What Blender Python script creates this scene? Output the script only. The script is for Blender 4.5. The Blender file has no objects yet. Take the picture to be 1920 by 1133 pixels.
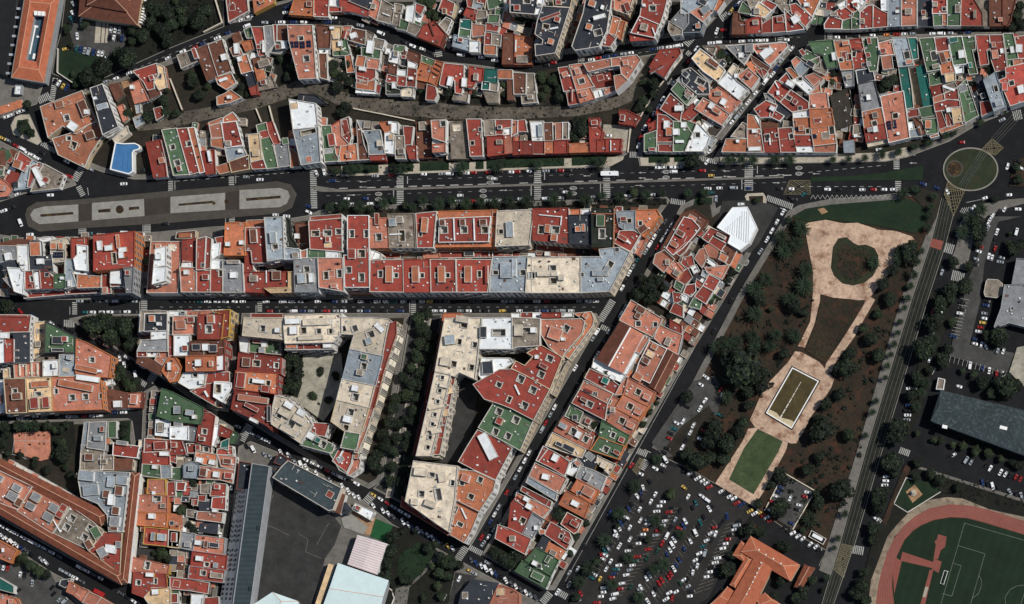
import bpy, math, random
from mathutils import Vector
from mathutils.geometry import tessellate_polygon

SC = bpy.context.scene
COL = SC.collection
S = 0.3                                   # metres per photo pixel on the ground
# ---------------------------------------------------------------- camera
CH = 2000.0                               # height of the aeroplane
CX, CY = 0.175 * CH, -0.155 * CH          # it flies a little to the south-east of the district
cd = bpy.data.cameras.new('camera')
cam = bpy.data.objects.new('camera', cd)
COL.objects.link(cam)
cam.location = (CX, CY, CH)
cam.rotation_euler = (0, 0, 0)            # film plane parallel to the ground, shifted lens
cd.sensor_width = 36.0
cd.lens = 36.0 * CH / (1920 * S)
cd.shift_x = -CX / (1920 * S)
cd.shift_y = -CY / (1920 * S)
cd.clip_start = 10.0
cd.clip_end = 8000.0
SC.camera = cam
# ---------------------------------------------------------------- light
SUN_AZ, SUN_EL = math.radians(76), math.radians(53)
world = bpy.data.worlds.new('World'); SC.world = world; world.use_nodes = True
nt = world.node_tree
bg = nt.nodes['Background']
sky = nt.nodes.new('ShaderNodeTexSky'); sky.sky_type = 'NISHITA'; sky.sun_disc = False
sky.sun_elevation = SUN_EL; sky.sun_rotation = SUN_AZ
sky.air_density = 1.0; sky.dust_density = 1.0
nt.links.new(sky.outputs[0], bg.inputs[0]); bg.inputs[1].default_value = 0.068
sd = bpy.data.lights.new('sun', 'SUN'); sd.energy = 3.8; sd.angle = math.radians(0.5); sd.color = (1.0, 0.955, 0.89)
so = bpy.data.objects.new('sun', sd); COL.objects.link(so)
so.rotation_euler = Vector((math.cos(SUN_EL) * math.sin(SUN_AZ), math.cos(SUN_EL) * math.cos(SUN_AZ), math.sin(SUN_EL))).to_track_quat('Z', 'Y').to_euler()
so.location = (400, 100, 500)
vs = SC.view_settings; vs.view_transform = 'Standard'; vs.look = 'None'; vs.exposure = 0.0; vs.gamma = 1.0; vs.use_curve_mapping = False
SC.cycles.max_bounces = 4; SC.cycles.diffuse_bounces = 2
random.seed(7)

# ---------------------------------------------------------------- helpers
def at(px, py, z=0.0):
    """photo pixel -> point at height z"""
    gx, gy = (px - 960.0) * S, (566.5 - py) * S
    k = (CH - z) / CH
    return (CX + (gx - CX) * k, CY + (gy - CY) * k)

def lin(c):
    return tuple(((v / 255) / 12.92 if v / 255 <= 0.04045 else ((v / 255 + 0.055) / 1.055) ** 2.4) for v in c)

MATS = {}
def mat(name, rgb, rough=0.85, amp=0.22, scale=0.25, fine=2.2, stain=0.0, stain_rgb=(40, 34, 28), bands=0.0, band_scale=2.0, band_rot=0.0, rand=0.10, metallic=0.0, spec=0.3):
    if name in MATS: return MATS[name]
    m = bpy.data.materials.new(name); m.use_nodes = True
    n, l = m.node_tree.nodes, m.node_tree.links
    b = n['Principled BSDF']; b.inputs['Roughness'].default_value = rough; b.inputs['Metallic'].default_value = metallic
    b.inputs['Specular IOR Level'].default_value = spec
    geo = n.new('ShaderNodeNewGeometry')
    c = lin(rgb)
    def noise(sc, det):
        t = n.new('ShaderNodeTexNoise'); t.inputs['Scale'].default_value = sc; t.inputs['Detail'].default_value = det
        t.inputs['Roughness'].default_value = 0.65
        l.new(geo.outputs['Position'], t.inputs['Vector']); return t.outputs['Fac']
    def math_(op, a, v):
        t = n.new('ShaderNodeMath'); t.operation = op
        for i, x in enumerate((a, v)):
            if isinstance(x, (int, float)): t.inputs[i].default_value = x
            else: l.new(x, t.inputs[i])
        return t.outputs[0]
    def rng(x, a, b_, lo=0.3, hi=0.7):
        t = n.new('ShaderNodeMapRange'); l.new(x, t.inputs[0])
        t.inputs[1].default_value = lo; t.inputs[2].default_value = hi; t.inputs[3].default_value = a; t.inputs[4].default_value = b_
        return t.outputs[0]
    f = math_('MULTIPLY', rng(noise(scale, 5), 1 - amp, 1 + amp), rng(noise(fine, 3), 1 - amp * 0.8, 1 + amp * 0.8))
    if rand:
        oi = n.new('ShaderNodeObjectInfo')
        f = math_('MULTIPLY', f, rng(oi.outputs['Random'], 1 - rand * 1.6, 1 + rand * 1.2, 0, 1))
    if bands:
        mp = n.new('ShaderNodeMapping'); mp.inputs['Rotation'].default_value = (0, 0, band_rot); l.new(geo.outputs['Position'], mp.inputs['Vector'])
        w = n.new('ShaderNodeTexWave'); w.inputs['Scale'].default_value = band_scale; w.inputs['Distortion'].default_value = 0.6
        l.new(mp.outputs[0], w.inputs['Vector'])
        f = math_('MULTIPLY', f, rng(w.outputs['Fac'], 1 - bands, 1 + bands * 0.6, 0, 1))
    v = n.new('ShaderNodeVectorMath'); v.operation = 'SCALE'; v.inputs[0].default_value = c; l.new(f, v.inputs['Scale'])
    out = v.outputs[0]
    if stain:
        x = n.new('ShaderNodeMix'); x.data_type = 'RGBA'
        l.new(rng(noise(scale * 0.7 + 0.11, 6), 0, stain, 0.5, 0.68), x.inputs[0])
        l.new(out, x.inputs[6]); x.inputs[7].default_value = (*lin(stain_rgb), 1); out = x.outputs[2]
    l.new(out, b.inputs['Base Color'])
    MATS[name] = m
    return m

class MB:
    """collects faces, links them as one mesh object"""
    def __init__(s): s.v, s.f, s.m, s.mats = [], [], [], []
    def mi(s, m):
        if m not in s.mats: s.mats.append(m)
        return s.mats.index(m)
    def face(s, pts, m):
        i = len(s.v); s.v.extend(pts); s.f.append(tuple(range(i, i + len(pts)))); s.m.append(s.mi(m))
    def prism(s, poly, z0, z1, m, mtop=None, bottom=False, top=True):
        n = len(poly); i = len(s.v)
        s.v.extend([(x, y, z0) for x, y in poly]); s.v.extend([(x, y, z1) for x, y in poly])
        k = s.mi(m)
        for a in range(n):
            b = (a + 1) % n
            s.f.append((i + a, i + b, i + n + b, i + n + a)); s.m.append(k)
        if top: s.f.append(tuple(range(i + n, i + 2 * n))); s.m.append(s.mi(mtop or m))
        if bottom: s.f.append(tuple(range(i + n - 1, i - 1, -1))); s.m.append(k)
    def ring(s, outer, inner, z0, z1, m):
        n = len(outer); i = len(s.v); k = s.mi(m)
        for P in (outer, inner):
            s.v.extend([(x, y, z0) for x, y in P]); s.v.extend([(x, y, z1) for x, y in P])
        for a in range(n):
            b = (a + 1) % n
            s.f += [(i + a, i + b, i + n + b, i + n + a), (i + 2 * n + b, i + 2 * n + a, i + 3 * n + a, i + 3 * n + b), (i + n + a, i + n + b, i + 3 * n + b, i + 3 * n + a)]
            s.m += [k, k, k]
    def box(s, c, d, m, ang=0.0, mtop=None):
        s.prism(rect(c[0], c[1], d[0], d[1], ang), c[2] - d[2] / 2, c[2] + d[2] / 2, m, mtop, bottom=True)
    def build(s, name, parent=None, off=(0, 0, 0), kind=None, label=None, smooth=False):
        if not s.f: return None
        me = bpy.data.meshes.new(name)
        me.from_pydata([(x - off[0], y - off[1], z - off[2]) for x, y, z in s.v], [], s.f)
        for m in s.mats: me.materials.append(m)
        if len(s.mats) > 1: me.polygons.foreach_set('material_index', s.m)
        me.update()
        o = bpy.data.objects.new(name, me); COL.objects.link(o)
        if parent is not None: o.parent = parent
        else: o.location = off
        if kind: o['kind'] = kind
        if label: o['label'] = label
        return o

def rect(cx, cy, w, h, ang=0.0):
    c, s_ = math.cos(ang), math.sin(ang)
    return [(cx + x * c - y * s_, cy + x * s_ + y * c) for x, y in ((-w / 2, -h / 2), (w / 2, -h / 2), (w / 2, h / 2), (-w / 2, h / 2))]

def area(p):
    return 0.5 * sum(p[i][0] * p[(i + 1) % len(p)][1] - p[(i + 1) % len(p)][0] * p[i][1] for i in range(len(p)))
def ccw(p): return p if area(p) > 0 else p[::-1]
def centroid(p): return (sum(x for x, y in p) / len(p), sum(y for x, y in p) / len(p))
def inset(p, d):
    """move every edge of a counter-clockwise polygon inward by d"""
    out = []; n = len(p)
    for i in range(n):
        a, b, c = Vector(p[i - 1]), Vector(p[i]), Vector(p[(i + 1) % n])
        e1, e2 = (b - a), (c - b)
        if e1.length < 1e-6 or e2.length < 1e-6: out.append(tuple(b)); continue
        e1.normalize(); e2.normalize()
        n1, n2 = Vector((-e1.y, e1.x)), Vector((-e2.y, e2.x))
        k = 1 + n1.dot(n2)
        v = (n1 + n2) / max(k, 0.35)
        out.append(tuple(b + v * d))
    return out
def inside(p, x, y):
    r = False; n = len(p)
    for i in range(n):
        x1, y1 = p[i]; x2, y2 = p[(i + 1) % n]
        if (y1 > y) != (y2 > y) and x < (x2 - x1) * (y - y1) / (y2 - y1) + x1: r = not r
    return r
def holed(mb, outer, holes, z, m):
    """flat face with holes"""
    if not holes: mb.face([(x, y, z) for x, y in outer], m); return
    loops = [[Vector((x, y, 0)) for x, y in outer]] + [[Vector((x, y, 0)) for x, y in h] for h in holes]
    pts = [q for L in loops for q in L]
    i0 = len(mb.v); mb.v.extend([(q.x, q.y, z) for q in pts]); k = mb.mi(m)
    for t in tessellate_polygon(loops):
        a, b, c = (pts[j] for j in t)
        if (b - a).cross(c - a).z < 0: t = (t[0], t[2], t[1])
        mb.f.append(tuple(i0 + j for j in t)); mb.m.append(k)

def empty(name, loc):
    o = bpy.data.objects.new(name, None); COL.objects.link(o); o.location = loc; o.empty_display_size = 0.5
    return o
def tag(o, label, cat, group=None, kind=None):
    o['label'] = label; o['category'] = cat
    if group: o['group'] = group
    if kind: o['kind'] = kind
    return o
ORD = ['', 'first', 'second', 'third', 'fourth', 'fifth', 'sixth', 'seventh', 'eighth', 'ninth', 'tenth', 'eleventh', 'twelfth', 'thirteenth', 'fourteenth', 'fifteenth', 'sixteenth', 'seventeenth', 'eighteenth', 'nineteenth', 'twentieth'] + [f'{n}th' if n % 10 not in (1, 2, 3) else f'{n}' + ['', 'st', 'nd', 'rd'][n % 10] for n in range(21, 150)]
DIRW = {'W': 'west', 'E': 'east', 'N': 'north', 'S': 'south'}
def px(ox, oy, seq):
    """zoom coordinates of one tile -> photo pixels"""
    return [(ox + a * 0.256, oy + b * 0.256) for a, b in zip(seq[0::2], seq[1::2])]

# ---------------------------------------------------------------- colours
CODE = {
    'r': ('rust red', (126, 57, 47)), 'R': ('bright red', (138, 61, 50)), 'o': ('orange', (170, 104, 74)), 'p': ('salmon pink', (168, 108, 88)),
    't': ('brown', (100, 64, 50)), 'g': ('green', (70, 94, 68)), 'G': ('dark olive', (38, 44, 36)), 'T': ('teal', (28, 92, 84)),
    'y': ('grey', (124, 126, 128)), 's': ('pale blue grey', (138, 148, 155)), 'b': ('beige', (196, 184, 164)), 'd': ('dark brown', (54, 49, 42)), 'a': ('terracotta', (148, 94, 70)), 'w': ('white', (214, 218, 219)),
    'k': ('charcoal', (44, 48, 55)), 'n': ('mottled concrete', (126, 116, 104)), 'c': ('cream yellow', (200, 172, 134)), 'C': ('coral', (184, 84, 72)), 'S': ('slate teal', (56, 68, 72))}
def roofmat(c):
    if c in 't': return mat('roof_brown_tile', CODE['t'][1], amp=0.3, stain=0.5, stain_rgb=(60, 34, 26), bands=0.12, band_scale=1.4)
    if c in 'n': return mat('roof_mottled', CODE['n'][1], amp=0.4, stain=0.7, stain_rgb=(60, 54, 46))
    if c in 'w': return mat('roof_white', CODE['w'][1], amp=0.1, stain=0.4, stain_rgb=(158, 154, 148), rand=0.05)
    return mat('roof_' + CODE[c][0].replace(' ', '_'), CODE[c][1], amp=0.24, fine=1.1, stain=0.6, stain_rgb=tuple(int(v * 0.55 + 36) for v in CODE[c][1]), rand=0.16)
WALL = {'w': (222, 222, 218), 'c': (196, 178, 148), 'p': (176, 120, 98), 'y': (150, 152, 154), 'o': (190, 118, 72), 'b': (204, 194, 176), 't': (112, 62, 50), 'r': (140, 62, 52), 'h': (186, 150, 74), 'k': (60, 60, 62)}
for _c in CODE: WALL.setdefault(_c, tuple(int(v * 0.9) for v in CODE[_c][1]))
def wallmat(c): return mat('wall_' + c, WALL[c], amp=0.12, stain=0.25, stain_rgb=tuple(int(v * 0.6) for v in WALL[c]), rand=0.05)
M_CAP = mat('parapet_white', (190, 185, 176), amp=0.14, stain=0.3, stain_rgb=(120, 112, 100), rand=0.08)
M_GLASS = mat('window_glass', (26, 32, 40), rough=0.15, amp=0.2, rand=0, spec=0.5)
M_WELLFLOOR = mat('patio_floor', (140, 138, 132), amp=0.3, rand=0)
M_METAL = mat('grey_metal', (150, 152, 154), rough=0.5, amp=0.1, rand=0)
M_WHITE = mat('white_fittings', (228, 228, 224), amp=0.05, rand=0)
M_PANEL = mat('solar_glass', (22, 30, 52), rough=0.2, amp=0.2, rand=0, spec=0.5)
# ---------------------------------------------------------------- ground, pavements, gardens
G_ASPH = mat('asphalt', (25, 26, 28), rough=0.9, amp=0.28, scale=0.09, fine=1.6, stain=0.5, stain_rgb=(38, 38, 39), rand=0.0, spec=0.2)
G_ASPH2 = mat('worn_asphalt', (52, 52, 51), rough=0.9, amp=0.3, scale=0.12, stain=0.5, stain_rgb=(38, 37, 36), rand=0.0, spec=0.2)
G_LOT = mat('car_park_grey', (68, 68, 66), rough=0.9, amp=0.3, scale=0.12, stain=0.6, stain_rgb=(46, 44, 42), rand=0.0, spec=0.2)
G_PAVE = mat('pavement', (104, 101, 95), amp=0.2, stain=0.5, stain_rgb=(72, 69, 64), rand=0.05)
G_LIGHT = mat('pale_pavement', (168, 160, 144), amp=0.16, stain=0.5, stain_rgb=(122, 114, 100), rand=0.04)
G_KERB = mat('kerb_stone', (128, 125, 117), amp=0.15, rand=0.0)
G_YARD = mat('yard_earth', (38, 33, 25), amp=0.5, scale=0.12, fine=0.9, stain=0.9, stain_rgb=(26, 32, 20), rand=0.0)
G_EARTH = mat('red_earth', (40, 33, 22), amp=0.5, scale=0.05, fine=0.7, stain=0.9, stain_rgb=(68, 41, 28), rand=0.0)
G_DARK = mat('dark_earth', (22, 22, 16), amp=0.5, scale=0.1, fine=0.9, stain=0.8, stain_rgb=(14, 20, 12), rand=0.0)  # dark soil colour, mottled at random
G_LAWN = mat('lawn_dark', (18, 38, 19), amp=0.35, scale=0.1, fine=1.2, stain=0.6, stain_rgb=(34, 44, 24), rand=0.0)
G_LAWN2 = mat('lawn_dry', (56, 70, 42), amp=0.3, scale=0.15, fine=1.2, stain=0.5, stain_rgb=(36, 48, 28), rand=0.0)
G_PITCH = mat('pitch_grass', (17, 36, 18), amp=0.3, scale=0.08, fine=1.0, stain=0.5, stain_rgb=(24, 38, 22), bands=0.12, band_scale=0.06, band_rot=0.3, rand=0.0)
G_RAVINE = mat('ravine_bed', (86, 80, 71), amp=0.45, scale=0.07, fine=0.7, stain=0.85, stain_rgb=(36, 34, 28), rand=0.0)
G_SAND = mat('pink_sand', (178, 152, 130), amp=0.24, scale=0.1, fine=0.8, stain=0.95, stain_rgb=(112, 76, 58), rand=0.0)
G_TRACK = mat('track_red', (126, 72, 62), amp=0.12, scale=0.05, stain=0.4, stain_rgb=(108, 62, 54), rand=0.0)
G_GRAV = mat('gravel', (150, 146, 132), amp=0.3, scale=0.15, fine=1.5, stain=0.5, stain_rgb=(92, 88, 76), rand=0.0)
G_PLAZA = mat('plaza_setts', (68, 64, 58), amp=0.2, stain=0.4, stain_rgb=(60, 55, 48), bands=0.12, band_scale=0.35, rand=0.0)
G_PANEL = mat('plaza_stone', (134, 133, 126), amp=0.16, stain=0.5, stain_rgb=(112, 110, 104), rand=0.0)
G_BED = mat('planter_soil', (42, 30, 20), amp=0.6, scale=0.4, fine=2.5, stain=0.8, stain_rgb=(92, 74, 34), rand=0.0)
G_TAN = mat('tan_ground', (150, 118, 88), amp=0.3, stain=0.6, stain_rgb=(100, 74, 56), rand=0.0)
P_WHITE = mat('road_paint', (160, 160, 155), amp=0.22, fine=1.6, rand=0.0, stain=0.5, stain_rgb=(110, 110, 108))
P_YELLOW = mat('yellow_paint', (118, 110, 84), amp=0.25, fine=1.6, rand=0.0, stain=0.5, stain_rgb=(100, 92, 66))

def Q(ox, oy, *v): return px(ox, oy, v)
def ground(name, m, pts, z, label, cat, kind='structure', zb=-0.05, world=False):
    P = ccw(pts if world else [at(x, y, 0) for x, y in pts])
    mb = MB(); mb.prism(P, zb, z, m)
    o = mb.build(name); return tag(o, label, cat, kind=kind)
_pz = [0]
PATCHES = []
def gz(x, y):
    return max([z for P, z in PATCHES if inside(P, x, y)] + [z for P, z in PADZ if inside(P, x, y)] + [0.0])
PADZ = []
def patch(name, m, pts, label, cat=None, world=False):
    _pz[0] += 1
    PATCHES.append((ccw(pts if world else [at(x, y) for x, y in pts]), 0.19 + 0.004 * _pz[0]))
    return ground(name, m, pts, PATCHES[-1][1], label, cat or name.replace('_', ' '), world=world)

base = MB(); base.face([(-2600, -2600, 0), (2600, -2600, 0), (2600, 2600, 0), (-2600, 2600, 0)], G_ASPH)
tag(base.build('street_asphalt'), 'dark asphalt of all the streets and junctions', 'street', kind='structure')

PADS = [
 ('pavement', 1, [(78, 199), (165, 166), (320, 112), (430, 64), (545, 46), (640, 48), (700, 70), (760, 95), (820, 115), (900, 123), (1000, 139), (1090, 124), (1200, 106), (1283, 93), (1200, 220), (1181, 240), (1176, 288), (1160, 300), (1140, 313), (900, 320), (760, 326), (640, 330), (610, 326), (600, 312), (560, 316), (450, 326), (330, 336), (250, 336), (190, 322), (158, 309), (95, 268)], 'kerbed pavement round the block with the dry ravine'),
 ('pavement', 1, [(-5, 440), (40, 446), (170, 444), (285, 436), (440, 424), (545, 410), (575, 405), (600, 395), (640, 386), (800, 383), (960, 379), (1250, 370), (1256, 376), (1235, 405), (1150, 552), (1130, 562), (700, 561), (280, 561), (60, 562), (20, 548), (-5, 535)], 'kerbed pavement round the long red roofed block'),
 ('pavement', 1, [(130, 598), (170, 590), (448, 588), (440, 700), (428, 772), (380, 765), (320, 720), (250, 675)], 'kerbed pavement round the dark tree square block'),
 ('pavement', 1, [(454, 588), (768, 588), (714, 903), (692, 916), (600, 872), (500, 812), (437, 772)], 'kerbed pavement round the gravel courtyard block'),
 ('pavement', 0, [(771, 589), (829, 589), (754, 944), (700, 916), (716, 903)], 'dark paved alley under two lines of trees'),
 ('pavement', 1, [(832, 588), (1118, 588), (1126, 603), (884, 1022), (868, 1017), (757, 946)], 'kerbed pavement round the beige and red block'),
 ('pavement', 1, [(1278, 385), (1300, 375), (1338, 368), (1342, 393), (1352, 386), (1400, 386), (1435, 388), (1455, 392), (1354, 568), (1278, 690), (1190, 842), (1040, 1106), (1018, 1106), (905, 1040), (960, 942), (1037, 805), (1162, 601)], 'kerbed pavement round the houses between two diagonal streets'),
 ('pavement', 0, [(448, 838), (470, 828), (520, 848), (540, 858), (640, 908), (737, 984), (870, 1056), (960, 1105), (1030, 1140), (418, 1140)], 'kerbed pavement round the school grounds'),
 ('pavement', 1, [(270, 735), (290, 724), (320, 735), (384, 766), (438, 803), (442, 830), (418, 1000), (404, 1140), (300, 1140), (255, 1112), (240, 1092), (266, 830)], 'kerbed pavement round the column of houses'),
 ('pavement', 1, [(-5, 600), (60, 598), (87, 606), (150, 640), (210, 685), (262, 716), (266, 735), (253, 768), (200, 773), (-5, 778)], 'kerbed pavement round the salmon roofed block'),
 ('pavement', 1, [(-5, 790), (240, 785), (248, 790), (258, 860), (235, 1085), (225, 1097), (100, 1030), (-5, 968)], 'kerbed pavement round the long brown tiled block'),
 ('pavement', 0, [(-5, 1010), (30, 1030), (95, 1072), (170, 1112), (220, 1140), (-5, 1140)], 'kerbed yard in the bottom left corner'),
 ('pavement', 1, [(-5, 262), (20, 275), (60, 292), (82, 306), (138, 337), (143, 347), (112, 357), (46, 363), (25, 370), (-5, 380)], 'kerbed pavement round the triangle west of the plaza'),
 ('pavement', 0, [(-5, -5), (110, -5), (82, 156), (69, 195), (-5, 223)], 'paved yard round the big orange tiled hall'),
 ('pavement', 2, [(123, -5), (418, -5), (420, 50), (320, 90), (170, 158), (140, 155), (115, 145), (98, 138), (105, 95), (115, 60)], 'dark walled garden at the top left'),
 ('pavement', 1, [(425, -5), (428, 44), (470, 38), (478, 22), (540, 4), (560, -5)], 'kerbed pavement round the brown court'),
 ('pavement', 1, [(540, 31), (640, 23), (691, 34), (758, 62), (829, 92), (838, 80), (868, -5), (570, -5)], 'kerbed pavement north of the curving street'),
 ('pavement', 1, [(848, 94), (870, 98), (960, 109), (1000, 111), (1052, 99), (1086, -5), (885, -5)], 'kerbed pavement round the first charcoal block'),
 ('pavement', 1, [(1073, 93), (1090, 99), (1160, 86), (1172, 60), (1197, -5), (1097, -5)], 'kerbed pavement round the second charcoal block'),
 ('pavement', 1, [(1180, 80), (1280, 67), (1315, 63), (1350, 25), (1378, -5), (1212, -5)], 'kerbed pavement round the red block at the top'),
 ('pavement', 1, [(1368, 66), (1500, 63), (1522, 48), (1557, -5), (1400, -5), (1372, 35)], 'kerbed pavement round the top triangle block'),
 ('pavement', 1, [(1545, 55), (1925, 50), (1925, -5), (1577, -5), (1560, 20)], 'kerbed pavement along the top right edge'),
 ('pavement', 1, [(1310, 87), (1470, 79), (1484, 88), (1480, 100), (1335, 285), (1320, 294), (1290, 311), (1200, 311), (1196, 290), (1206, 255), (1280, 147)], 'kerbed pavement round the triangle between two diagonals'),
 ('pavement', 1, [(1515, 84), (1530, 77), (1620, 69), (1780, 63), (1925, 60), (1925, 190), (1880, 215), (1835, 232), (1780, 265), (1700, 295), (1660, 303), (1349, 309), (1338, 300), (1346, 285)], 'kerbed pavement round the terraces north of the avenue'),
 ('park_ground', 3, [(1478, 396), (1500, 385), (1560, 373), (1640, 368), (1690, 362), (1735, 375), (1763, 387), (1743, 460), (1710, 560), (1624, 850), (1599, 945), (1560, 1080), (1536, 1060), (1549, 1032), (1470, 990), (1413, 950), (1341, 907), (1290, 878), (1245, 858), (1310, 790), (1345, 715), (1300, 724), (1385, 551)], 'reddish earth of the long park'),
 ('traffic_island', 4, Q(0, 0, 80, 920, 110, 860, 150, 842, 215, 840, 305, 1040, 275, 1062, 100, 985), 'kerbed triangular traffic island at the left edge'),
]
kerbs = MB()
for i, (nm, k, pts, lab) in enumerate(PADS):
    z = 0.12 + 0.002 * i
    ground(nm, {0: G_PAVE, 1: G_PAVE, 2: G_DARK, 3: G_EARTH, 4: G_LIGHT}[k], pts, z, lab, 'pavement' if k < 2 else nm.replace('_', ' '))
    P = ccw([at(x, y) for x, y in pts]); PADZ.append((P, z))
    kerbs.ring(inset(P, -0.16), inset(P, 0.16), -0.02, z + 0.025, G_KERB)
    if k == 1:
        PADZ.append((inset(P, 2.6), z + 0.03)); ground('yard', G_YARD, inset(P, 2.6), z + 0.03, 'earth and back gardens inside the block, ' + ' '.join(lab.split()[3:]), 'yard', world=True)
tag(kerbs.build('kerb'), 'pale kerb stones edging every pavement', 'kerb', kind='structure')

# --- ravine
patch('ravine_bed', G_RAVINE, [(250, 232), (330, 212), (400, 200), (450, 190), (500, 168), (560, 150), (600, 148), (640, 172), (680, 182), (740, 188), (860, 196), (940, 202), (1020, 200), (1090, 193), (1140, 182), (1175, 165), (1195, 132), (1205, 108), (1222, 106), (1210, 150), (1196, 185), (1150, 205), (1080, 218), (960, 224), (840, 224), (720, 214), (640, 200), (590, 175), (560, 178), (480, 205), (400, 222), (320, 240), (260, 246)], 'dry gravel bed of the winding ravine', 'ravine')
for (pts, nm) in [([(1000, 140), (1050, 130), (1065, 200), (1010, 200)], 0), ([(880, 180), (955, 170), (955, 195), (880, 195)], 0), (Q(320, 0, 560, 820, 870, 720, 890, 1000, 800, 1050, 560, 960), 1), (Q(320, 0, 760, 400, 890, 390, 930, 580, 790, 640), 0), (Q(320, 0, 70, 680, 170, 640, 200, 800, 100, 810), 1), (Q(960, 0, 900, 650, 1100, 500, 1180, 560, 940, 830, 870, 800), 0), (Q(960, 0, 180, 520, 340, 500, 400, 750, 190, 780), 1)]:
    patch('garden', G_DARK if nm == 0 else G_YARD, pts, f'overgrown garden plot beside the ravine near pixel column {int(pts[0][0] / 100)}', 'garden')
patch('concrete_yard', G_GRAV, Q(960, 0, 670, 912, 880, 922, 850, 1100, 805, 1110, 800, 1018, 660, 1018), 'pale concrete yard at the east end of the ravine', 'yard')
patch('yard_lane', G_TAN, Q(0, 0, 885, 600, 940, 590, 1010, 760, 1040, 860, 990, 870, 960, 800), 'pale sandy lane between two houses', 'lane')
patch('car_park', G_LOT, Q(0, 0, 560, 10, 590, 120, 700, 140, 930, 180, 920, 330, 800, 420, 540, 350, 500, 180), 'grey yard with parked cars by the brown tiled villa', 'car park')
patch('lawn', G_LAWN, Q(0, 0, 430, 375, 560, 380, 830, 440, 790, 530, 560, 625, 430, 540), 'dark lawn of the walled garden')
for a in ((705, 745), (752, 775), (782, 800)):
    patch('stone_ramp', G_LIGHT, Q(0, 0, a[0], 145, a[1], 145, a[1] - 12, 315, a[0] - 12, 315), f'pale stone ramp strip before the brown villa, {["western", "middle", "eastern"][[705, 752, 782].index(a[0])]} one', 'ramp')
patch('island_bed', G_LAWN, Q(0, 0, 120, 920, 130, 880, 200, 880, 260, 1000, 240, 1010, 130, 960), 'dark shrub bed on the triangular traffic island', 'flower bed')

# --- avenue
patch('promenade', G_LIGHT, [(640, 312), (760, 308), (960, 301), (1170, 294), (1168, 300), (1145, 312), (960, 319), (640, 331)], 'pale promenade along the north side of the avenue', 'promenade')
patch('promenade', G_LIGHT, [(1200, 296), (1290, 296), (1290, 310), (1202, 311)], 'short pale promenade between two diagonal streets', 'promenade')
patch('promenade', G_LIGHT, [(1350, 293), (1580, 289), (1660, 286), (1700, 276), (1704, 293), (1660, 302), (1352, 308)], 'pale promenade before the eastern terraces', 'promenade')
for i, (a, b) in enumerate([(642, 710), (728, 775), (787, 842), (866, 880), (892, 907), (912, 960), (960, 1058), (1072, 1140), (1216, 1256), (1264, 1288)]):
    f = lambda x: 331 - (x - 640) * 0.0365
    patch('verge', G_LAWN, [(a, f(a) - 20), (b, f(b) - 20), (b - (6 if b == 1140 else 0), f(b) - 4), (a, f(a) - 4)], f'dark grass verge on the north side of the avenue, {ORD[i + 1]} from the west', 'verge')
for i, (a, b) in enumerate([(640, 705), (745, 785), (800, 845), (860, 1000), (1016, 1060), (1075, 1105), (1120, 1145), (1150, 1176), (1186, 1250)]):
    f = lambda x: 387 - (x - 640) * 0.026
    patch('verge', G_DARK, [(a, f(a) + 1.5), (b, f(b) + 1.5), (b, f(b) + 13), (a, f(a) + 13)], f'dark planted verge on the south side of the avenue, {ORD[i + 1]} from the west', 'verge')
patch('verge', G_LAWN, Q(1280, 280, 95, 350, 215, 355, 215, 405, 80, 405), 'small square lawn at the head of the diagonal street', 'verge')
patch('median_strip', G_PAVE, [(584, 352), (596, 349), (640, 356), (960, 346), (1280, 336), (1470, 331), (1470, 334), (1280, 340), (960, 350), (640, 360), (600, 360)], 'narrow paved median of the avenue', 'median')
patch('median_lawn', G_LAWN, [(1520, 332), (1600, 330), (1660, 324), (1731, 311), (1730, 338), (1600, 339), (1520, 341)], 'grass median before the roundabout', 'median')
patch('corner_island', G_LIGHT, Q(1280, 280, 455, 345, 475, 325, 590, 320, 610, 350, 615, 400, 580, 412, 480, 408), 'kerbed pale corner island with a planter', 'island')
patch('planter_bed', G_BED, Q(1280, 280, 485, 345, 590, 342, 590, 395, 490, 398), 'dark planter bed on the corner island', 'flower bed')
patch('corner_plaza', G_ASPH2, Q(1280, 280, 290, 380, 470, 375, 640, 400, 700, 430, 560, 690, 500, 760, 420, 745, 250, 570), 'worn grey plaza round the white canopy', 'plaza')

# --- left plaza
def capsule(pts, lab): return pts
patch('plaza', G_PLAZA, Q(0, 280, 185, 480, 200, 430, 270, 388, 560, 370, 1250, 305, 1760, 265, 2030, 235, 2130, 258, 2175, 330, 2140, 430, 2060, 470, 1250, 540, 600, 580, 290, 605, 205, 565), 'long stone paved plaza island with rounded ends', 'plaza')
for i, q in enumerate([(578, 405, 672, 396, 672, 522, 578, 530), (1058, 365, 1247, 350, 1247, 470, 1060, 490), (1653, 320, 1752, 302, 1752, 440, 1653, 446)]):
    patch('plaza_paving', mat('dark_setts', (54, 49, 44), amp=.2, rand=0), Q(0, 280, *q), f'dark paved square between the plaza panels, {ORD[i + 1]} from the west', 'plaza paving')
for i, q in enumerate([(250, 440, 330, 420, 575, 405, 575, 530, 290, 550, 240, 520, 222, 480), (675, 395, 1055, 365, 1060, 490, 675, 522), (1250, 350, 1650, 320, 1650, 445, 1250, 470), (1755, 300, 2050, 285, 2110, 305, 2125, 350, 2100, 400, 2050, 425, 1755, 440)]):
    patch('plaza_panel', G_PANEL, Q(0, 280, *q), f'pale stone panel of the long plaza, {ORD[i + 1]} from the west', 'plaza panel')
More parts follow.
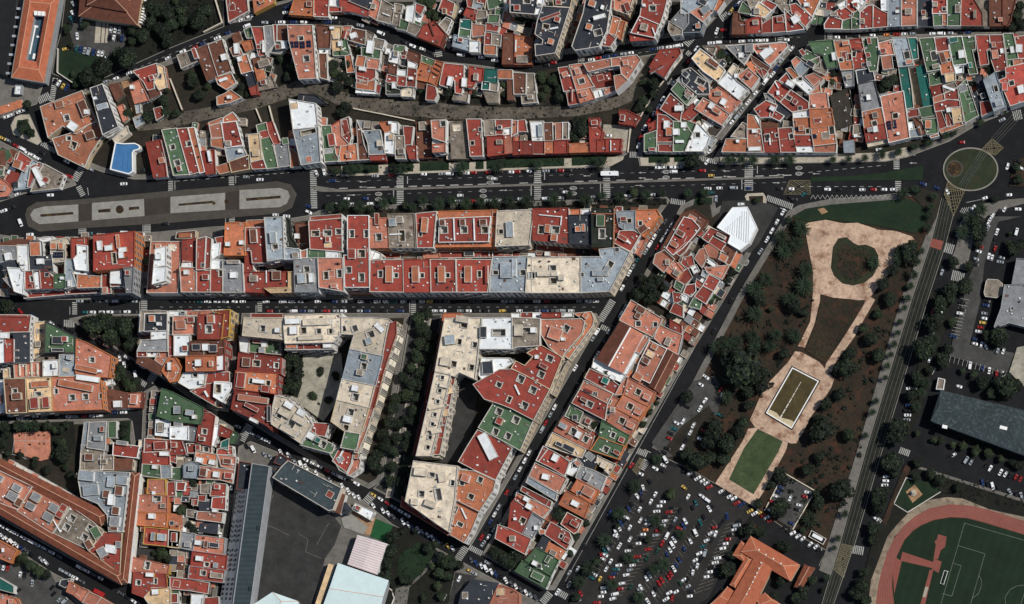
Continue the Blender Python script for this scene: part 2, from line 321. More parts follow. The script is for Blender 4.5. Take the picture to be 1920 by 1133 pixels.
for i, q in enumerate([(295, 478, 535, 460, 540, 478, 300, 497), (720, 443, 810, 435, 810, 460, 722, 466), (945, 425, 1020, 420, 1022, 440, 946, 448), (1310, 400, 1560, 378, 1560, 396, 1310, 416), (1802, 360, 2055, 340, 2058, 360, 1805, 380)]):
    patch('flower_bed', G_BED, Q(0, 280, *q), f'dark planted bed on the plaza, {ORD[i + 1]} from the west', 'flower bed')
for i, (x, y, r) in enumerate([(878, 442, 30), (1660, 384, 16), (1567, 396, 13)]):
    patch('round_bed', G_BED, Q(0, 280, *[c for t in range(16) for c in (x + r * math.cos(t * math.pi / 8), y + r * math.sin(t * math.pi / 8))]), ['large round planted bed on the plaza', 'small round bed at the end of a plaza planter', 'tiny round bed in the middle of a plaza planter'][i], 'flower bed')
patch('pavement_apron', G_PAVE, [(285, 436), (400, 425), (425, 424), (425, 448), (340, 455), (285, 452)], 'grey paved apron south of the plaza', 'pavement')

# --- tree square, courtyards
patch('alley_floor', mat('alley_setts', (46, 46, 45), amp=.25, stain=.5, stain_rgb=(64, 63, 60), rand=0), [(774, 592), (826, 592), (753, 940), (704, 914), (719, 903)], 'dark grey paving of the tree alley', 'alley')
patch('square_ground', G_DARK, [(146, 600), (172, 594), (262, 593), (262, 680), (250, 672)], 'dark ground of the little tree square', 'square')
patch('courtyard', G_GRAV, Q(320, 560, 800, 440, 1000, 410, 1250, 400, 1270, 640, 1190, 800, 1120, 900, 900, 740, 790, 690), 'mottled gravel courtyard inside the beige block', 'courtyard')
patch('courtyard_bed', G_DARK, Q(320, 560, 800, 440, 970, 410, 960, 640, 930, 730, 800, 680), 'planted strip along the gravel courtyard', 'flower bed')
patch('courtyard', G_ASPH2, Q(640, 560, 860, 560, 960, 620, 1000, 690, 970, 930, 950, 1000, 880, 1200, 720, 1200, 740, 1080), 'grey asphalt courtyard behind the beige block', 'courtyard')
for i, (x, y, w, h) in enumerate([(632, 170, 50, 55), (605, 290, 40, 36), (600, 358, 40, 36), (560, 480, 48, 60), (540, 585, 48, 66), (520, 688, 50, 70), (488, 838, 62, 160), (450, 978, 46, 66), (430, 1085, 50, 70), (408, 1178, 50, 60), (388, 1275, 50, 66), (368, 1375, 50, 60), (355, 1430, 50, 60)]):
    P = rect(x, y, w, h); s_ = 0.2
    R_ = [(640 + 0.256 * (x + (u - x) + (y - v) * s_), 560 + 0.256 * v) for u, v in P]
    patch('alley_planter', G_LIGHT, R_, f'pale framed planter in the tree alley, {ORD[i + 1]} from the north', 'planter')
    c = ((R_[0][0] + R_[2][0]) / 2, (R_[0][1] + R_[2][1]) / 2)
    patch('planter_soil', G_PAVE, [(c[0] + (a - c[0]) * .66, c[1] + (b - c[1]) * .72) for a, b in R_], f'grey infill of the alley planter, {ORD[i + 1]} from the north', 'planter')

# --- left and bottom left yards
patch('garden', G_DARK, Q(0, 560, 820, 490, 1030, 600, 1040, 680, 940, 690, 820, 620), 'dark shrub garden at the street corner by the salmon roof', 'garden')
patch('playground', mat('terracotta_court', (178, 118, 96), amp=.22, fine=1.2, stain=.6, stain_rgb=(130, 84, 68), rand=0), Q(0, 560, 100, 985, 370, 970, 372, 1170, 300, 1190, 110, 1130), 'pinkish tiled playground below the small street', 'playground')
patch('garden', G_DARK, Q(0, 560, -10, 920, 540, 900, 560, 1130, 380, 1150, 370, 970, 100, 985, 90, 1160, -10, 1130), 'garden strip of dark trees round the playground', 'garden')
patch('hedge_ground', G_LAWN, Q(0, 560, 855, 900, 960, 890, 950, 1060, 860, 1050), 'green hedge plot at the street bend', 'garden')
patch('garden', G_YARD, Q(0, 843, 0, 30, 60, 70, 300, 200, 560, 150, 590, 330, 520, 330, 280, 200), 'brown garden terraces above the long tiled block', 'garden')
patch('car_park', G_LOT, Q(0, 843, -10, 830, 90, 840, 160, 770, 370, 900, 420, 1000, 480, 1050, 560, 1133, 140, 1133, 120, 1090, -10, 1050), 'grey car park in the bottom left corner', 'car park')
patch('yard_plot', G_ASPH2, Q(0, 843, 970, 700, 1050, 720, 1240, 740, 1240, 830, 1100, 800, 960, 780), 'grey gap with trees between the column houses', 'yard')

# --- school
patch('school_yard', G_ASPH2, Q(320, 843, 715, 205, 760, 210, 1160, 445, 1250, 560, 1200, 700, 1130, 800, 1040, 1140, 585, 1140, 660, 560), 'grey asphalt school yard with faint court lines', 'school yard')
patch('school_garden', G_DARK, Q(640, 843, 380, 560, 500, 600, 680, 720, 720, 760, 900, 850, 830, 900, 780, 1133, 280, 1133, 340, 960, 260, 915, 330, 690), 'dark garden with paths behind the school', 'garden')
patch('garden_path', G_PAVE, Q(640, 843, 700, 760, 730, 780, 600, 920, 500, 1010, 480, 1140, 380, 1140, 400, 1020, 460, 1000, 580, 920), 'grey path crossing the school garden', 'path')
patch('lawn', G_LAWN, Q(640, 843, 430, 770, 560, 680, 690, 740, 600, 900, 480, 1000, 410, 900), 'green lawn in the school garden')
patch('play_surface', G_PANEL, Q(640, 843, 0, 510, 55, 455, 195, 568, 165, 625, 20, 572), 'cream chequered terrace beside the white canopy', 'terrace')
patch('terrace_floor', G_TAN, Q(640, 843, 60, 455, 100, 420, 250, 505, 215, 625, 165, 625, 195, 568), 'brown terrace floor under the white canopy', 'terrace')
patch('play_surface', mat('green_turf', (24, 74, 40), amp=0.2), Q(640, 843, 255, 508, 380, 560, 325, 675, 213, 640), 'bright green artificial turf patch', 'terrace')
patch('rough_plot', G_YARD, Q(640, 843, 1060, 760, 1130, 650, 1270, 720, 1290, 880, 1250, 880), 'rough grassy plot at the street corner', 'plot')
patch('driveway', G_ASPH2, Q(640, 843, 840, 900, 1000, 930, 960, 960, 870, 1133, 780, 1133, 820, 1000), 'grey driveway beside the slate roofed sheds', 'driveway')

# --- park
patch('lawn', G_LAWN, Q(1280, 280, 800, 500, 870, 460, 1000, 410, 1200, 400, 1650, 365, 1730, 400, 1785, 460, 1790, 520, 1770, 580, 1710, 618, 1530, 580, 1420, 560, 1280, 540, 1050, 515, 920, 530), 'dark green lawn at the head of the park')
patch('plinth', G_TAN, Q(1280, 280, 990, 440, 1035, 430, 1065, 460, 1020, 480), 'small square stone plinth in the park lawn', 'plinth')
patch('park_plaza', G_SAND, Q(1280, 280, 895, 560, 920, 540, 1050, 518, 1180, 545, 1280, 540, 1430, 590, 1560, 600, 1680, 640, 1720, 690, 1600, 800, 1480, 950, 1370, 1090, 1330, 1120, 1240, 1100, 1100, 1088, 1010, 1062, 955, 1060, 955, 900, 910, 660), 'pinkish sandy plaza of the park', 'plaza')
patch('park_bed', mat('dry_bed', (34, 40, 23), amp=.45, scale=.12, stain=.8, stain_rgb=(52, 44, 30), rand=0), Q(1280, 280, 1085, 870, 1100, 720, 1140, 655, 1200, 645, 1255, 690, 1290, 705, 1345, 700, 1405, 725, 1435, 780, 1430, 860, 1395, 930, 1330, 980, 1250, 1000, 1170, 985, 1110, 930), 'heart shaped planted bed in the sandy plaza', 'flower bed')
patch('park_bed', G_EARTH, Q(1280, 280, 1130, 870, 1140, 740, 1190, 690, 1250, 740, 1340, 740, 1390, 800, 1380, 880, 1300, 950, 1190, 950), 'brown earth inside the heart shaped bed', 'flower bed')
patch('park_path', G_SAND, Q(1280, 560, 955, -40, 1008, -30, 1005, 20, 965, 190, 895, 360, 845, 350, 935, 170), 'pale western path down the park', 'path')
patch('park_path', G_SAND, Q(1280, 560, 1380, -10, 1355, 0, 1240, 190, 1150, 330, 1050, 480, 1040, 540, 1090, 540, 1120, 470, 1260, 280, 1330, 150, 1410, 10), 'pale eastern path down the park', 'path')
patch('park_meadow', G_LAWN2 if False else G_EARTH, Q(1280, 560, 1010, 30, 1340, 10, 1230, 180, 1050, 480, 900, 380, 970, 190), 'dry meadow between the two park paths', 'meadow')
patch('pool_surround', G_SAND, Q(1280, 560, 825, 388, 870, 392, 1000, 465, 1110, 590, 1090, 650, 1000, 790, 950, 850, 870, 1000, 830, 1062, 790, 1062, 530, 942, 493, 890, 560, 740, 610, 640, 770, 470), 'sandy apron round the rectangular pond', 'plaza')
patch('park_terrace', G_SAND, Q(1280, 843, 238, 250, 440, -60, 480, -150, 540, -160, 770, -50, 760, 0, 600, 300, 522, 418), 'sandy strip round the lower lawn', 'path')
patch('lawn', G_LAWN2, Q(1280, 843, 450, -10, 550, -150, 735, -60, 700, 20, 520, 330, 340, 220), 'green rectangular lawn below the pond')
patch('walk', G_PAVE, [(1753, 400), (1766, 400), (1711, 560), (1624, 850), (1560, 1080), (1536, 1070), (1606, 850), (1690, 560)], 'grey tree lined walk beside the tram track', 'path')
patch('walk', G_PAVE, [(1478, 396), (1492, 396), (1398, 551), (1308, 724), (1250, 815), (1232, 845), (1222, 840), (1295, 724), (1385, 551)], 'grey pavement along the straight diagonal street', 'path')
patch('walk', G_PAVE, [(1478, 396), (1500, 385), (1560, 373), (1690, 365), (1690, 374), (1560, 384), (1510, 392), (1490, 404)], 'curved pavement along the top of the park', 'path')
patch('car_park', G_LOT, Q(1280, 843, 640, 400, 700, 260, 750, 175, 970, 305, 810, 585, 700, 520), 'walled grey car park in the lower park', 'car park')
patch('car_park', G_LOT, [(1222, 830), (1300, 715), (1340, 705), (1358, 735), (1345, 775), (1290, 850), (1245, 860)], 'grey car park under trees on the park edge', 'car park')
patch('verge', G_YARD, [(1246, 842), (1278, 800), (1330, 760), (1345, 790), (1310, 830), (1282, 872)], 'brown strip of trees beside the park car park', 'verge')

patch('car_park', mat('car_park_asphalt', (41, 40, 39), amp=.28, scale=.08, stain=.6, stain_rgb=(54, 50, 46), rand=0, spec=.2), [(1222, 864), (1290, 882), (1341, 912), (1413, 957), (1395, 985), (1330, 1120), (1300, 1140), (1062, 1140), (1088, 1100), (1152, 1000), (1197, 900)], 'worn dark asphalt of the big crowded car park', 'car park')
# --- tram and right side
patch('tram_bed', mat('tram_bed', (30, 32, 26), amp=0.4, stain=0.7, stain_rgb=(20, 28, 18), rand=0), [(1768, 372), (1784, 386), (1787, 402), (1772, 460), (1738, 565), (1652, 850), (1602, 1020), (1560, 1140), (1540, 1140), (1576, 1020), (1623, 850), (1711, 560), (1746, 455)], 'dark tram track bed running down the right side', 'tram track')
patch('walk', G_PAVE, Q(1600, 280, 830, 480, 960, 400, 1130, 370, 1250, 360, 1250, 400, 1100, 440, 980, 490, 900, 590, 880, 660, 850, 790, 830, 890, 740, 870, 700, 860, 760, 690, 780, 560), 'pale grey pavement with palms below the roundabout', 'path')
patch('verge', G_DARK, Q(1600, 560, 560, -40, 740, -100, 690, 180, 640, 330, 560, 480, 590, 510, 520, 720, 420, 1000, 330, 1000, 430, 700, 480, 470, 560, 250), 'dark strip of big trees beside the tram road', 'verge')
patch('car_park', G_LOT, Q(1600, 560, 850, -160, 900, -280, 1000, -600, 1240, -600, 1060, -560, 960, -250, 930, 20, 850, 340, 1180, 400, 1120, 560, 700, 420, 760, 180), 'grey car park on the right side', 'car park')
patch('beige_court', G_GRAV, Q(1600, 560, 1200, 360, 1290, 340, 1290, 680, 1142, 540), 'pale beige court at the right edge', 'court')
patch('roundabout', G_KERB, [(1820 + 52 * math.cos(t * math.pi / 20), 318 + 41 * math.sin(t * math.pi / 20)) for t in range(40)], 'pale kerb ring of the roundabout', 'roundabout')
patch('roundabout_lawn', mat('round_lawn', (36, 44, 26), amp=.4, scale=.1, stain=.8, stain_rgb=(54, 48, 34), rand=0), [(1820 + 49.5 * math.cos(t * math.pi / 20), 318 + 38.5 * math.sin(t * math.pi / 20)) for t in range(40)], 'mottled green grass disc of the roundabout', 'roundabout')
patch('roundabout_track', mat('tram_grass', (34, 44, 28), amp=0.4, rand=0), [(1837, 283), (1852, 290), (1812, 352), (1797, 346)], 'tram track strip crossing the roundabout', 'tram track')
for i, (r, m) in enumerate(((16, G_PLAZA), (13, G_BED))):
    patch('round_bed', m, [(1790 + r * math.cos(t * math.pi / 12), 317 + r * math.sin(t * math.pi / 12)) for t in range(24)], ['stone ring of the round bed on the roundabout', 'brown earth of the round bed on the roundabout'][i], 'flower bed')
patch('verge', G_EARTH, Q(1600, 280, 1185, 75, 1290, 60, 1290, 275, 1140, 275), 'brown planted corner right of the roundabout', 'verge')
patch('verge', G_YARD, Q(1600, 280, 430, 340, 500, 290, 640, 330, 620, 480, 540, 640, 540, 460), 'brown verge with small trees left of the tram track', 'verge')
# stadium
patch('stadium_ground', G_DARK, Q(1600, 843, 450, 130, 560, 150, 1300, 390, 1300, 1140, 20, 1140, 150, 640, 290, 400, 390, 200), 'dark grass round the running track', 'lawn')
patch('sand_strip', mat('dull_sand', (136, 122, 104), amp=.3, scale=.1, stain=.9, stain_rgb=(70, 58, 44), rand=0), Q(1600, 843, 1300, 505, 1000, 440, 800, 360, 690, 350, 560, 370, 430, 440, 330, 540, 250, 640, 190, 800, 130, 960, 110, 1140, 210, 1140, 220, 960, 300, 640, 430, 520, 700, 420, 1300, 560), 'sandy strip along the outside of the running track', 'sand')
TR_O = [(160, 1160), (183, 1000), (205, 900), (240, 780), (300, 650), (370, 560), (450, 490), (560, 432), (700, 402), (860, 412), (1000, 446), (1300, 540)]
TR_I = [(302, 1160), (285, 1000), (290, 900), (320, 780), (375, 665), (440, 595), (500, 555), (590, 518), (710, 497), (830, 503), (960, 536), (1300, 640)]
patch('running_track', G_TRACK, Q(1600, 843, *[c for q in TR_O + TR_I[::-1] for c in q]), 'pinkish red running track curving round the pitch', 'running track')
patch('pitch', G_PITCH, Q(1600, 843, *[c for q in TR_I + [(1300, 1160)] for c in q]), 'dark green football pitch inside the running track', 'football pitch')
for q, lab in [((360, 750, 570, 820, 600, 830, 585, 870, 560, 865, 345, 815), 'pinkish run up lane across the track end'), ((590, 800, 648, 822, 625, 905, 575, 880), 'square pinkish jumping area'), ((588, 800, 605, 700, 595, 670, 612, 662, 622, 622, 685, 640, 672, 715, 640, 740, 620, 806), 'pinkish throwing circle and its lane'), ((560, 880, 585, 888, 520, 1160, 485, 1160), 'narrow pinkish run up strip'), ((310, 790, 355, 820, 300, 1060, 290, 900), 'orange red sector inside the track')]:
    patch('athletics_area', G_TRACK, Q(1600, 843, *q), lab, 'athletics area')
patch('landing_pit', G_GRAV, Q(1600, 843, 530, 1005, 552, 1010, 530, 1085, 508, 1078), 'pale sand landing pit', 'sand pit')
patch('lawn', G_LAWN, Q(1600, 843, 392, 205, 560, 240, 645, 310, 398, 462, 300, 395), 'walled lawn round a small monument')
patch('monument_base', G_TAN, Q(1600, 843, 385, 310, 450, 258, 508, 330, 435, 392), 'square brown base of the small monument', 'plinth')
patch('walk', G_EARTH, Q(1600, 843, 380, 115, 425, 130, 390, 205, 300, 400, 240, 560, 210, 540, 330, 230), 'reddish path along the stadium fence', 'path')
patch('walk', G_PAVE, Q(1600, 843, 470, 140, 500, 130, 1300, 380, 1300, 405), 'narrow grey path above the stadium', 'path')

# --- road markings
_mz = [0]
def marking(name, polys, m, label, world=False, z0=0.02):
    _mz[0] += 1
    mb = MB()
    if z0 is None: z0 = max(gz(*centroid(p if world else [at(x, y) for x, y in p])) for p in polys) + 0.02
    for p in polys:
        P = ccw(p if world else [at(x, y) for x, y in p])
        mb.prism(P, z0 - 0.015, z0 + 0.0004 * _mz[0], m)
    o = mb.build(name); return tag(o, label, name.replace('_', ' '), kind='structure')
def seg(x0, y0, x1, y1, w):
    L = math.hypot(x1 - x0, y1 - y0) or 1; nx, ny = -(y1 - y0) / L * w / 2, (x1 - x0) / L * w / 2
    return [(x0 + nx, y0 + ny), (x1 + nx, y1 + ny), (x1 - nx, y1 - ny), (x0 - nx, y0 - ny)]
def dashed(x0, y0, x1, y1, w, on, off):
    L = math.hypot(x1 - x0, y1 - y0); t = 0; out = []
    while t < L:
        a, b = t / L, min(1, (t + on) / L)
        out.append(seg(x0 + (x1 - x0) * a, y0 + (y1 - y0) * a, x0 + (x1 - x0) * b, y0 + (y1 - y0) * b, w)); t += on + off
    return out
def zebra(x0, y0, x1, y1, w, where):
    """stripes across a road from (x0,y0) to (x1,y1), each w long in the driving direction"""
    L = math.hypot(x1 - x0, y1 - y0); ux, uy = (x1 - x0) / L, (y1 - y0) / L; t = 0.8; out = []
    while t < L - 0.6:
        cx_, cy_ = x0 + ux * t, y0 + uy * t
        out.append(seg(cx_ - uy * w / 2, cy_ + ux * w / 2, cx_ + uy * w / 2, cy_ - ux * w / 2, 1.9)); t += 3.5
    marking('zebra_crossing', out, P_WHITE, 'white striped zebra crossing ' + where, z0=0.03)
ZB = [(750, 330, 750.5, 384, 13, 'on the avenue, second from the plaza'), (1008, 320, 1008, 376, 13, 'on the avenue, third from the plaza'), (1137, 313, 1138, 373, 13, 'on the avenue under the white bus'), (1404, 310, 1404, 360, 16, 'on the avenue before the white canopy'), (1681, 291, 1681, 320, 11, 'north half, before the roundabout'), (1684, 340, 1684, 359, 11, 'south half, before the roundabout'),
 (587, 319, 589, 392, 12, 'at the east end of the plaza'), (434, 328, 434, 347, 10, 'north of the plaza, eastern one'), (320, 336, 320, 362, 9, 'north of the plaza, western one'), (435, 407, 435, 424, 11, 'south of the plaza, east one'), (155, 424, 156, 443, 13, 'south of the plaza, west one'), (276, 413, 276, 437, 13, 'south of the plaza, middle one'), (1181, 290, 1198, 291, 11, 'where a diagonal street meets the avenue'),
 (140, 338, 157, 308, 13, 'west of the blue roof'), (147, 350, 156, 367, 10, 'at the west tip of the plaza'), (72, 189, 95, 178, 14, 'by the orange tiled hall'), (97, 190, 104, 146, 10, 'beside the walled garden'), (78, 269, 104, 284, 9, 'by the triangular island'), (190, 316, 226, 329, 6, 'below the blue roof'),
 (140, 567, 140, 592, 9, 'on the lower street, west end'), (270, 562, 270, 588, 12, 'on the lower street by the dark square'), (487, 565, 487, 587, 9, 'on the lower street, middle'), (775, 564, 775, 587, 10, 'on the lower street at the alley'), (1126, 601, 1149, 564, 13, 'on the lower street at its east end'), (1127, 612, 1145, 621, 9, 'across the left diagonal street at the top'),
 (452, 826, 468, 797, 15, 'on the long slanting street by the school'), (281, 716, 291, 700, 14, 'on the slanting street by the salmon roof'), (263, 716, 276, 724, 10, 'into the narrow vertical street'), (120, 607, 141, 607, 14, 'by the green roof at the left'), (684, 944, 701, 925, 15, 'on the slanting street at the alley'), (859, 1048, 874, 1026, 14, 'on the slanting street at the red block'), (880, 1026, 903, 1038, 10, 'across the foot of the left diagonal street'), (1017, 1130, 1032, 1112, 14, 'at the bottom of the slanting street'), (1043, 1108, 1064, 1120, 12, 'across the foot of the straight diagonal street'),
 (822, 94, 824, 108, 12, 'on the curving street'), (838, 88, 846, 81, 10, 'into a side street of the curving street'), (1052, 98, 1079, 95, 11, 'between the two charcoal blocks'), (1091, 103, 1091, 117, 10, 'on the curving street by the charcoal block'), (1163, 80, 1181, 77, 10, 'beside the red block at the top'), (1286, 84, 1299, 69, 13, 'on the curving street at the diagonal'), (1288, 98, 1297, 105, 9, 'across the upper diagonal street'), (1352, 36, 1367, 25, 12, 'on the second diagonal street at the top'), (1463, 63, 1463, 79, 10, 'by the top triangle block'), (1531, 34, 1546, 44, 12, 'at the top of the third diagonal street'), (1556, 57, 1556, 74, 10, 'at the start of the top right street'),
 (1315, 298, 1346, 304, 9, 'where the third diagonal street meets the avenue'), (1438, 371, 1486, 388, 11, 'at the head of the straight diagonal street'), (1258, 377, 1284, 381, 10, 'at the head of the left diagonal street'), (1195, 845, 1213, 853, 11, 'on the straight diagonal street'), (1203, 880, 1215, 862, 14, 'into the big car park'), (1738, 689, 1752, 697, 14, 'on the tram road, middle'), (1687, 844, 1706, 851, 12, 'on the tram road by the stadium'), (1645, 974, 1658, 985, 10, 'into the stadium from the tram road'), (1600, 1030, 1622, 1034, 16, 'low on the tram road'), (1769, 463, 1789, 469, 18, 'on the tram road below the roundabout'), (1785, 516, 1808, 521, 19, 'into the right hand car park'), (1900, 218, 1917, 214, 18, 'on the road leaving the roundabout')]
for z in ZB: zebra(*z)
L = []
an = lambda x, o: 349.5 + o - (x - 640) * 0.0295     # median line of the avenue
for o in (-13, 13): 
    for x0 in range(612, 1480, 19): L.append(seg(x0, an(x0, o) + 4, x0 + 7, an(x0 + 7, o) + 4, 0.45))
L += dashed(1500, 325, 1660, 310, 0.7, 8, 8) + dashed(1500, 350, 1660, 350, 0.7, 8, 8) + dashed(330, 340, 570, 322, 0.7, 7, 7)
for x in (764, 1021, 1152, 1420): L.append(seg(x, an(x, -19) + 4, x, an(x, -3) + 2, 1.4))
for x in (738, 996, 1126, 1391): L.append(seg(x, an(x, 5) + 4, x, an(x, 24) + 4, 1.4))
for x0 in range(610, 1480, 26):
    if random.random() < 0.62: L.append(seg(x0, an(x0, 4.0), x0 + 16, an(x0 + 16, 4.0), 1.6))
marking('lane_marking', L, P_WHITE, 'white lane lines and stop lines of the avenue', z0=0.03)
L = dashed(1440, 410, 1352, 562, 0.6, 500, 0) + dashed(1352, 562, 1060, 1090, 0.6, 500, 0) + [seg(1208, 843, 1220, 849, 1.2), seg(1463, 390, 1476, 396, 1.4)]
L += dashed(200, 152, 420, 60, 0.6, 6, 8) + dashed(560, 41, 640, 42, 0.6, 6, 8) + dashed(1100, 116, 1280, 86, .6, 6, 8) + dashed(1340, 70, 1500, 70, .6, 6, 8) + dashed(300, 576, 1120, 576, 0.5, 6, 12)
L += [seg(480, 572, 480, 588, 1), seg(768, 566, 768, 586, 1), seg(262, 566, 262, 588, 1), seg(131, 575, 131, 590, 1), seg(764, 92, 0, 0, 0.01) if False else seg(815, 106, 817, 92, 1), seg(1083, 101, 1085, 118, 1), seg(1454, 64, 1454, 78, 1), seg(1547, 58, 1547, 75, 1), seg(148, 424, 148, 441, 1), seg(268, 420, 268, 438, 1), seg(423, 408, 423, 424, 1), seg(328, 335, 328, 356, 1), seg(442, 328, 442, 344, 1), seg(164, 352, 166, 366, 1)]
marking('lane_marking', L, P_WHITE, 'thin white centre and stop lines of the side streets', z0=0.03)
def arrow(x, y, d, sc=1.0):
    return [[(x - 7 * d * sc, y - 0.5), (x + 2 * d * sc, y - 0.5), (x + 2 * d * sc, y + 0.5), (x - 7 * d * sc, y + 0.5)], [(x + 2 * d * sc, y - 1.6), (x + 7 * d * sc, y), (x + 2 * d * sc, y + 1.6)]]
L = []
for x, y, d in ((680, 341, -1), (680, 351, -1), (660, 366, 1), (945, 357, 1), (1204, 324, -1), (1204, 334, -1), (1198, 348, 1), (1362, 321, -1), (1362, 331, -1), (1460, 316, -1), (1463, 328, -1), (1456, 343, 1), (1530, 326, -1), (1710, 291, -1), (1712, 306, -1), (1100, 330, -1), (80, 382, -1), (115, 380, -1)): L += arrow(x, y, d)
marking('lane_arrow', L, P_WHITE, 'white direction arrows on the avenue lanes', z0=0.034)
SEGS = {'5': [(1, 1, 0, 1), (0, 1, 0, 0.5), (0, 0.5, 1, 0.5), (1, 0.5, 1, 0), (1, 0, 0, 0)], '0': [(0, 0, 1, 0), (1, 0, 1, 1), (1, 1, 0, 1), (0, 1, 0, 0)]}
def roundel(x, y, ang, i, where):
    cx_, cy_ = at(x, y); out = []
    def tr(u, v): return (cx_ + u * math.cos(ang) - v * math.sin(ang), cy_ + u * math.sin(ang) + v * math.cos(ang))
    n = 20
    for k in range(n):
        a, b = 2 * math.pi * k / n, 2 * math.pi * (k + 1) / n
        out.append([tr(2.0 * math.cos(a), 1.05 * math.sin(a)), tr(2.0 * math.cos(b), 1.05 * math.sin(b)), tr(1.5 * math.cos(b), 0.74 * math.sin(b)), tr(1.5 * math.cos(a), 0.74 * math.sin(a))])
    for gi, g in enumerate('50'):
        for (x0, y0, x1, y1) in SEGS[g]:
            p = seg(-1.0 + (y0) * 2.0, 0.38 - gi * 0.46 - x0 * 0.34, -1.0 + y1 * 2.0, 0.38 - gi * 0.46 - x1 * 0.34, 0.12)
            out.append([tr(*q) for q in p])
    marking('speed_roundel', out, P_WHITE, 'white oval speed limit mark reading 50 ' + where, world=True, z0=0.036)
for i, (x, y, w) in enumerate([(710, 364, 'on the avenue, westmost of the upper lane pair'), (710, 374, 'on the avenue, westmost of the lower lane pair'), (919, 333, 'north carriageway, first from the plaza, upper lane'), (919, 343, 'north carriageway, first from the plaza, lower lane'), (906, 358, 'south carriageway, second from the plaza, upper lane'), (906, 368, 'south carriageway, second from the plaza, lower lane'), (1075, 353, 'between two avenue crossings, upper lane'), (1075, 363, 'between two avenue crossings, lower lane'), (1249, 322.5, 'north carriageway near the second diagonal, upper lane'), (1249, 333, 'north carriageway near the second diagonal, lower lane'), (1498, 315, 'before the yellow box junction, upper lane'), (1498, 326, 'before the yellow box junction, lower lane')]): roundel(x, y, 0, i, w)
for i, (x, y, w) in enumerate([(1400, 493, 'on the straight diagonal street, upper'), (1067, 1096, 'on the straight diagonal street, lower'), (1256, 153, 'on the upper diagonal street')]): roundel(x, y, math.radians(60), i, w)
def hatch(poly, n, m, label, w=0.7):
    P = [Vector(p) for p in poly]; out = [seg(*P[i], *P[(i + 1) % len(P)], w) for i in range(len(P))]
    a, b, c, d = P[:4]
    for k in range(1, n):
        t = k / n
        out.append(seg(*a.lerp(b, t), *a.lerp(d, t), w)); out.append(seg(*b.lerp(c, t), *d.lerp(c, t), w))
        out.append(seg(*a.lerp(b, t), *c.lerp(b, 1 - (1 - t)) if False else b.lerp(c, 1 - t), w)); out.append(seg(*a.lerp(d, t), *d.lerp(c, 1 - t), w))
    marking('yellow_box', out, m, label, z0=None)
hatch(Q(1280, 280, 782, 228, 935, 228, 935, 330, 740, 330), 6, P_YELLOW, 'yellow criss cross box on the avenue', 0.6)
hatch(Q(1600, 280, 690, 240, 815, 310, 735, 490, 665, 330), 7, P_YELLOW, 'yellow criss cross wedge where the tram leaves the roundabout', 0.9)
hatch(Q(1600, 0, 1020, 1020, 1100, 1085, 1040, 1140, 935, 1100), 6, P_YELLOW, 'yellow criss cross patch where the tram enters the roundabout', 0.9)
hatch(Q(1280, 843, 1165, 690, 1248, 710, 1180, 940, 1105, 880), 8, P_YELLOW, 'yellow criss cross strip over the lower tram track', 0.9)
hatch(Q(960, 843, 935, 60, 972, 78, 922, 190, 882, 150), 6, P_YELLOW, 'yellow criss cross strip at the big car park entrance', 0.8)
for a, b in ((650, 730), (1074, 1128)):
    L = []
    for x in range(a, b, 8): L += [seg(x, an(x, -16) - 4, x + 4, an(x, -22) - 4, .6), seg(x + 4, an(x, -22) - 4, x + 8, an(x, -16) - 4, .6)]
    marking('bus_stop_marking', L, P_WHITE, 'white zigzag bus stop marking on the avenue, ' + ('western one' if a == 650 else 'eastern one'), z0=0.03)
L = []
for x in range(1520, 1678, 9): L += [seg(x, 374, x + 4.5, 366, .7), seg(x + 4.5, 366, x + 9, 374, .7)]
marking('bus_stop_marking', L, P_WHITE, 'long white zigzag bus bay along the park lawn', z0=None)
L = [seg(1805 + i * 4, 390 + i * -0.5, 1800 + i * 3.2, 398 + i * 1.2, 1.2) for i in range(6)] + dashed(1795, 425, 1830, 385, 0.9, 300, 0) + dashed(1812, 380, 1850, 372, .9, 300, 0)
marking('chevron_marking', L, P_WHITE, 'white chevrons beside the tram junction', z0=0.036)
# stadium lines
L = []
TO, TI = Q(1600, 843, *[c for q in TR_O for c in q]), Q(1600, 843, *[c for q in TR_I for c in q])
for k in range(1, 7):
    t = k / 7; q = [(a[0] + (b[0] - a[0]) * t, a[1] + (b[1] - a[1]) * t) for a, b in zip(TO, TI)]
    L += [seg(*q[i], *q[i + 1], 0.35) for i in range(len(q) - 1)]
marking('track_line', L, mat('track_chalk', (150, 110, 100), amp=.3, rand=0), 'thin white lane lines of the running track', z0=None)
def zl(*v, w=0.5): q = Q(1600, 843, *v); return [seg(*q[i], *q[i + 1], w) for i in range(len(q) - 1)]
L = zl(640, 1140, 815, 540, 1300, 680) + zl(770, 705, 965, 765, 860, 1130) + zl(725, 832, 790, 852, 722, 1075, 655, 1055) + zl(920, 920, 940, 960, 935, 1010, 915, 1060, 870, 1090) + zl(1115, 1140, 1112, 1080, 1150, 1025, 1200, 1000, 1260, 993) + zl(1300, 900, 1225, 1140)
marking('pitch_line', L, mat('chalk', (120, 126, 116), amp=.3, rand=0), 'white lines of the football pitch', z0=None)
L = []
zt = 0.19 + 0.004 * _pz[0] + 0.03
RAIL = mat('rail_steel', (96, 96, 90), rough=0.4, amp=0.2, rand=0)
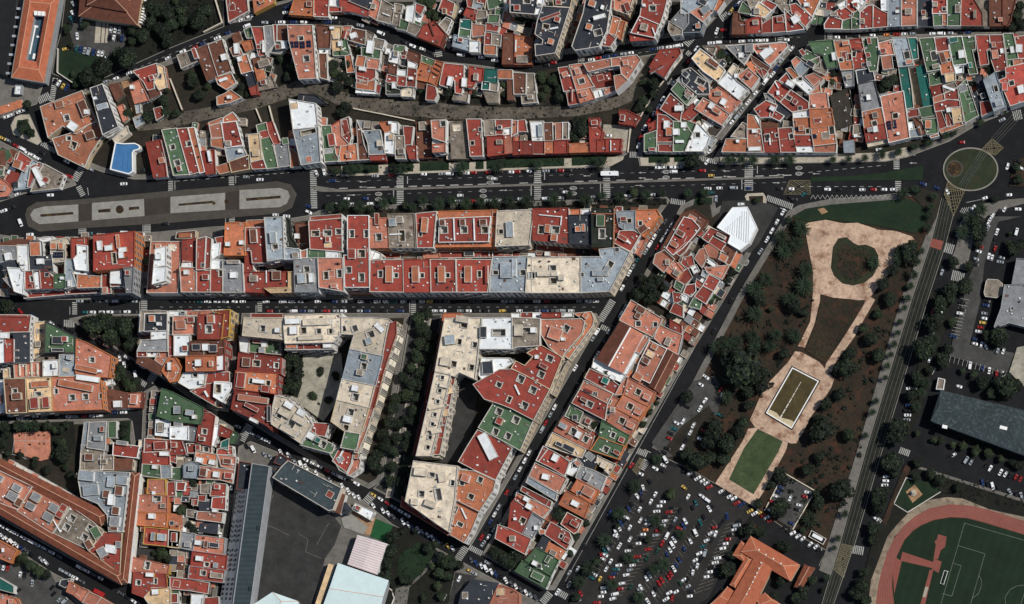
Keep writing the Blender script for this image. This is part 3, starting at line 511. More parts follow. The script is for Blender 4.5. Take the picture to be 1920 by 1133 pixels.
for t in (0.1, 0.34, 0.62, 0.88):
    A_, B_ = [(1768, 372), (1746, 455), (1711, 560), (1623, 850), (1576, 1020), (1540, 1140)], [(1784, 386), (1770, 465), (1738, 565), (1652, 850), (1602, 1020), (1560, 1140)]
    q = [(a[0] + (b[0] - a[0]) * t, a[1] + (b[1] - a[1]) * t) for a, b in zip(A_, B_)]
    L += [seg(*q[i], *q[i + 1], 0.55) for i in range(len(q) - 1)]
    L += [seg(1837 + 15 * t, 283 + 7 * t, 1797 + 15 * t, 346 + 6 * t, 0.5), seg(1837 + 15 * t, 283 + 7 * t, 1905 + 18 * t, 205 + 10 * t, 0.5)]
marking('tram_rail', L, RAIL, 'steel tram rails running down the right side and over the roundabout', z0=zt)
marking('tram_kerb', [s_ for A_ in ([(1766, 372), (1745, 455), (1710, 560), (1622, 850), (1575, 1020), (1539, 1140)], [(1788, 402), (1773, 460), (1739, 565), (1653, 850), (1603, 1020), (1561, 1140)]) for s_ in [seg(*A_[i], *A_[i + 1], 1.0) for i in range(len(A_) - 1)]], G_KERB, 'pale kerbs on both sides of the tram bed', z0=zt)
patch('tram_crossing', mat('brick_crossing', (132, 70, 60), amp=0.2, rand=0), Q(1600, 280, 575, 655, 660, 675, 640, 740, 560, 715), 'reddish pedestrian crossing over the tram bed', 'crossing')
def ylines(ox, oy, *v, w=0.4): q = Q(ox, oy, *v); return [seg(*q[i], *q[i + 1], w) for i in range(len(q) - 1)]
marking('court_line', ylines(320, 843, 935, 615, 1010, 660, 990, 750, 1110, 800) + ylines(320, 843, 720, 415, 755, 330) + ylines(320, 843, 1160, 540, 1070, 700) + ylines(320, 843, 670, 550, 750, 570, 870, 630), mat('faded_paint', (128, 126, 112), amp=0.3, rand=0), 'faded white court lines on the school yard', z0=None)
L = []
for y in range(0, 30): 
    x0 = 1900 - y * 0
marking('bay_line', [seg(*q) for q in [(1797 + 4 - i * 1.6, 560 + i * 6, 1813 + 4 - i * 1.6, 563 + i * 6, 0.6) for i in range(13)] + [(1783 + i * 8, 668 + i * 2.2, 1780 + i * 8, 680 + i * 2.2, 0.6) for i in range(14)]], P_WHITE, 'white bay lines of the right hand car park', z0=None)

L = []
for ax_, ay, bx_, by, n_, tx, ty in ((1206, 915, 1105, 1085, 24, 9, 6), (1240, 950, 1128, 1128, 24, -13, 3), (1262, 955, 1150, 1125, 24, 13, -2), (1290, 985, 1205, 1125, 20, -8, -11), (1300, 985, 1222, 1125, 20, 8, 11), (1345, 985, 1282, 1115, 18, -9, -10), (1362, 985, 1300, 1120, 18, 14, -5), (1385, 985, 1330, 1110, 16, -14, 5)):
    for k in range(n_):
        t_ = k / n_; L.append(seg(ax_ + (bx_ - ax_) * t_, ay + (by - ay) * t_, ax_ + (bx_ - ax_) * t_ + tx, ay + (by - ay) * t_ + ty, 0.4))
marking('bay_line', L, mat('faded_paint', (128, 126, 112), amp=0.3, rand=0), 'faded white bay lines of the big car park', z0=None)

patch('yard_lane', mat('pale_lane', (128, 116, 96), amp=.25, stain=.6, stain_rgb=(90, 80, 64), rand=0), Q(1600, 0, 468, 290, 490, 300, 500, 480, 462, 490, 520, 790, 440, 800, 425, 640, 400, 492, 430, 442, 478, 436), 'pale lane between the two teal roof strips', 'lane')

marking('court_line', ylines(0, 560, 105, 1040, 370, 1045, w=.7) + ylines(0, 560, 190, 980, 185, 1180, w=.6) + ylines(0, 560, 112, 985, 95, 1130, w=.7) + ylines(0, 843, 20, 20, 110, 40, 200, 70, w=.8), P_WHITE, 'white lines on the terracotta playground', z0=None)
marking('planter_spot', [[(((0 + a * .256) + r_ * math.cos(t)), (560 + b * .256) + .7 * r_ * math.sin(t)) for t in (0, .8, 1.6, 2.4, 3.1, 3.9, 4.7, 5.5)] for a, b, r_ in ((145, 1005, 2.5), (218, 1002, 3), (285, 1002, 2.5), (325, 1002, 2.5), (220, 1070, 3), (290, 1065, 2.2), (325, 1065, 2.2), (150, 1110, 2.5))], G_BED, 'dark oval planter pits in the terracotta playground', z0=None)
BUILD = '''
@ 0 0
# row by the top left walled garden|W
a9/c 300 785 600 670 705 890 640 920 560 980 540 975 460 920 355 1005 ; w 490 865 40 45 -15 ; b w 540 930 70 60 35 ; b a 440 770 60 50 -15 ; b t 620 800 60 120 -22 ; b w 645 825 45 35
a8/c 540 975 708 892 755 990 660 1133 620 1225 430 1133 390 1020 ; b t 668 998 65 60 -20 ; w 540 1065 45 50 20 ; w 505 1015 35 30
k14/w 665 650 750 620 865 930 755 985 ; b s 755 785 80 40 -15 ; b w 700 725 25 20
R7/w 980 525 1145 470 1165 555 1125 600 1130 650 1085 660 1055 600
c7 1152 470 1200 490 1225 640 1167 660 1133 600 1167 557 ; w 1170 560 25 30
p7 950 625 1025 590 1090 735 990 760 ; b w 975 645 30 30
t6 800 625 865 610 905 690 850 735
t6 1087 664 1160 647 1170 690 1105 720
p5 865 785 900 770 935 870 905 890
r5 1130 800 1185 785 1200 850 1150 880
s4 995 770 1025 765 1030 820 1005 830
s4 980 870 1040 850 1055 900 1000 935
o5 -10 790 150 735 175 775 -10 840
w4 120 630 160 632 155 690 112 688
b7/b 900 960 930 930 945 975 850 1050 830 1020
@ 0 280
# triangle west of the plaza|W
R7/w 148 20 235 80 185 165 105 122 ; b o 135 115 55 60 20
R6 85 160 145 190 105 280 50 235 ; b k 120 262 40 40
s6 170 165 250 88 300 112 215 285 110 300
r7/w 230 130 290 100 315 112 225 280 205 275
n6 318 110 470 190 435 285 230 308 245 270 ; b w 290 205 40 150 -27 ; b r 345 230 45 40 30
g5 0 0 65 10 80 50 20 110 -10 60
g5 -10 120 30 130 20 190 -10 200
t5 -10 20 30 10 40 110 -10 150
p6 0 220 40 235 90 290 60 340 -10 350
# block between plaza and lower street|W
t10 -10 690 120 660 210 665 215 700 130 704 -10 706
y14/w -10 712 120 712 132 800 -10 830 ; b w 65 790 45 55
w14/w 132 706 205 704 215 890 170 890 132 822
k14 207 690 245 670 305 680 312 790 372 775 385 890 217 895 ; b o 265 735 75 100 ; b w 300 825 50 40
w12/w 285 655 385 645 385 668 310 678 302 670
b13/c 375 670 500 650 522 690 475 694 480 820 378 830 ; b o 400 715 45 45 ; b o 455 715 35 50 ; s 425 775 80 45
R14/t 525 655 645 650 645 700 592 704 565 790 527 800
w15/w 570 705 640 712 645 890 560 880 545 805 572 775
t12 650 660 686 660 686 890 650 890
R20/o 690 635 985 605 980 860 690 890 ; b w 735 710 35 70 ; b w 805 728 60 40 ; b w 905 740 60 35 ; b w 895 780 40 45 ; w 838 800 30 80 ; b o 870 680 25 100
R14 800 870 908 858 902 1000 815 1005 ; b w 858 935 85 110
R12 750 895 798 892 815 1055 750 1060
y20/y 912 870 980 868 970 1050 930 1050
p9 835 1020 925 1008 925 1050 840 1055
s14/w 480 810 545 808 558 880 530 905 560 1000 480 1020 ; b w 515 985 25 50
o14/w 570 920 738 935 735 1010 570 1015
w13/w 532 858 650 888 645 918 568 915 525 905
R14/w 188 895 240 890 260 1020 190 1025 ; w 235 950 25 40
w14/w 242 890 290 890 300 1020 262 1022
R14/w 292 890 340 888 390 950 390 1015 302 1020 ; w 345 920 30 35
g14/w 400 925 475 920 475 1015 400 1020 ; b w 460 948 25 20
w14/w 60 870 182 880 172 1060 110 1040
y12 30 950 100 935 100 1030
r8/w 180 1035 475 1030 475 1065 180 1090
k13 20 835 130 818 165 870 60 868 35 940
r9 480 1025 735 1015 735 1050 490 1062
p11/w 1110 680 1330 680 1300 1050 1080 1050
w21/w 1140 735 1215 715 1215 850 1130 860 ; b w 1165 790 40 40
w21/w 1130 868 1215 868 1212 960 1120 985
@ 320 280
t8/c 50 612 180 600 180 652 40 650 ; b o 110 635 90 30
r13/r 90 670 192 655 186 825 90 828
r16/w 195 660 258 645 245 880 192 882 ; w 240 850 40 30
r15/w 262 645 300 658 290 870 250 880
w14/w 305 700 362 690 355 770 310 800
r13/w 330 652 400 640 392 765 368 765
o14/o 405 545 550 540 545 690 545 775 395 775 ; b w 428 700 40 32 ; b w 525 688 32 32
y14/w 385 815 525 840 535 1045 385 1050 ; b w 465 925 50 45 ; b n 465 830 90 25
R14/w 297 882 383 882 380 1045 295 1045 ; w 368 910 30 45
R14/w 195 892 290 892 288 1045 195 1045
p14/w 72 868 187 872 187 1045 82 1045 ; b w 120 905 35 35
w13/w 92 822 155 830 158 862 82 862
w12/w 310 812 380 815 380 875 305 875
r14/w 550 580 688 575 708 832 602 832 592 740 550 740 ; b t 612 640 50 100
o10/o 560 525 685 520 685 568 560 570
s18/w 690 505 820 500 830 800 712 818 ; b s 757 650 45 80 ; w 765 715 45 35
s17/w 833 722 945 737 950 800 835 805
t9/t 912 545 1000 540 1002 728 945 720 ; b w 930 640 38 38
G12/k 822 510 870 520 880 640 925 710 840 715
R12/w 550 745 590 745 600 880 548 900
r12/r 540 905 860 900 862 1008 685 1010 678 1050 540 1045 ; b t 782 930 65 65 ; b n 612 950 55 45 ; b w 705 935 8 90
c14/c 866 902 903 902 903 1045 735 1050 690 1020 866 1015
y16/w 907 807 1065 797 1083 1045 912 1045 ; w 997 880 42 42 ; b s 965 950 60 70 ; b w 1035 945 35 70
p17/w 1082 800 1258 800 1268 1040 1090 1010 ; w 1140 925 38 55 ; w 1237 911 35 55
R17/w 1015 530 1252 508 1255 748 1140 738 1025 730 ; w 1062 618 58 40 ; w 1150 615 58 40 ; w 1230 605 40 40
r12/w 1028 498 1250 480 1252 502 1025 522
g16/w 1003 735 1135 737 1135 795 1000 795
p16/w 955 750 998 740 998 795 957 795
w16/w 1140 752 1235 752 1235 795 1140 795
@ 640 280
R17/w 50 490 200 490 205 1010 30 1010 22 780 48 780 ; w 78 620 35 55 ; w 183 620 30 55 ; w 150 765 50 55 ; w 150 940 40 60 ; w 55 885 40 45 ; b r 80 770 55 70
p16/o 205 510 340 505 350 720 212 720 ; w 275 645 42 52 ; b r 265 515 32 85
n16/w 345 480 530 475 542 720 357 720 ; w 445 635 42 80 ; b s 380 540 50 55 ; b n 430 520 50 45 ; b w 400 625 90 8
R16/w 550 475 695 460 672 720 560 720 ; b o 615 560 45 110 ; w 580 625 22 28
o13/o 712 460 1140 450 1140 492 1095 490 720 508
r16/w 722 512 1092 497 1075 675 717 680 ; w 755 592 48 48 ; w 900 592 48 48 ; w 1052 592 48 48 ; b t 892 540 40 50 ; b t 745 545 40 45 ; b t 1042 540 50 45 ; b w 828 590 8 160 ; b w 975 590 8 160
o13/o 1096 500 1135 500 1115 712 690 715 717 684 1078 680
b16/b 1145 457 1400 445 1400 520 1375 700 1132 710 ; w 1170 605 32 32 ; b s 1237 590 50 110
r4 300 765 430 762 430 795 300 797
n4 435 762 600 757 600 793 435 795
p5/p 605 752 715 752 720 795 605 795
r4/w 725 752 1250 752 1250 788 725 795 ; b w 1085 770 6 30 ; b w 1110 770 6 30 ; b k 940 770 70 35
w12/w 217 735 292 768 285 800 215 805
R17/w 217 817 450 812 455 1045 212 1042 ; b o 355 920 50 118 ; w 287 915 33 50 ; w 402 925 30 33
R17/w 462 812 645 812 650 1045 467 1045 ; b o 547 920 50 118 ; w 509 925 20 33 ; w 592 925 30 33
R17/w 656 812 835 812 840 1045 661 1045 ; b o 738 920 50 118 ; w 699 925 20 33 ; w 780 925 30 33
R17/w 846 812 1100 812 1070 1045 851 1045 ; b o 932 920 50 118 ; w 889 925 22 33 ; w 1012 915 28 45 ; b r 1068 920 20 130
s17/w 1112 792 1393 787 1393 1045 1087 1045 ; b s 1215 890 90 110 ; w 1130 905 40 30 ; w 1330 905 40 40 ; b s 1270 870 30 130
p8/p 30 1015 205 1014 205 1050 30 1050 ; b w 105 1025 40 18
@ 960 280
R16/w 155 440 410 435 415 690 157 665 ; b o 263 585 38 60 ; w 212 590 35 58 ; w 320 590 55 50 ; b o 312 652 45 50 ; b w 280 490 160 6 ; b w 362 525 6 70
k16/y 418 487 575 482 580 700 422 692 ; b o 488 590 40 40 ; b o 527 580 25 55 ; w 508 568 14 22
o12/o 423 448 503 445 503 478 421 482
w12/w 507 445 570 440 572 476 507 478
G18/o 585 440 740 435 735 715 590 715 ; b g 652 527 60 85 ; w 660 620 42 70 ; b o 660 475 150 6
s14/y 765 460 900 455 903 598 832 592 785 565 ; w 860 525 32 32
r13 752 442 762 440 762 560 790 600 760 610 745 600
R14/w 790 602 893 597 938 630 870 748 755 688 ; b r 815 655 70 30 30 ; b w 855 680 40 15 40
o13/o 915 450 1060 445 1085 490 970 640 908 598 ; w 940 543 28 32 ; b t 960 590 70 50 -35
p10/p 890 752 945 642 978 662 925 772
s18/c 508 792 652 792 642 737 750 725 800 722 862 757 715 1040 508 1050 ; w 770 737 45 38 ; w 720 845 42 48 30 ; w 512 920 35 42 ; b s 650 910 115 40 ; b s 695 890 40 60 30 ; b s 652 955 42 30
b18/b 120 797 503 792 503 1050 102 1050 ; b b 238 915 95 38 ; b b 315 918 45 30 ; w 300 870 48 38 ; w 305 965 48 42 ; w 145 925 45 45 ; b b 365 945 40 35
r4 185 705 375 718 375 753 185 742
t4 380 720 470 725 470 760 380 755
t4 185 760 440 765 440 788 185 788 ; b w 262 770 38 30
k4 475 725 630 740 645 785 475 785
# houses between the diagonal streets|N
t7/t 1180 586 1250 469 1340 449 1434 520 1391 586 1328 648 1270 723 1191 812 1094 734
R8/w 1211 586 1262 500 1320 516 1375 578 1320 648 1250 723 1180 773 1133 727 ; b t 1235 620 60 40 30 ; b o 1190 700 55 35 30
p7 1055 772 1118 742 1190 808 1112 900 1037 835 ; b n 1140 830 30 40
p7 1140 845 1200 828 1255 900 1222 962 1128 892
g6 1180 1095 1235 1022 1290 1050 1250 1130
@ 1280 280
R7/w 20 690 60 682 20 745 -20 780 -50 760
r7/w 205 577 240 592 348 632 322 690 222 635 188 682 145 650 ; b n 285 640 70 25 27
R7/w 225 637 320 692 280 742 195 682
p7 160 712 205 692 258 737 250 798 190 780
t7/w 328 692 395 747 345 850 260 800 300 722 ; b o 300 800 58 50 27
o7 382 765 430 772 380 870 357 852
p7/w 127 737 160 727 187 790 138 860 90 800 ; s 108 818 30 50
p7 167 872 340 852 287 950 180 902
w6/w 165 782 250 842 236 865 172 822
R7/w 195 922 270 962 225 1040 152 1002
r7/w 150 1004 223 1042 170 1130 90 1080
k6 95 902 135 940 100 985 65 950
g6 80 1095 140 1120 125 1170 50 1150
w6/w 60 860 100 850 120 890 85 910
r6/w 5 800 70 780 85 850 40 870 -10 840
R6/w 105 955 150 985 130 1020 95 1000
s6/w 150 890 185 900 170 940 140 925
r6/w -20 900 40 880 70 940 20 990 -30 960
R6/w 30 1000 90 990 95 1040 60 1080 10 1050
w6/w 0 1060 45 1075 30 1120 -20 1090
p6/w -70 850 -20 830 20 880 -40 930
g6/w -45 965 5 995 -15 1040 -60 1010
r6/w -70 1050 -10 1060 -10 1110 -60 1130
@ 960 560
p8 875 15 1100 150 1083 188 1030 278 792 158 ; b t 945 85 70 50 30 ; w 925 185 38 38 ; w 1050 190 30 35 ; b t 925 130 40 40 30
R7/w 1192 30 1250 62 1250 135 1160 98
R7/w 1163 160 1240 200 1240 252 1160 212 ; w 1222 172 40 50 30
p8 1082 192 1158 230 1248 268 1215 408 1112 350 1045 290 ; b n 1145 318 40 60 25
w8/w 605 445 690 490 812 553 830 565 800 612 690 560 590 502 ; w 690 545 30 30 ; b w 740 580 40 30 30
w6/w 1035 232 1105 262 1080 305 1015 285
r8 572 517 690 572 788 640 755 700 537 582 ; b T 687 605 50 45 25
p8/w 978 272 1005 290 935 400 905 382
w7/w 903 385 932 402 842 552 817 548
o6 940 402 975 350 1000 368 962 425
p8/w 1012 312 1132 372 1010 618 905 565 930 480 ; b o 1045 355 45 40 30 ; b c 1015 408 55 45 30 ; b t 985 460 50 45 30 ; b o 925 575 65 50 30
p10/w 530 602 738 700 700 768 502 662 ; w 610 700 42 42 25 ; b r 565 680 60 20 25
R10/w 500 667 698 772 680 888 442 765 ; w 570 775 48 42 25 ; b t 530 745 50 25 30
p9/w 702 702 792 742 745 872 685 880 ; w 770 735 30 32 25 ; w 713 755 28 28 25 ; w 705 838 32 38 25
p9/w 792 640 845 575 848 600 815 700 760 705
p10/o 852 582 1050 690 1000 788 822 700 ; w 925 685 40 40 25 ; b p 990 725 50 40 27
p10/o 820 704 998 792 930 888 762 800 ; w 865 790 42 42 25 ; b p 925 830 55 40 27
p10/o 760 804 928 892 865 1000 702 900 ; w 805 895 42 42 25 ; b p 870 930 60 42 27
g10/o 660 898 860 1004 822 1078 640 1012 ; w 740 1000 32 38 25 ; b r 805 1037 42 38 25
g10/o 638 1018 820 1082 780 1175 580 1110 ; w 688 1105 42 42 25 ; b r 770 1130 50 30 30
g7 430 782 520 835 490 908 392 860 ; b k 465 875 40 40
n5 527 842 640 902 600 970 492 910
p9/w 375 872 600 1005 570 1108 312 970 ; w 448 975 42 52 30 ; w 540 1030 40 45 30 ; b s 375 935 55 35 30 ; b w 490 1000 40 50 30
c9/w 300 985 540 1105 510 1165 250 1075 ; b k 420 1100 90 40 27 ; b k 350 1070 50 30 27
@ 960 843
r9/w 232 -20 262 -5 195 85 182 80
R9/w 265 -2 335 32 420 92 385 190 285 130 198 88 ; b w 320 62 45 55 27
p9/w 172 102 400 212 345 320 130 192 ; b w 250 202 52 42 15
s9/w 122 205 330 322 318 370 107 240 ; w 190 310 42 42 27
r9/w 78 272 290 382 280 428 66 300
p9/w 37 320 285 432 225 498 27 370 ; b w 130 420 50 40 30 ; b w 110 365 45 35 30
R9/w -5 400 38 345 150 450 75 618 -25 572 ; w 80 520 40 40 27 ; b w 25 510 20 20
y9/w 152 470 225 520 147 648 80 610 ; b w 180 575 30 35
R9/w -100 555 -20 580 140 655 95 765 -120 650 ; b n 8 655 40 40
k8 480 60 570 10 640 60 600 148 690 190 640 250 500 130
b8 622 92 630 50 758 112 712 180
y8/w 502 122 590 152 690 202 650 300 600 285 470 205 ; b y 560 200 40 60 30
o9/o 482 220 638 302 590 392 437 300 ; b p 560 310 80 60 30 ; w 490 320 25 30
o9/o 402 307 570 392 530 498 347 400 ; b w 465 398 58 40 27
R8 407 465 515 522 480 600 455 615 362 545 ; b R 460 545 60 40 30
r9/w 285 535 420 610 440 662 400 730 240 620 ; b R 405 665 48 38 27 ; w 360 635 25 30 27 ; b o 225 605 40 35
k9 222 640 275 662 235 750 182 720
o9 272 682 385 742 340 810 240 762
g9/w 180 724 238 752 342 812 285 922 102 810 ; w 200 855 30 30 27 ; b w 172 835 40 35 27 ; b g 265 805 30 55 30
g8/w 78 818 285 928 245 1015 27 890 ; b g 190 930 90 50 27
w8/w 430 100 480 65 520 115 440 190 400 175 ; w 455 120 20 20
# beige and red block beside the tree alley|W
@ 640 560
b18/b 762 150 1027 145 1005 368 980 588 865 537 830 567 692 530 ; w 900 198 48 32 ; w 825 480 40 42 ; w 978 340 35 40 ; w 955 505 35 40 ; b s 800 305 72 68 -5 ; w 866 318 32 42 ; b b 892 155 90 45 ; b b 765 465 70 60
o12/o 752 112 868 112 868 142 765 146 690 525 682 520
b18/b 690 542 800 555 770 690 737 830 700 985 657 1150 552 1150 622 850 ; w 740 580 28 28 ; w 720 675 28 28 ; w 706 755 28 28 ; w 685 850 28 28 ; w 667 920 28 28 ; w 650 1017 28 28 ; w 635 1090 28 28 ; b b 700 800 110 20 -12 ; b b 755 640 60 30 ; b b 700 975 70 30 -12
r13/b 803 558 835 570 720 1140 665 1140 740 830 ; b c 800 670 40 60 -10 ; b c 770 840 40 50 -10
r12/r 682 535 618 850 548 1150 532 1140 600 850 662 540
w18/w 1037 147 1250 142 1250 368 1012 368 1030 250 ; w 1155 250 95 48 ; b k 1045 250 50 80
w15/w 1030 437 1235 440 1255 470 1128 560 1030 588 1010 560 ; b k 1077 510 80 95 -5
n18/w 1255 142 1455 150 1450 342 1400 348 1290 352 1255 366 ; w 1365 230 80 32 ; b b 1300 235 60 80 ; b w 1410 235 40 40
@ 960 560
w10/w 0 112 62 112 62 135 0 137
r10 68 108 148 106 148 138 68 140
w10/w 155 108 210 108 210 138 155 138
r12/r 220 110 362 110 362 135 220 140
w12/w 368 110 447 108 447 130 368 134
p16/c 217 157 510 152 532 172 510 258 378 408 368 432 270 350 217 262 ; b p 320 262 95 85 20 ; w 398 220 45 50 30 ; b w 378 300 30 25
o12/c 455 110 580 100 600 150 590 200 415 440 388 415 520 262 540 170 515 145
R16/c 117 400 215 345 368 432 278 662 100 560 0 510 30 462 95 495 160 425 ; w 277 440 48 45 25 ; w 215 557 45 45 25 ; b w 185 430 30 30 ; b r 235 500 60 30 30
R16/c -280 630 -90 522 0 520 98 564 273 668 158 888 0 805 -90 770 -200 735 ; w -95 632 40 36 25 ; w 65 590 50 52 25 ; w 155 670 48 50 25 ; w 93 785 48 50 25 ; w -20 740 30 46 25 ; b w 40 670 12 80 -25
b12/c 378 472 410 460 380 500 330 620 300 700 280 690
k12 345 432 400 455 370 510 325 570 305 560
g14/c -115 740 2 810 154 893 60 1110 -30 1060 -242 945 ; w -95 828 46 46 25 ; w 30 890 48 50 25 ; w -120 975 42 46 25 ; w -28 1008 42 46 25 ; b R -88 900 48 52 25
@ 640 843
R13/w 1000 -140 1145 -75 1250 -10 1130 220 980 150 862 88 930 -30 ; b w 1075 -20 70 200 -27
o14/w 862 152 980 162 1128 232 1112 300 1010 452 832 362 ; w 1017 222 38 40 25 ; w 950 345 42 38 25 ; b p 915 212 60 55 20 ; w 885 245 35 35
o12/w 822 367 1008 456 950 600 900 680 792 618 ; w 835 440 30 55 25 ; w 870 548 45 30 25 ; b w 900 470 10 90 -25
b18/b 532 87 850 125 830 365 788 600 705 545 472 378 ; w 665 185 42 32 ; w 588 325 42 42 ; w 712 330 44 85 -10 ; w 815 245 30 40 ; b b 740 205 50 70 -10 ; b b 585 165 90 60 ; b b 655 400 80 45 20 ; b b 540 385 50 45
r11/p 447 352 470 384 702 550 785 605 782 625 700 575 440 415
# block with the gravel courtyard|W
@ 320 560
b16/b 542 142 828 147 828 298 530 270 ; w 675 220 38 46 ; b w 790 235 40 38
r10/r 592 113 820 115 820 138 592 138
b17/w 842 128 1250 112 1250 255 1195 318 842 328 832 210 ; w 975 235 40 44 ; w 1085 240 36 36 ; w 1175 240 32 36 ; b w 905 235 55 60 ; b b 1075 175 200 45 ; b w 900 170 110 40 ; b b 1030 290 180 30
r13/w 842 338 1100 338 1190 332 1190 368 842 374 ; b o 890 355 80 26 ; b w 1155 350 65 28
r16/r 502 402 803 435 800 548 492 525 ; w 630 475 52 44 ; w 775 490 32 38 ; b t 560 470 60 65
o16/r 480 532 783 552 775 698 468 660 ; w 590 605 30 38 ; w 715 620 32 36 ; b w 652 610 90 30 ; b R 520 600 60 110 ; b R 700 665 60 50
r15/r 468 670 640 690 640 745 758 790 738 958 690 918 447 808 476 672 ; b p 610 740 220 45 8 ; b k 728 848 28 115 ; b r 600 800 110 30 27 ; b w 615 895 65 25 27
t7 645 690 758 706 758 782 645 742
g9/w 582 302 800 312 800 408 582 390 ; b w 692 337 42 45 ; b R 640 320 60 25 ; b s 675 382 40 40
w10/w 505 280 578 300 565 395 515 385 ; w 570 340 20 80
b17/w 770 712 860 732 1005 872 1038 920 955 1058 742 918 752 790 ; w 882 922 52 46 30 ; w 800 855 40 40 30 ; b w 870 782 68 46 30 ; b w 962 838 62 46 30 ; b b 840 840 90 50 30 ; b b 945 890 90 50 30 ; b b 870 970 130 45 30
g14/w 982 1010 1072 1010 1200 1078 1182 1133 950 1070 ; b w 1032 1008 55 50 30 ; b T 1085 1040 40 36 30 ; w 1118 1070 42 48 30
r14/w 1020 958 1050 912 1160 920 1130 1008 1080 1000
@ 640 560
b17/c -65 150 0 142 218 142 345 152 372 172 350 175 95 262 -60 255 ; w 100 220 40 45 ; w 20 222 30 40 ; b w 285 215 40 80 -45
b18/c 98 265 348 178 330 260 302 418 67 368 ; w 215 265 55 48 ; b s 205 315 45 50
s18/c 66 372 303 422 250 638 12 588 ; w 190 378 42 50 ; w 165 495 42 44 ; b g 172 430 44 38 ; b n 140 545 46 40
b18/c 8 592 245 642 205 798 -30 740 ; w 133 605 38 44 ; w 105 722 46 50 ; b w 108 660 52 45
b18/c -30 744 203 802 147 988 30 972 -72 900 ; w 70 832 46 46 ; w 35 945 40 36 ; b w 50 885 60 50
g18/c 30 977 135 994 110 1110 0 1090 ; w 5 1060 30 40
r17/c 370 175 400 172 400 260 345 420 300 560 270 560 310 420
r17/c 272 564 300 566 240 800 205 805 240 660
p17/c 205 809 238 806 175 1000 118 1130 100 1125 150 1000
@ 640 843
g14/w -80 30 20 -40 85 -20 95 15 72 110 40 175 -10 150
R14/w -10 -10 90 -70 90 10 70 105 40 165 -60 85 ; b w 10 20 12 70 30
p12/w 45 185 78 110 100 20 150 15 130 140 105 160 60 190
# block east of the dark tree square|W
@ 0 560
n15/w 1037 95 1165 90 1222 95 1222 108 1060 110 1055 230 1025 240
k15/w 1062 112 1225 110 1222 232 1058 238 ; b o 1118 150 40 46 ; b w 1170 190 30 25
w14/w 1112 240 1225 235 1222 290 1112 300
y13 1040 308 1228 297 1228 385 1010 385
r12 1010 392 1072 388 1075 425 1010 425
w11/w 1080 392 1160 390 1170 425 1080 425
t12 1008 442 1080 432 1188 490 1175 560 1000 470
p11 1165 390 1230 390 1230 420 1190 485 1140 450
o12/o 1190 530 1240 430 1275 415 1330 505 1300 602 1250 612 ; b w 1250 500 30 60
@ 320 560
p14/w 22 132 188 132 188 258 18 265 ; b p 80 195 70 66 ; b r 155 160 50 40
p12 122 97 305 90 305 117 122 122
w12/w -5 95 115 95 115 128 -5 128 ; b k 95 108 35 22
r18/h 205 122 385 117 365 295 202 295 ; w 280 225 46 56 ; b o 300 155 50 60
r16/h 310 92 435 85 430 185 425 280 372 290 390 117
t16/r 147 317 388 302 392 408 147 413 ; b k 195 360 62 46 ; b k 320 370 60 56 ; b w 262 360 50 50
o16/r 117 425 335 422 330 528 117 530 ; b w 210 475 48 50 ; b o 300 480 25 40
w16/r 340 425 388 418 388 520 340 525
w14/w 28 272 140 272 145 415 28 418
R12/w -10 270 22 270 22 415 -10 420
w12/w 98 547 268 542 250 648 142 662 62 615 ; w 180 560 36 30
p12 0 505 40 490 60 520 20 590 -20 580
r12/c 255 552 428 540 432 608 330 605 330 615 260 625
R12/c 262 630 322 620 315 720 338 740 320 780 152 680 ; b w 265 700 14 50 -30
w15/w 325 612 442 622 445 650 380 755 318 718 ; w 350 660 40 60
# west blocks along the small street|W
@ 0 560
R12/w -10 122 228 125 213 242 -10 248 ; b r 100 130 210 12
w14/y -10 300 35 302 35 465 -10 470
R14/w 40 302 95 302 95 460 42 465 ; b w 40 275 60 40
k12 100 257 215 257 215 460 97 465 ; b n 120 380 40 12 ; b n 120 435 40 12
c9/c 255 180 333 170 330 393 250 440
g13/k 337 170 420 212 548 280 550 395 332 395 ; b k 430 310 80 55 ; b R 480 300 40 40 ; b k 430 380 90 25
n9 272 407 430 402 430 448 320 452 270 455
w11/w 320 457 430 452 435 562 320 568 ; b w 405 495 25 40
s11/w 440 415 598 402 555 568 437 568
p12/o 565 302 625 320 818 422 800 575 720 572 560 545 560 480 ; w 675 450 38 38 ; b o 640 520 165 38 12 ; b w 735 535 30 18
p10/w 105 472 318 467 315 568 112 578 ; b b 148 522 10 90 ; b b 195 522 10 90 ; b b 235 522 10 90 ; b b 278 522 10 90
t14/c 32 592 185 590 193 833 52 838 ; w 110 680 38 38 ; b t 130 720 70 50
c14/c 197 587 383 582 385 822 215 828 ; b o 300 630 130 45 ; b R 260 770 60 80 ; b R 345 765 50 80 ; w 280 700 48 30
p14/o 392 582 528 577 740 602 758 808 397 822 ; b o 560 640 250 48 11 ; w 530 725 42 42 ; w 627 720 42 42 ; b w 650 588 170 40 8 ; w 412 680 28 36 ; w 738 715 20 38
t8 762 700 800 665 930 692 935 798 900 802 765 808 ; b w 865 775 58 48
p7/t 940 697 1045 692 1030 798 940 798 ; b p 985 740 50 70
w8/w 765 590 820 590 820 620 770 640 ; b w 735 640 50 30
w9/r -20 600 30 602 40 830 -20 840 ; b r 0 740 40 60
c7/w 30 520 65 510 70 575 30 578
s8/s 622 910 653 907 640 1050 592 1130
y9 657 912 778 902 768 1110 640 1090 ; b s 725 1025 55 36 ; b R 755 960 30 40
g7/w 797 907 850 902 850 1018 797 1018
o7 770 1025 800 1025 800 1060 770 1060
@ 0 843
n7 600 -30 765 -10 750 150 590 150 ; b t 660 60 60 50
R8/w 835 -45 1020 -20 1003 60 830 40 ; b y 900 -45 80 30
n7 740 45 830 45 830 148 740 145
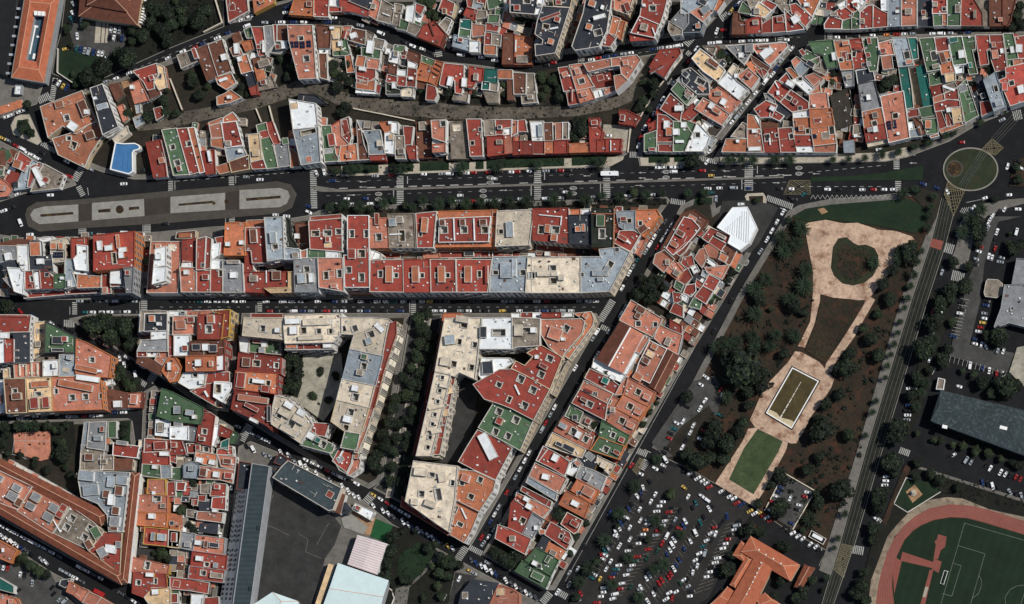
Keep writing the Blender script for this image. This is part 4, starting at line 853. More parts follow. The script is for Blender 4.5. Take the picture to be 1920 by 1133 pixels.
t7 832 70 970 70 965 145 835 148
s13/w 570 178 690 162 948 172 898 600 802 600 790 480 720 395 600 345 ; b s 640 195 110 70 ; b s 672 300 110 75 -5 ; b s 900 230 80 60 ; b s 820 240 56 76 ; b t 880 305 56 70 ; b t 785 330 50 56 ; b w 822 370 44 80 ; b t 855 452 54 58 ; b y 850 530 70 70 ; b t 840 582 56 30
# long brown tiled ring block|W
p11/c -10 155 238 272 130 438 -10 385 ; b y 130 285 66 50 30 ; b y 100 345 76 60 30 ; b y 5 215 50 50 30 ; b t 145 390 50 60 30
p11/c 242 274 520 405 385 612 132 450 ; b y 272 352 66 60 30 ; b y 230 417 66 50 30 ; b y 400 430 66 60 30 ; b y 360 495 76 60 30 ; b R 470 430 50 50 30 ; b R 445 478 50 50 30 ; b w 420 560 8 110 -30
n11/c 525 422 690 540 760 605 658 738 398 612 ; w 530 505 46 46 30 ; w 490 570 46 46 30 ; w 660 580 46 46 30 ; w 620 645 46 46 30 ; b g 710 610 60 85 -30 ; b t 660 700 50 70 -30
R11/c 705 605 790 610 892 615 878 905 655 742 705 680 ; b w 815 730 80 60 10 ; b y 755 755 60 70 -30 ; b y 875 700 40 50
# houses on the narrow vertical street|N
@ 0 560
w9/k 1147 892 1248 897 1240 1010 1142 1000 ; b n 1180 945 40 70
R9/w 1065 1028 1250 1040 1250 1115 1060 1125 ; b r 1180 1080 90 60
@ 0 843
R9/w 1052 12 1240 0 1240 108 1050 103 ; b w 1210 35 70 30
g9/w 1047 110 1173 117 1180 208 1042 190 ; b w 1140 130 40 30
s9/w 1180 120 1250 125 1250 205 1188 210
p11/h 1088 222 1210 222 1215 328 1082 322 ; b w 1130 320 20 25
p11/o 1012 337 1225 342 1225 458 1000 450 ; w 1150 360 60 40
o10/o 1000 462 1228 472 1218 568 992 550 ; b w 1118 490 45 40
R11/h 1065 572 1320 595 1320 718 1055 690 ; b s 1130 640 30 60 ; b s 1190 645 60 50
p10/h 962 787 1240 852 1228 908 947 890 ; w 1080 850 38 56
R10/h 985 892 1213 910 1222 1008 1105 1015 1050 1080 972 1050 ; w 1015 975 34 36 ; w 1140 965 24 40 ; b w 1105 920 60 30
c9 1062 1085 1112 1015 1250 1012 1250 1130 1100 1140 ; b w 1145 1045 50 40
@ 320 560
g14/k -60 662 20 690 238 800 238 842 215 918 0 893 -95 860 ; b s 55 820 50 56 ; b s 148 840 60 40 10 ; b w 180 870 30 30
R12/w 250 817 323 862 295 1078 190 1048 212 920 ; w 248 975 36 38 ; b t 235 1030 40 30
w11/w 0 942 130 940 130 1033 0 1028 ; b y 60 920 60 30
y10/y 142 942 190 952 188 1045 125 1040
w9/w 328 925 362 930 350 1000 320 1080 300 1070
R10 367 930 453 972 430 1020 357 1000
g10/k 457 972 495 1000 470 1060 432 1060
T10 375 1052 428 1030 420 1110 370 1090
R9/w 350 1105 450 1085 455 1140 340 1140
r8/w 120 1065 200 1065 300 1085 300 1130 130 1130 ; w 260 1105 40 36
R9/w 0 1042 78 1040 110 1140 0 1140 ; b R 30 1075 40 40
@ 320 843
o9/w 190 12 340 40 335 128 178 90 ; b w 215 78 50 38 ; b w 310 95 50 38
R9/w 345 0 450 2 455 40 342 32
p9/w 350 42 478 57 468 148 372 122 ; b t 420 90 60 40
p9/w 215 122 468 155 452 245 365 220 200 214 ; b w 338 185 44 44 ; b r 430 195 56 46 ; b t 245 170 50 60
s9/s 100 110 172 92 212 120 195 210 100 205
R7/w 310 247 408 257 403 343 292 338
R7/w 310 357 403 352 400 440 302 428
R6 207 342 258 337 250 378 207 373
R6 162 372 200 372 193 410 160 403
n6 122 442 190 452 190 500 120 490
n6 222 260 290 255 288 320 222 320
k5 205 390 290 385 300 440 215 450
p9/w 200 457 383 467 373 533 192 510 ; b w 330 450 40 25
k6 222 542 345 547 340 613 212 598
o7 -10 470 80 482 85 590 0 582 ; w 10 540 40 50
p11/y 187 627 398 652 388 768 168 738 ; b k 325 703 70 36 ; b w 210 685 50 36 ; b t 265 695 30 50
y11/y 82 605 180 622 162 738 75 720
R11/y 165 747 413 782 404 878 152 848 ; b w 215 800 50 36 ; w 265 842 36 30 ; b s 335 850 30 36
R11/y 142 857 398 887 384 973 132 945 ; w 240 905 40 36 ; b n 340 925 88 40
R9 0 937 130 952 283 980 272 1055 130 1030 0 1020
R8/w 237 1092 348 1082 352 1140 230 1140
w8/w 157 1062 250 1067 238 1140 152 1140
R11/w -10 592 73 602 60 720 -15 712 ; b R 30 645 40 70
R8 50 242 108 247 98 300 47 295
R7 -10 5 43 2 40 98 -10 80
g5 -5 142 88 132 84 228 -5 218
R7/w -20 245 30 240 35 340 -20 340
g6/w 0 1035 60 1030 60 1130 0 1130
r7/w 10 1060 50 1060 50 1120 10 1120
# bottom left corner|W
@ 0 843
p8/o -10 667 123 740 80 828 -10 790 ; b w 30 740 20 30
T8/w -10 940 98 1002 98 1050 40 1035 -10 1020
p8/o -10 1055 118 1092 140 1140 -10 1140
p8/o 512 972 580 1010 545 1065 492 1040
p8/o 585 1010 650 1040 600 1110 550 1070
p8/o 655 1045 740 1085 700 1140 610 1120
p8/o 745 1090 830 1140 800 1180 700 1150
k6/w 450 960 520 950 510 975 480 1010 440 990
# school grounds by the diagonal street|W
@ 320 843
S11/b 862 87 1250 285 1188 440 1160 445 755 205 800 150 820 125
k9/t 797 32 858 70 822 118 762 95
k9 735 120 790 128 795 150 760 162 735 150
t8 1200 390 1250 322 1275 335 1240 470 1188 445
k9/t 507 92 588 105 565 300 487 290
@ 640 843
p8/p 1155 992 1250 1022 1300 1060 1300 1133 1090 1140
k8 960 952 1150 982 1085 1140 860 1140 880 1050
w5/w 105 397 240 460 215 515 82 437
k7 0 400 30 390 75 440 45 470 0 460
# row above the curving street|W
@ 320 0
o8/o 905 10 1050 0 1050 117 875 105 ; b t 1020 35 40 40
R8/w 1054 0 1160 0 1155 125 1052 120
R8 1162 52 1250 60 1250 85 1160 88
r4/w 410 -10 560 -10 570 82 430 160
o7 605 -10 750 -10 750 20 615 90
w6/w 1165 0 1250 0 1250 48 1165 40
@ 640 0
k10/w 115 -10 235 -10 205 70 60 10
R9/w -10 -5 55 5 62 15 205 78 195 120 90 87 0 80
p9/w 240 -10 290 20 260 147 200 110 210 70
n9/w 300 0 390 50 370 178 265 150 ; b w 330 110 60 8 20
n8/w 395 30 450 40 440 90 400 100
w9/w 482 50 543 40 522 170 472 150
R9/w 547 30 610 50 582 110 545 80
n9 387 98 430 105 420 190 375 180
g8/w 432 140 500 160 500 228 402 208
n9/w 504 162 590 200 542 258 482 230
R9/t 602 190 682 160 763 250 730 340 562 270 ; b t 660 210 8 120 -20
n7 720 182 770 132 808 150 770 238
r9/c 745 -10 830 30 810 120 712 80 ; b t 760 90 30 40
R9/w 922 60 990 80 978 150 900 110
s8 972 20 1040 30 1020 75 962 60
T8 876 147 955 152 950 220 872 200
g8/w 870 212 948 227 940 288 862 270
s8/s 830 260 935 282 935 373 817 340
w8/w 942 307 1010 307 1010 383 942 380
p8/w 962 180 1053 190 1053 258 962 270
R8 920 -10 968 0 955 55 930 50
g9/w 1082 112 1160 117 1150 168 1077 168
R8/w 1065 172 1155 195 1142 233 1062 220
R8/w 1055 242 1100 247 1095 328 1052 325
n8 1106 252 1170 262 1165 338 1102 330
o8/w 1050 337 1135 337 1130 403 1047 395
g8/w 1132 60 1190 70 1170 160 1162 115 1130 108
n8 982 82 1060 82 1060 130 995 140
R8 1000 0 1060 0 1050 60 1040 28 1000 20
g7/w 1070 -10 1190 -10 1190 55 1080 70
t8/t 1192 247 1268 252 1265 470 1182 470
o8/t 1275 262 1400 282 1390 470 1270 470 ; b w 1280 340 8 90 ; b n 1330 440 80 50
@ 960 0
k15/c -10 -20 190 -20 165 105 -10 90 ; b R 40 62 44 44 ; w 110 10 50 36
w15/w 194 -20 230 -20 215 100 170 105 ; b y 205 45 26 26
k16/c 227 50 420 62 315 388 177 408 172 332 225 330 230 292 172 250 190 150 ; b R 285 128 150 24 -20 ; b R 335 148 40 40 ; b o 287 310 40 40 ; w 250 197 46 36 10 ; b w 310 210 60 12 -10
k15/c 300 -20 440 -20 425 55 310 45
R12 172 330 228 322 228 372 180 372
k16/w 545 -20 730 -20 692 230 637 340 465 368 442 340 525 95 ; b o 590 32 48 46 ; b o 568 202 44 44 ; w 630 240 56 44 -15 ; b w 645 132 90 30 -15 ; b w 665 60 20 30
p12/c 738 -20 890 -20 850 105 722 60 ; b r 850 60 40 70 -20 ; b r 740 40 30 60
o12/c 742 122 792 140 752 272 715 242
k11 700 125 738 120 730 240 695 235
o11/c 795 162 828 165 800 290 765 270
R12/w 662 240 710 250 770 267 720 343 642 330 650 280
R14/w 962 -20 1140 -20 1110 100 1082 180 940 120 ; w 1030 62 46 40 ; b w 970 45 20 20
R14/w 935 125 1080 185 1040 275 875 240 ; b n 970 205 50 48 15 ; b w 1040 235 8 60 -20
R12/s 867 250 1040 287 1030 292 870 302
n12/w 1155 162 1245 220 1242 252 1170 262 1145 217
y12/w 1172 150 1250 62 1290 90 1290 170 1250 218
@ 1280 0
s12/w -10 -15 130 -15 138 40 32 100 -10 100 ; b k 150 20 60 40 30
k11/s 0 122 60 102 150 172 130 235 0 240
p11/w 42 80 110 30 222 80 150 160 ; b s 170 75 70 50 -35
s12/w 150 -10 260 -10 225 75 150 40
o11/w 230 70 280 -10 300 10 250 80
g9/w 440 20 490 60 510 108 412 90
t9/t 375 90 415 95 410 150 465 165 468 250 365 250
c9/w 502 112 560 20 650 80 600 128 ; b n 545 90 40 40
R9/w 462 157 570 122 578 240 467 245
R9/w 584 180 655 132 655 240 584 242
R9/w 660 130 752 112 760 230 662 240
R9/w 745 70 880 200 888 215 764 233 ; b w 830 147 60 55 -30
R9/w 790 40 830 30 950 130 900 195 800 95
n9 700 45 780 40 790 75 750 100
R9/w 605 0 690 40 652 80 580 20
n9/w 470 -10 600 -10 560 25 500 60
o9/w 840 -10 1010 -10 950 120 870 40 ; b w 910 40 40 30
R9/w 1040 180 1080 120 1168 150 1160 213 1042 210 ; b n 1110 110 50 30
R9/w 1120 88 1180 50 1250 100 1240 130 1170 148
w9/w 1140 40 1200 8 1200 45 1160 70
g8/w 1170 160 1250 132 1290 150 1290 215 1172 215
R9/w 1205 0 1300 -10 1300 60 1250 95 1205 60
# triangle block between two diagonals|W
n9/w 152 342 240 352 225 390 180 370
c10/w 72 430 130 362 200 415 310 520 260 598 150 520 ; b t 225 470 90 40 35
y9/w 322 342 470 330 500 390 450 468 ; b w 430 410 36 38 ; b y 490 360 60 60
p9/w 502 332 760 317 770 340 640 480 552 400 ; b w 620 390 100 60 -40 ; w 640 385 30 30 ; b t 600 350 80 25
o8 500 452 560 490 530 545 468 470
t8/r 492 400 640 500 595 560 575 500 520 460
R8/w 545 520 588 505 622 530 590 572
p9/w 400 560 480 502 560 572 502 650
w10/w 262 610 335 532 385 580 400 600 480 660 412 730 ; b w 395 560 30 30
k10/w 0 520 60 502 190 612 195 690 110 690 0 602 ; w 130 602 66 46 30
y9 120 520 160 502 230 572 200 605
b8 375 470 405 490 370 555 335 525
p9/w 190 690 260 642 425 745 350 828 200 720 ; b w 300 750 40 50 30 ; b n 260 690 50 30
p9/w 92 800 152 722 210 750 345 840 290 918 ; b w 213 780 38 46 30 ; b o 250 820 60 30 30
g8/w 0 642 60 642 100 700 40 770 0 750 ; b r 50 690 60 30 30
g8/w -10 870 92 910 70 1000 -10 990 ; b w 10 920 40 40
w10/w 110 902 200 1000 180 1060 150 1108 22 1108 62 1010 ; w 110 990 36 36 ; b k 60 1020 14 14
d4 145 882 290 942 245 1000 200 990
s8/w 190 1000 240 1020 200 1065 185 1060
@ 960 0
g9/w 1170 658 1217 600 1250 620 1330 700 1280 770 1250 740
s9/w 1210 590 1260 540 1300 590 1260 640
r9/w 1090 800 1160 690 1252 770 1230 890 ; b w 1225 800 60 40
r8/w 1070 842 1130 850 1178 890 1180 1040 1065 1040 ; b o 1155 970 46 60 ; b w 1135 920 40 60
r8/w 1077 1062 1175 1062 1175 1113 1077 1110
g8/w 972 990 1055 962 1058 1110 972 1110 ; b r 1030 1100 50 25
g9/w 1185 892 1265 902 1330 1000 1300 1110 1187 1110 ; b w 1205 972 46 46 ; b w 1230 1042 60 20
r8/w 1245 850 1330 760 1360 830 1300 880 1260 880
R7/r 1065 805 1105 815 1090 850 1058 845
R7/r 1000 915 1050 890 1050 940 1010 960
# terraces north of the avenue, east end|W
@ 1280 0
g10/w 927 312 1100 300 1130 490 1062 498 1025 395 962 388 ; b w 1110 420 30 60
g9/w 872 420 905 370 960 400 990 420 920 450 ; b r 880 390 30 50 -35
g8/w 920 455 1000 420 1010 500 960 500 ; b k 940 475 60 40 30
s9/s 822 500 872 450 930 490 862 560
n8/w 960 510 1025 440 1060 520 1040 545
p9/w 800 450 835 420 868 445 820 495
o9/w 762 510 790 500 852 562 820 580
w10/w 800 592 865 562 962 650 922 690 845 620 ; b w 790 620 60 40 30 ; w 860 580 30 24
p9/w 900 562 962 540 1030 582 972 640
o8/w 900 690 1000 600 1010 670 960 690
R9/w 712 590 760 542 792 590 752 612
R9/w 627 680 685 595 702 600 790 660 715 748 ; b w 700 685 20 30 ; b w 690 625 60 8 60
R9/w 717 750 792 662 920 752 920 800 802 820 ; w 775 717 46 30 30 ; w 860 795 36 40
y8/w 600 690 660 700 680 760 615 735
R9/w 525 800 610 742 690 775 650 858 570 860 ; b w 660 800 40 36 30
k8 692 752 800 830 755 860 662 770
R9/w 652 800 740 852 710 885 640 852
o9/w 480 842 522 850 570 940 475 950
w8/w 520 850 560 855 570 930 545 900
o9/w 290 1112 320 1022 470 1022 475 1115 ; b w 405 1040 20 20
n8/w 360 1000 440 902 470 920 468 1015
p9/w 475 948 570 952 595 1115 480 1115 ; b w 530 965 40 30 ; b w 530 1095 90 30
t6 575 900 695 900 690 935 580 945
R9/w 600 952 692 942 715 1115 602 1115 ; w 620 1010 38 50 ; w 690 992 22 26 ; b w 640 1040 8 50
r9/w 702 945 800 937 835 1115 722 1115 ; w 797 1000 30 40
o9/w 812 870 930 862 940 988 822 988 ; s 828 945 30 26 ; w 915 962 26 36
R9/w 822 994 945 988 950 1065 832 1068
w8/w 837 1075 958 1072 960 1115 842 1115
w8/w 810 830 925 815 930 855 812 862
p9/w 932 692 1055 682 1070 790 932 792 ; b w 965 780 20 20
o10/c 932 802 1088 797 1108 918 942 938
o10/c 942 944 1108 924 1122 1050 962 1068 ; s 965 1000 36 36 ; w 1092 955 36 60
p8/w 962 1078 1125 1058 1120 1115 967 1115
o10/c 1110 302 1215 300 1235 380 1250 508 1160 513 1130 400 ; w 1160 440 32 30 ; w 1218 420 36 46
d5/k 1085 705 1215 645 1245 800 1250 905 1130 948
y8/y 1165 520 1248 517 1250 628 1195 640
s7 1180 1040 1250 1030 1255 1115 1185 1115
@ 1600 0
# row along the top edge, east|W
w10/w -10 20 40 80 90 10 60 -10 20 -10
g9/w -10 90 45 90 48 210 -10 215
R9/w 52 92 108 45 145 42 140 205 52 210 ; b n 65 160 34 36
R9/w 147 42 205 80 250 100 250 195 147 205
w9/s 205 -10 250 -10 250 75 210 75
s9/s 257 -10 345 -10 348 190 257 195 ; b w 325 92 30 22
p9/w 357 -10 463 -10 463 185 355 190 ; b n 405 90 48 44
k3 470 -10 575 -10 580 190 477 185
R9/w 582 -10 680 -10 685 98 582 100 ; w 665 68 26 26 ; b n 600 38 36 36
g8/w 587 105 648 102 652 185 592 190
o8/w 654 105 685 102 685 185 656 185
g9/w 692 -10 788 -10 783 190 692 190 ; b n 765 70 36 60
r9/n 792 -10 880 -10 945 100 948 190 792 190 ; b n 890 110 20 60
n8 885 -10 985 100 998 190 955 190 950 100
t9/t 1000 -10 1090 -10 1095 190 1002 190
t9/t 1097 -10 1190 -10 1150 150 1130 190 1098 180 ; b o 1078 150 30 30
# terraces south of the top right street|W
R9/w -20 297 58 287 78 380 100 480 0 508 -40 420 ; w 5 397 28 40 ; w 75 480 44 34 ; b r 40 365 60 20
g9/w 67 287 173 282 188 400 170 520 122 525 100 440 ; b r 117 305 28 50 ; b r 110 410 34 36 ; b y 115 475 30 36
p9/w 187 320 278 297 300 400 202 410 ; b r 220 382 40 36
p9/w 207 422 278 407 290 500 222 510
k4 285 405 310 400 325 485 295 495
s9/w 290 282 395 277 433 435 440 478 332 490 ; w 393 405 38 55 ; b p 410 460 50 30
T6/w 402 282 463 282 475 430 427 440
T6/w 335 502 400 492 425 640 440 790 382 800
T6/w 462 492 515 482 580 770 517 780
g9/w 487 287 588 280 640 508 542 525 ; w 590 410 38 66 ; b n 605 490 50 30
r9/w 597 277 688 275 700 368 612 380
o9/w 612 387 698 372 745 530 650 545 ; b t 655 430 40 80 ; w 700 440 14 14
g9/w 697 277 793 272 835 468 735 480 ; b w 795 402 48 60 -8 ; b T 735 300 60 40
w8/w 737 492 803 482 805 530 742 540
g9/w 797 272 888 270 895 360 870 370 908 540 852 545 835 470 ; b w 850 275 16 12 ; b T 858 485 26 40
R9/w 897 262 993 262 1010 350 975 370 990 470 932 480
r9/w 998 262 1093 260 1125 510 1042 525 1012 440 ; b p 1030 335 30 40 ; b p 1040 405 46 60 ; b w 1090 380 26 36
g9/w 1102 250 1168 250 1208 430 1130 440 ; w 1135 372 30 30 ; b w 1165 370 30 50
g8/w 1132 447 1165 442 1172 480 1135 500
p9/w 1172 440 1250 432 1250 460 1178 480
R9/w 1187 275 1290 262 1290 430 1212 430 ; b w 1215 360 50 60
# houses facing the roundabout|W
g5 555 545 640 525 655 610 565 630
c9/w 672 545 743 537 745 590 682 602
n8/w 657 632 742 607 760 640 667 680 ; b w 700 650 90 16 20
r7/w 567 642 650 627 665 680 587 713
p8/w 587 718 660 692 670 738 592 755
r8/w 672 690 760 652 770 728 677 732
r9/w 592 762 690 732 775 742 780 788 602 818 ; b w 650 770 14 14
r9/w 607 822 640 817 650 835 683 928 632 948
r8/w 672 810 692 820 735 920 692 930
c9/w 722 792 793 787 805 888 737 903 ; b w 700 810 36 36
o7/c 635 957 740 910 810 892 812 912 745 940 645 975
g9/w 765 642 828 587 915 848 822 900 790 740 ; w 770 615 26 36
p8/w 807 662 858 642 880 718 832 728
b8/w 852 762 890 750 900 808 862 820 ; w 855 735 30 24
k9/w 872 690 963 652 978 725 930 745 930 848
R10/w 932 752 995 742 1028 810 942 848
k8/w 897 562 945 552 970 638 912 648
s12/w 957 592 1040 532 1118 780 1032 815 ; w 1045 650 26 48 -15 ; b s 1065 760 50 40
C11/w 1072 590 1122 570 1117 500 1290 462 1290 730 1152 775 ; w 1160 610 36 36 -15 ; b w 1230 660 50 60 -15 ; b C 1110 640 40 60
k9 1055 535 1115 510 1117 562 1070 580
y9/k 37 622 153 597 203 788 62 820 ; b w 115 720 34 42
k7/w 22 522 138 502 158 588 37 618
p10/w 202 712 366 672 412 1010 262 1045 ; w 308 850 38 38 ; s 262 920 34 68 ; s 302 912 30 64 ; b w 330 985 20 20
o10/w 67 824 205 792 232 905 82 940 ; w 155 905 36 36
r10/w 82 945 236 910 258 1010 97 1040 ; b w 165 952 36 46 ; b y 125 955 40 30
b6/c 105 1045 255 1015 258 1042 110 1075
n6 5 922 45 917 60 1000 0 1000 ; b w 20 1000 30 24
r8/w 397 812 473 802 480 848 405 860
g8/w 482 797 583 777 595 848 502 862 ; w 488 868 40 36
s7/w 412 962 488 942 500 1000 422 1005
w7/w 400 902 438 897 445 948 405 955
t8/w 440 872 460 870 520 925 528 978 492 985
g8/w 500 880 608 870 620 975 542 985 ; b o 550 917 44 60
o8/w 565 1000 620 985 625 995 570 1010
# north bank of the dry ravine|W
@ 320 0
n6/w 52 410 155 370 198 450 82 500
t8/w 187 372 272 332 348 560 270 590 ; b r 185 400 30 80 -20
t8/w 278 330 378 292 452 530 352 560 ; b w 395 425 40 46 -15
o7/w 332 570 440 530 478 610 410 655 352 620 ; b w 390 590 60 20 -20
p7/w 437 362 488 322 528 400 462 413 ; b w 488 362 36 76 -5
o7/w 490 432 558 402 598 520 522 540 ; b w 510 440 30 36
o6/w 522 312 590 302 605 358 552 375
g6/w 542 222 588 202 595 280 562 280
t6 450 260 500 235 520 290 470 320
k6/k 547 540 598 532 628 618 577 640
r6/r 577 644 628 626 638 690 595 695
o7/w 342 715 400 690 440 662 520 718 430 755 345 770 ; b w 435 718 30 26
R8/w 595 202 678 202 690 308 632 330
y8/w 687 197 748 192 758 330 700 395 695 310
R7/w 627 335 690 315 690 405 650 412 ; b r 650 350 30 30 ; b w 690 345 26 90
R8/w 752 187 778 187 778 300 757 303
t8/w 782 187 856 187 868 300 782 300 ; b r 790 350 36 36 ; b w 835 335 40 56
y6/w 720 380 780 300 860 345 800 395
p12/w 860 187 1035 187 1048 310 1065 573 942 580 890 380 870 305 ; w 955 283 38 32 ; w 995 432 44 46 ; s 885 330 34 50 ; s 922 328 34 50 ; s 965 332 40 52 ; s 1012 324 34 52 ; b w 1000 520 30 12
t10/w 1072 187 1173 197 1165 348 1087 350 ; b w 1185 210 30 18
c8/w 1178 202 1250 202 1250 368 1192 373
w7/w 1092 352 1165 357 1163 393 1092 390
t9/w 1087 397 1143 397 1148 583 1097 570
g7/w 1192 387 1250 372 1300 390 1300 405 1195 408
n4/n 640 600 740 560 770 640 650 665
o6 615 500 680 520 690 570 640 590 ; b n 690 470 80 50
t5 600 430 650 420 660 470 615 490
@ 640 0
p8/w 12 197 75 195 50 290 30 280 ; b r 25 260 20 60
t8/w 80 210 180 230 178 330 52 292 ; b w 95 268 50 40 -20
g8/w 0 287 33 287 58 393 0 400 ; b w -5 325 30 40
o7/w 32 412 70 407 95 528 47 533
n8/w 182 227 238 252 220 328 172 318
g8/w 152 352 288 372 280 433 152 410 ; b w 215 350 48 95 8
n8/w 240 280 318 300 300 365 225 345
o9/w 122 412 178 420 163 488 107 480
p9/w 192 432 280 442 270 508 192 498
R8/w 112 492 250 515 248 570 200 600 112 575 ; b w 160 510 50 30
o9/w 112 612 245 592 240 663 112 648
R8/w 117 560 193 582 190 622 117 605
w7/w 115 655 240 668 270 690 110 678
g8/w 392 332 468 342 450 378 382 373
w9/w 362 382 430 392 420 468 352 450 ; b n 405 400 30 40
t9/w 472 362 580 402 570 468 450 420 ; b w 480 370 16 20
k7/w 440 440 490 452 488 490 440 480 ; b r 462 425 36 24
w9/w 492 442 553 472 545 498 492 490
t8/w 357 478 410 470 400 545 350 530
w8/w 415 515 488 520 478 555 412 550
R9/w 342 550 413 570 405 608 332 600
R9/w 412 562 475 567 470 633 412 625
r9/w 490 502 553 512 540 638 482 630 ; b w 515 580 30 20
G7/w 332 612 433 667 430 690 332 690 ; b w 390 630 30 50
b8/w 447 662 528 640 520 708 442 705
g9/w 592 412 688 447 670 490 595 455
o9/o 587 462 668 492 640 600 547 580 ; b t 590 520 12 10 ; b t 580 548 12 10
o9/o 692 447 748 462 715 560 690 625 642 600 ; b t 715 480 50 6 30 ; b t 700 510 60 6 30 ; b t 685 540 60 6 30
t7 542 592 630 607 625 648 547 640
R9/w 632 622 688 640 700 698 680 735 622 730
R9/w 755 467 898 482 895 590 880 690 837 680 835 590 790 570 775 640 722 620 ; b w 800 600 36 70
R9/w 942 492 1043 507 1035 593 985 600 960 642 932 640 ; b n 990 570 30 50 ; b w 905 610 36 66
T9/w 1057 507 1143 517 1140 603 1052 600
T8/w 1037 602 1088 607 1085 658 1032 655
n8/w 1092 610 1148 610 1140 668 1087 662
o9/w 1147 517 1250 517 1250 578 1147 573
t8 1217 590 1250 595 1262 730 1220 730
n7/w 832 682 928 692 920 743 817 728
n7 1042 675 1150 672 1145 748 1072 750
@ 960 0
t8/w 12 537 103 542 100 690 17 690
n6/w 107 542 160 542 183 750 77 760 72 702 103 692
R9/w 342 502 408 492 470 658 382 670
R8/w 402 682 468 672 490 758 417 770 ; b R 440 700 8 90
p10/w 422 482 520 467 555 560 600 635 475 662 ; w 510 597 44 38
p10/w 477 667 570 642 605 722 502 755
r4 565 530 735 485 750 545 765 630 600 655
p11/w 530 470 725 432 730 485 560 525 552 510
p11/w 728 432 915 407 942 442 850 585 805 545 795 480 733 486
p11/w 807 548 848 588 765 663 757 618 750 560
w8/w 600 672 660 655 680 700 612 720
p9/w 675 655 760 632 762 660 685 695
R9/w 1087 370 1225 360 1235 388 1180 460 1115 565 1010 492 ; b r 1060 510 110 20 -30
r7/r 790 812 840 812 932 855 890 918 787 903
# south bank of the dry ravine|W
@ 320 0
g9/w -60 957 43 944 138 1278 25 1285 -20 1100 ; w 15 1080 36 36 ; w 50 1195 42 42
R8/w -175 1050 -75 1030 -45 1160 -30 1290 -120 1300 ; b o -60 1180 40 40
R9/w 50 947 123 942 208 1262 142 1280 ; w 135 1055 36 36
o9/w 132 942 173 937 248 1258 217 1268
R8/w 232 1112 318 1102 328 1268 262 1278 ; b w 290 1150 20 80
o9/w 282 902 373 867 380 888 372 900 287 922
o9/w 390 866 455 827 498 885 390 900
p9/w 287 924 366 902 383 1008 305 1020
r10/w 377 905 478 892 528 1068 402 1080 ; b w 460 970 20 14
o9/w 297 1012 383 1012 393 1088 302 1070
s9/w 402 1090 523 1067 558 1138 422 1188 ; b w 517 1112 32 28 ; b n 430 1055 36 36
t9/c 432 1190 570 1142 575 1238 450 1262
o8/c 330 1225 428 1195 445 1255 360 1275
c10/c 572 990 648 982 668 1168 592 1188
R9/w 587 1192 678 1172 698 1233 602 1238
g7/w 632 922 700 902 715 980 755 1060 785 1228 702 1235
R7/w 704 907 745 897 798 1048 758 1058 720 980
y7/w 752 1062 858 1047 878 1213 792 1225 ; b g 845 1040 46 46
o7/w 882 1092 928 1130 943 1218 882 1225
w12/w 872 732 1060 762 1078 930 900 948
s12/w 900 953 1080 935 1098 1188 960 1208 ; w 1010 970 110 34
k6/k 942 692 1060 702 1148 760 1060 758 937 730
g8/w 1107 927 1173 922 1210 1130 1240 1180 1132 1185
p8/r 1180 925 1240 885 1300 1010 1290 1180 1245 1180 1215 1130 ; b r 1185 1030 50 90
@ 640 0
r8/w 0 882 55 862 75 998 60 1055 10 1000
p7 10 885 40 880 60 965 20 990
o8/w 0 1077 110 1057 122 1173 -20 1183
t7/w 112 882 145 960 165 1060 208 1168 132 1173
s9/w 165 962 283 957 300 1040 318 1128 207 1133 198 1050 ; b b 285 1055 40 44
r8/r 212 1137 318 1134 318 1172 217 1173
o9/w 282 902 363 897 363 958 322 968 ; b w 360 905 20 20
w9/w 368 897 413 902 413 978 370 970
w9/w 322 974 366 968 393 1000 390 1128 322 1120 ; b c 370 1010 36 40
n9/w 398 1000 460 1000 468 1163 402 1163
R9/w 457 932 525 932 510 1058 470 1063
R9/w 480 1082 545 1072 548 1163 502 1163
t4/t 552 902 648 892 658 1158 562 1158 ; b n 600 930 50 60
p11/w 662 887 766 882 762 1000 760 1040 670 1010 ; w 745 908 38 40
w10/w 672 1014 760 1042 760 1055 672 1055
p11/w 672 1060 760 1058 760 1110 672 1115 ; b w 700 1078 34 8
n6/n 800 902 908 892 928 1163 812 1163
R10/w 920 877 1023 877 1035 1143 947 1145 ; w 1020 950 40 30 ; w 960 1050 28 30
n9/w 1048 887 1123 882 1130 990 1052 993
R9/r 1072 1002 1188 1002 1193 1128 1077 1145
r9/w 1132 882 1250 880 1250 930 1190 940 1180 985 1135 985 ; b k 1165 940 30 30
w8/w 1192 945 1252 935 1252 985 1195 990
p9/r 1195 1000 1255 990 1262 1120 1200 1128
@ 960 0
p9/w 0 887 42 887 38 978 0 998
R9/w 46 887 95 882 110 963 50 963
w9/w 137 897 228 892 235 1030 152 1030 ; b s 210 960 30 90
t9/w 237 907 293 902 298 1030 237 1030
p9/w 322 907 371 902 371 1018 322 1023
n9/w 375 902 413 902 413 1018 375 1020
r8/r 12 1040 63 1040 63 1128 12 1135
r8/r 67 1040 153 1040 153 1128 67 1128
r8/r 157 1040 238 1040 238 1128 157 1128
o8/r 242 1042 308 1037 308 1123 242 1123
R8/r 317 1037 403 1032 403 1120 317 1123
o8/o 422 1057 570 1052 570 1113 422 1118
R9/r 567 872 638 870 630 930 663 960 650 1020 622 1020 622 1113 577 1113
R8/r 628 1024 686 1022 686 1113 628 1113
R8/r 692 1022 800 1022 793 1113 692 1113 ; b w 725 1070 6 80
@ 1600 560
# right edge of the photo|N
y9/y 1110 -95 1250 -95 1330 0 1330 225 1140 175 1040 215 1035 205 1085 70
y9/w 1200 -290 1290 -280 1290 -110 1165 -110
'''
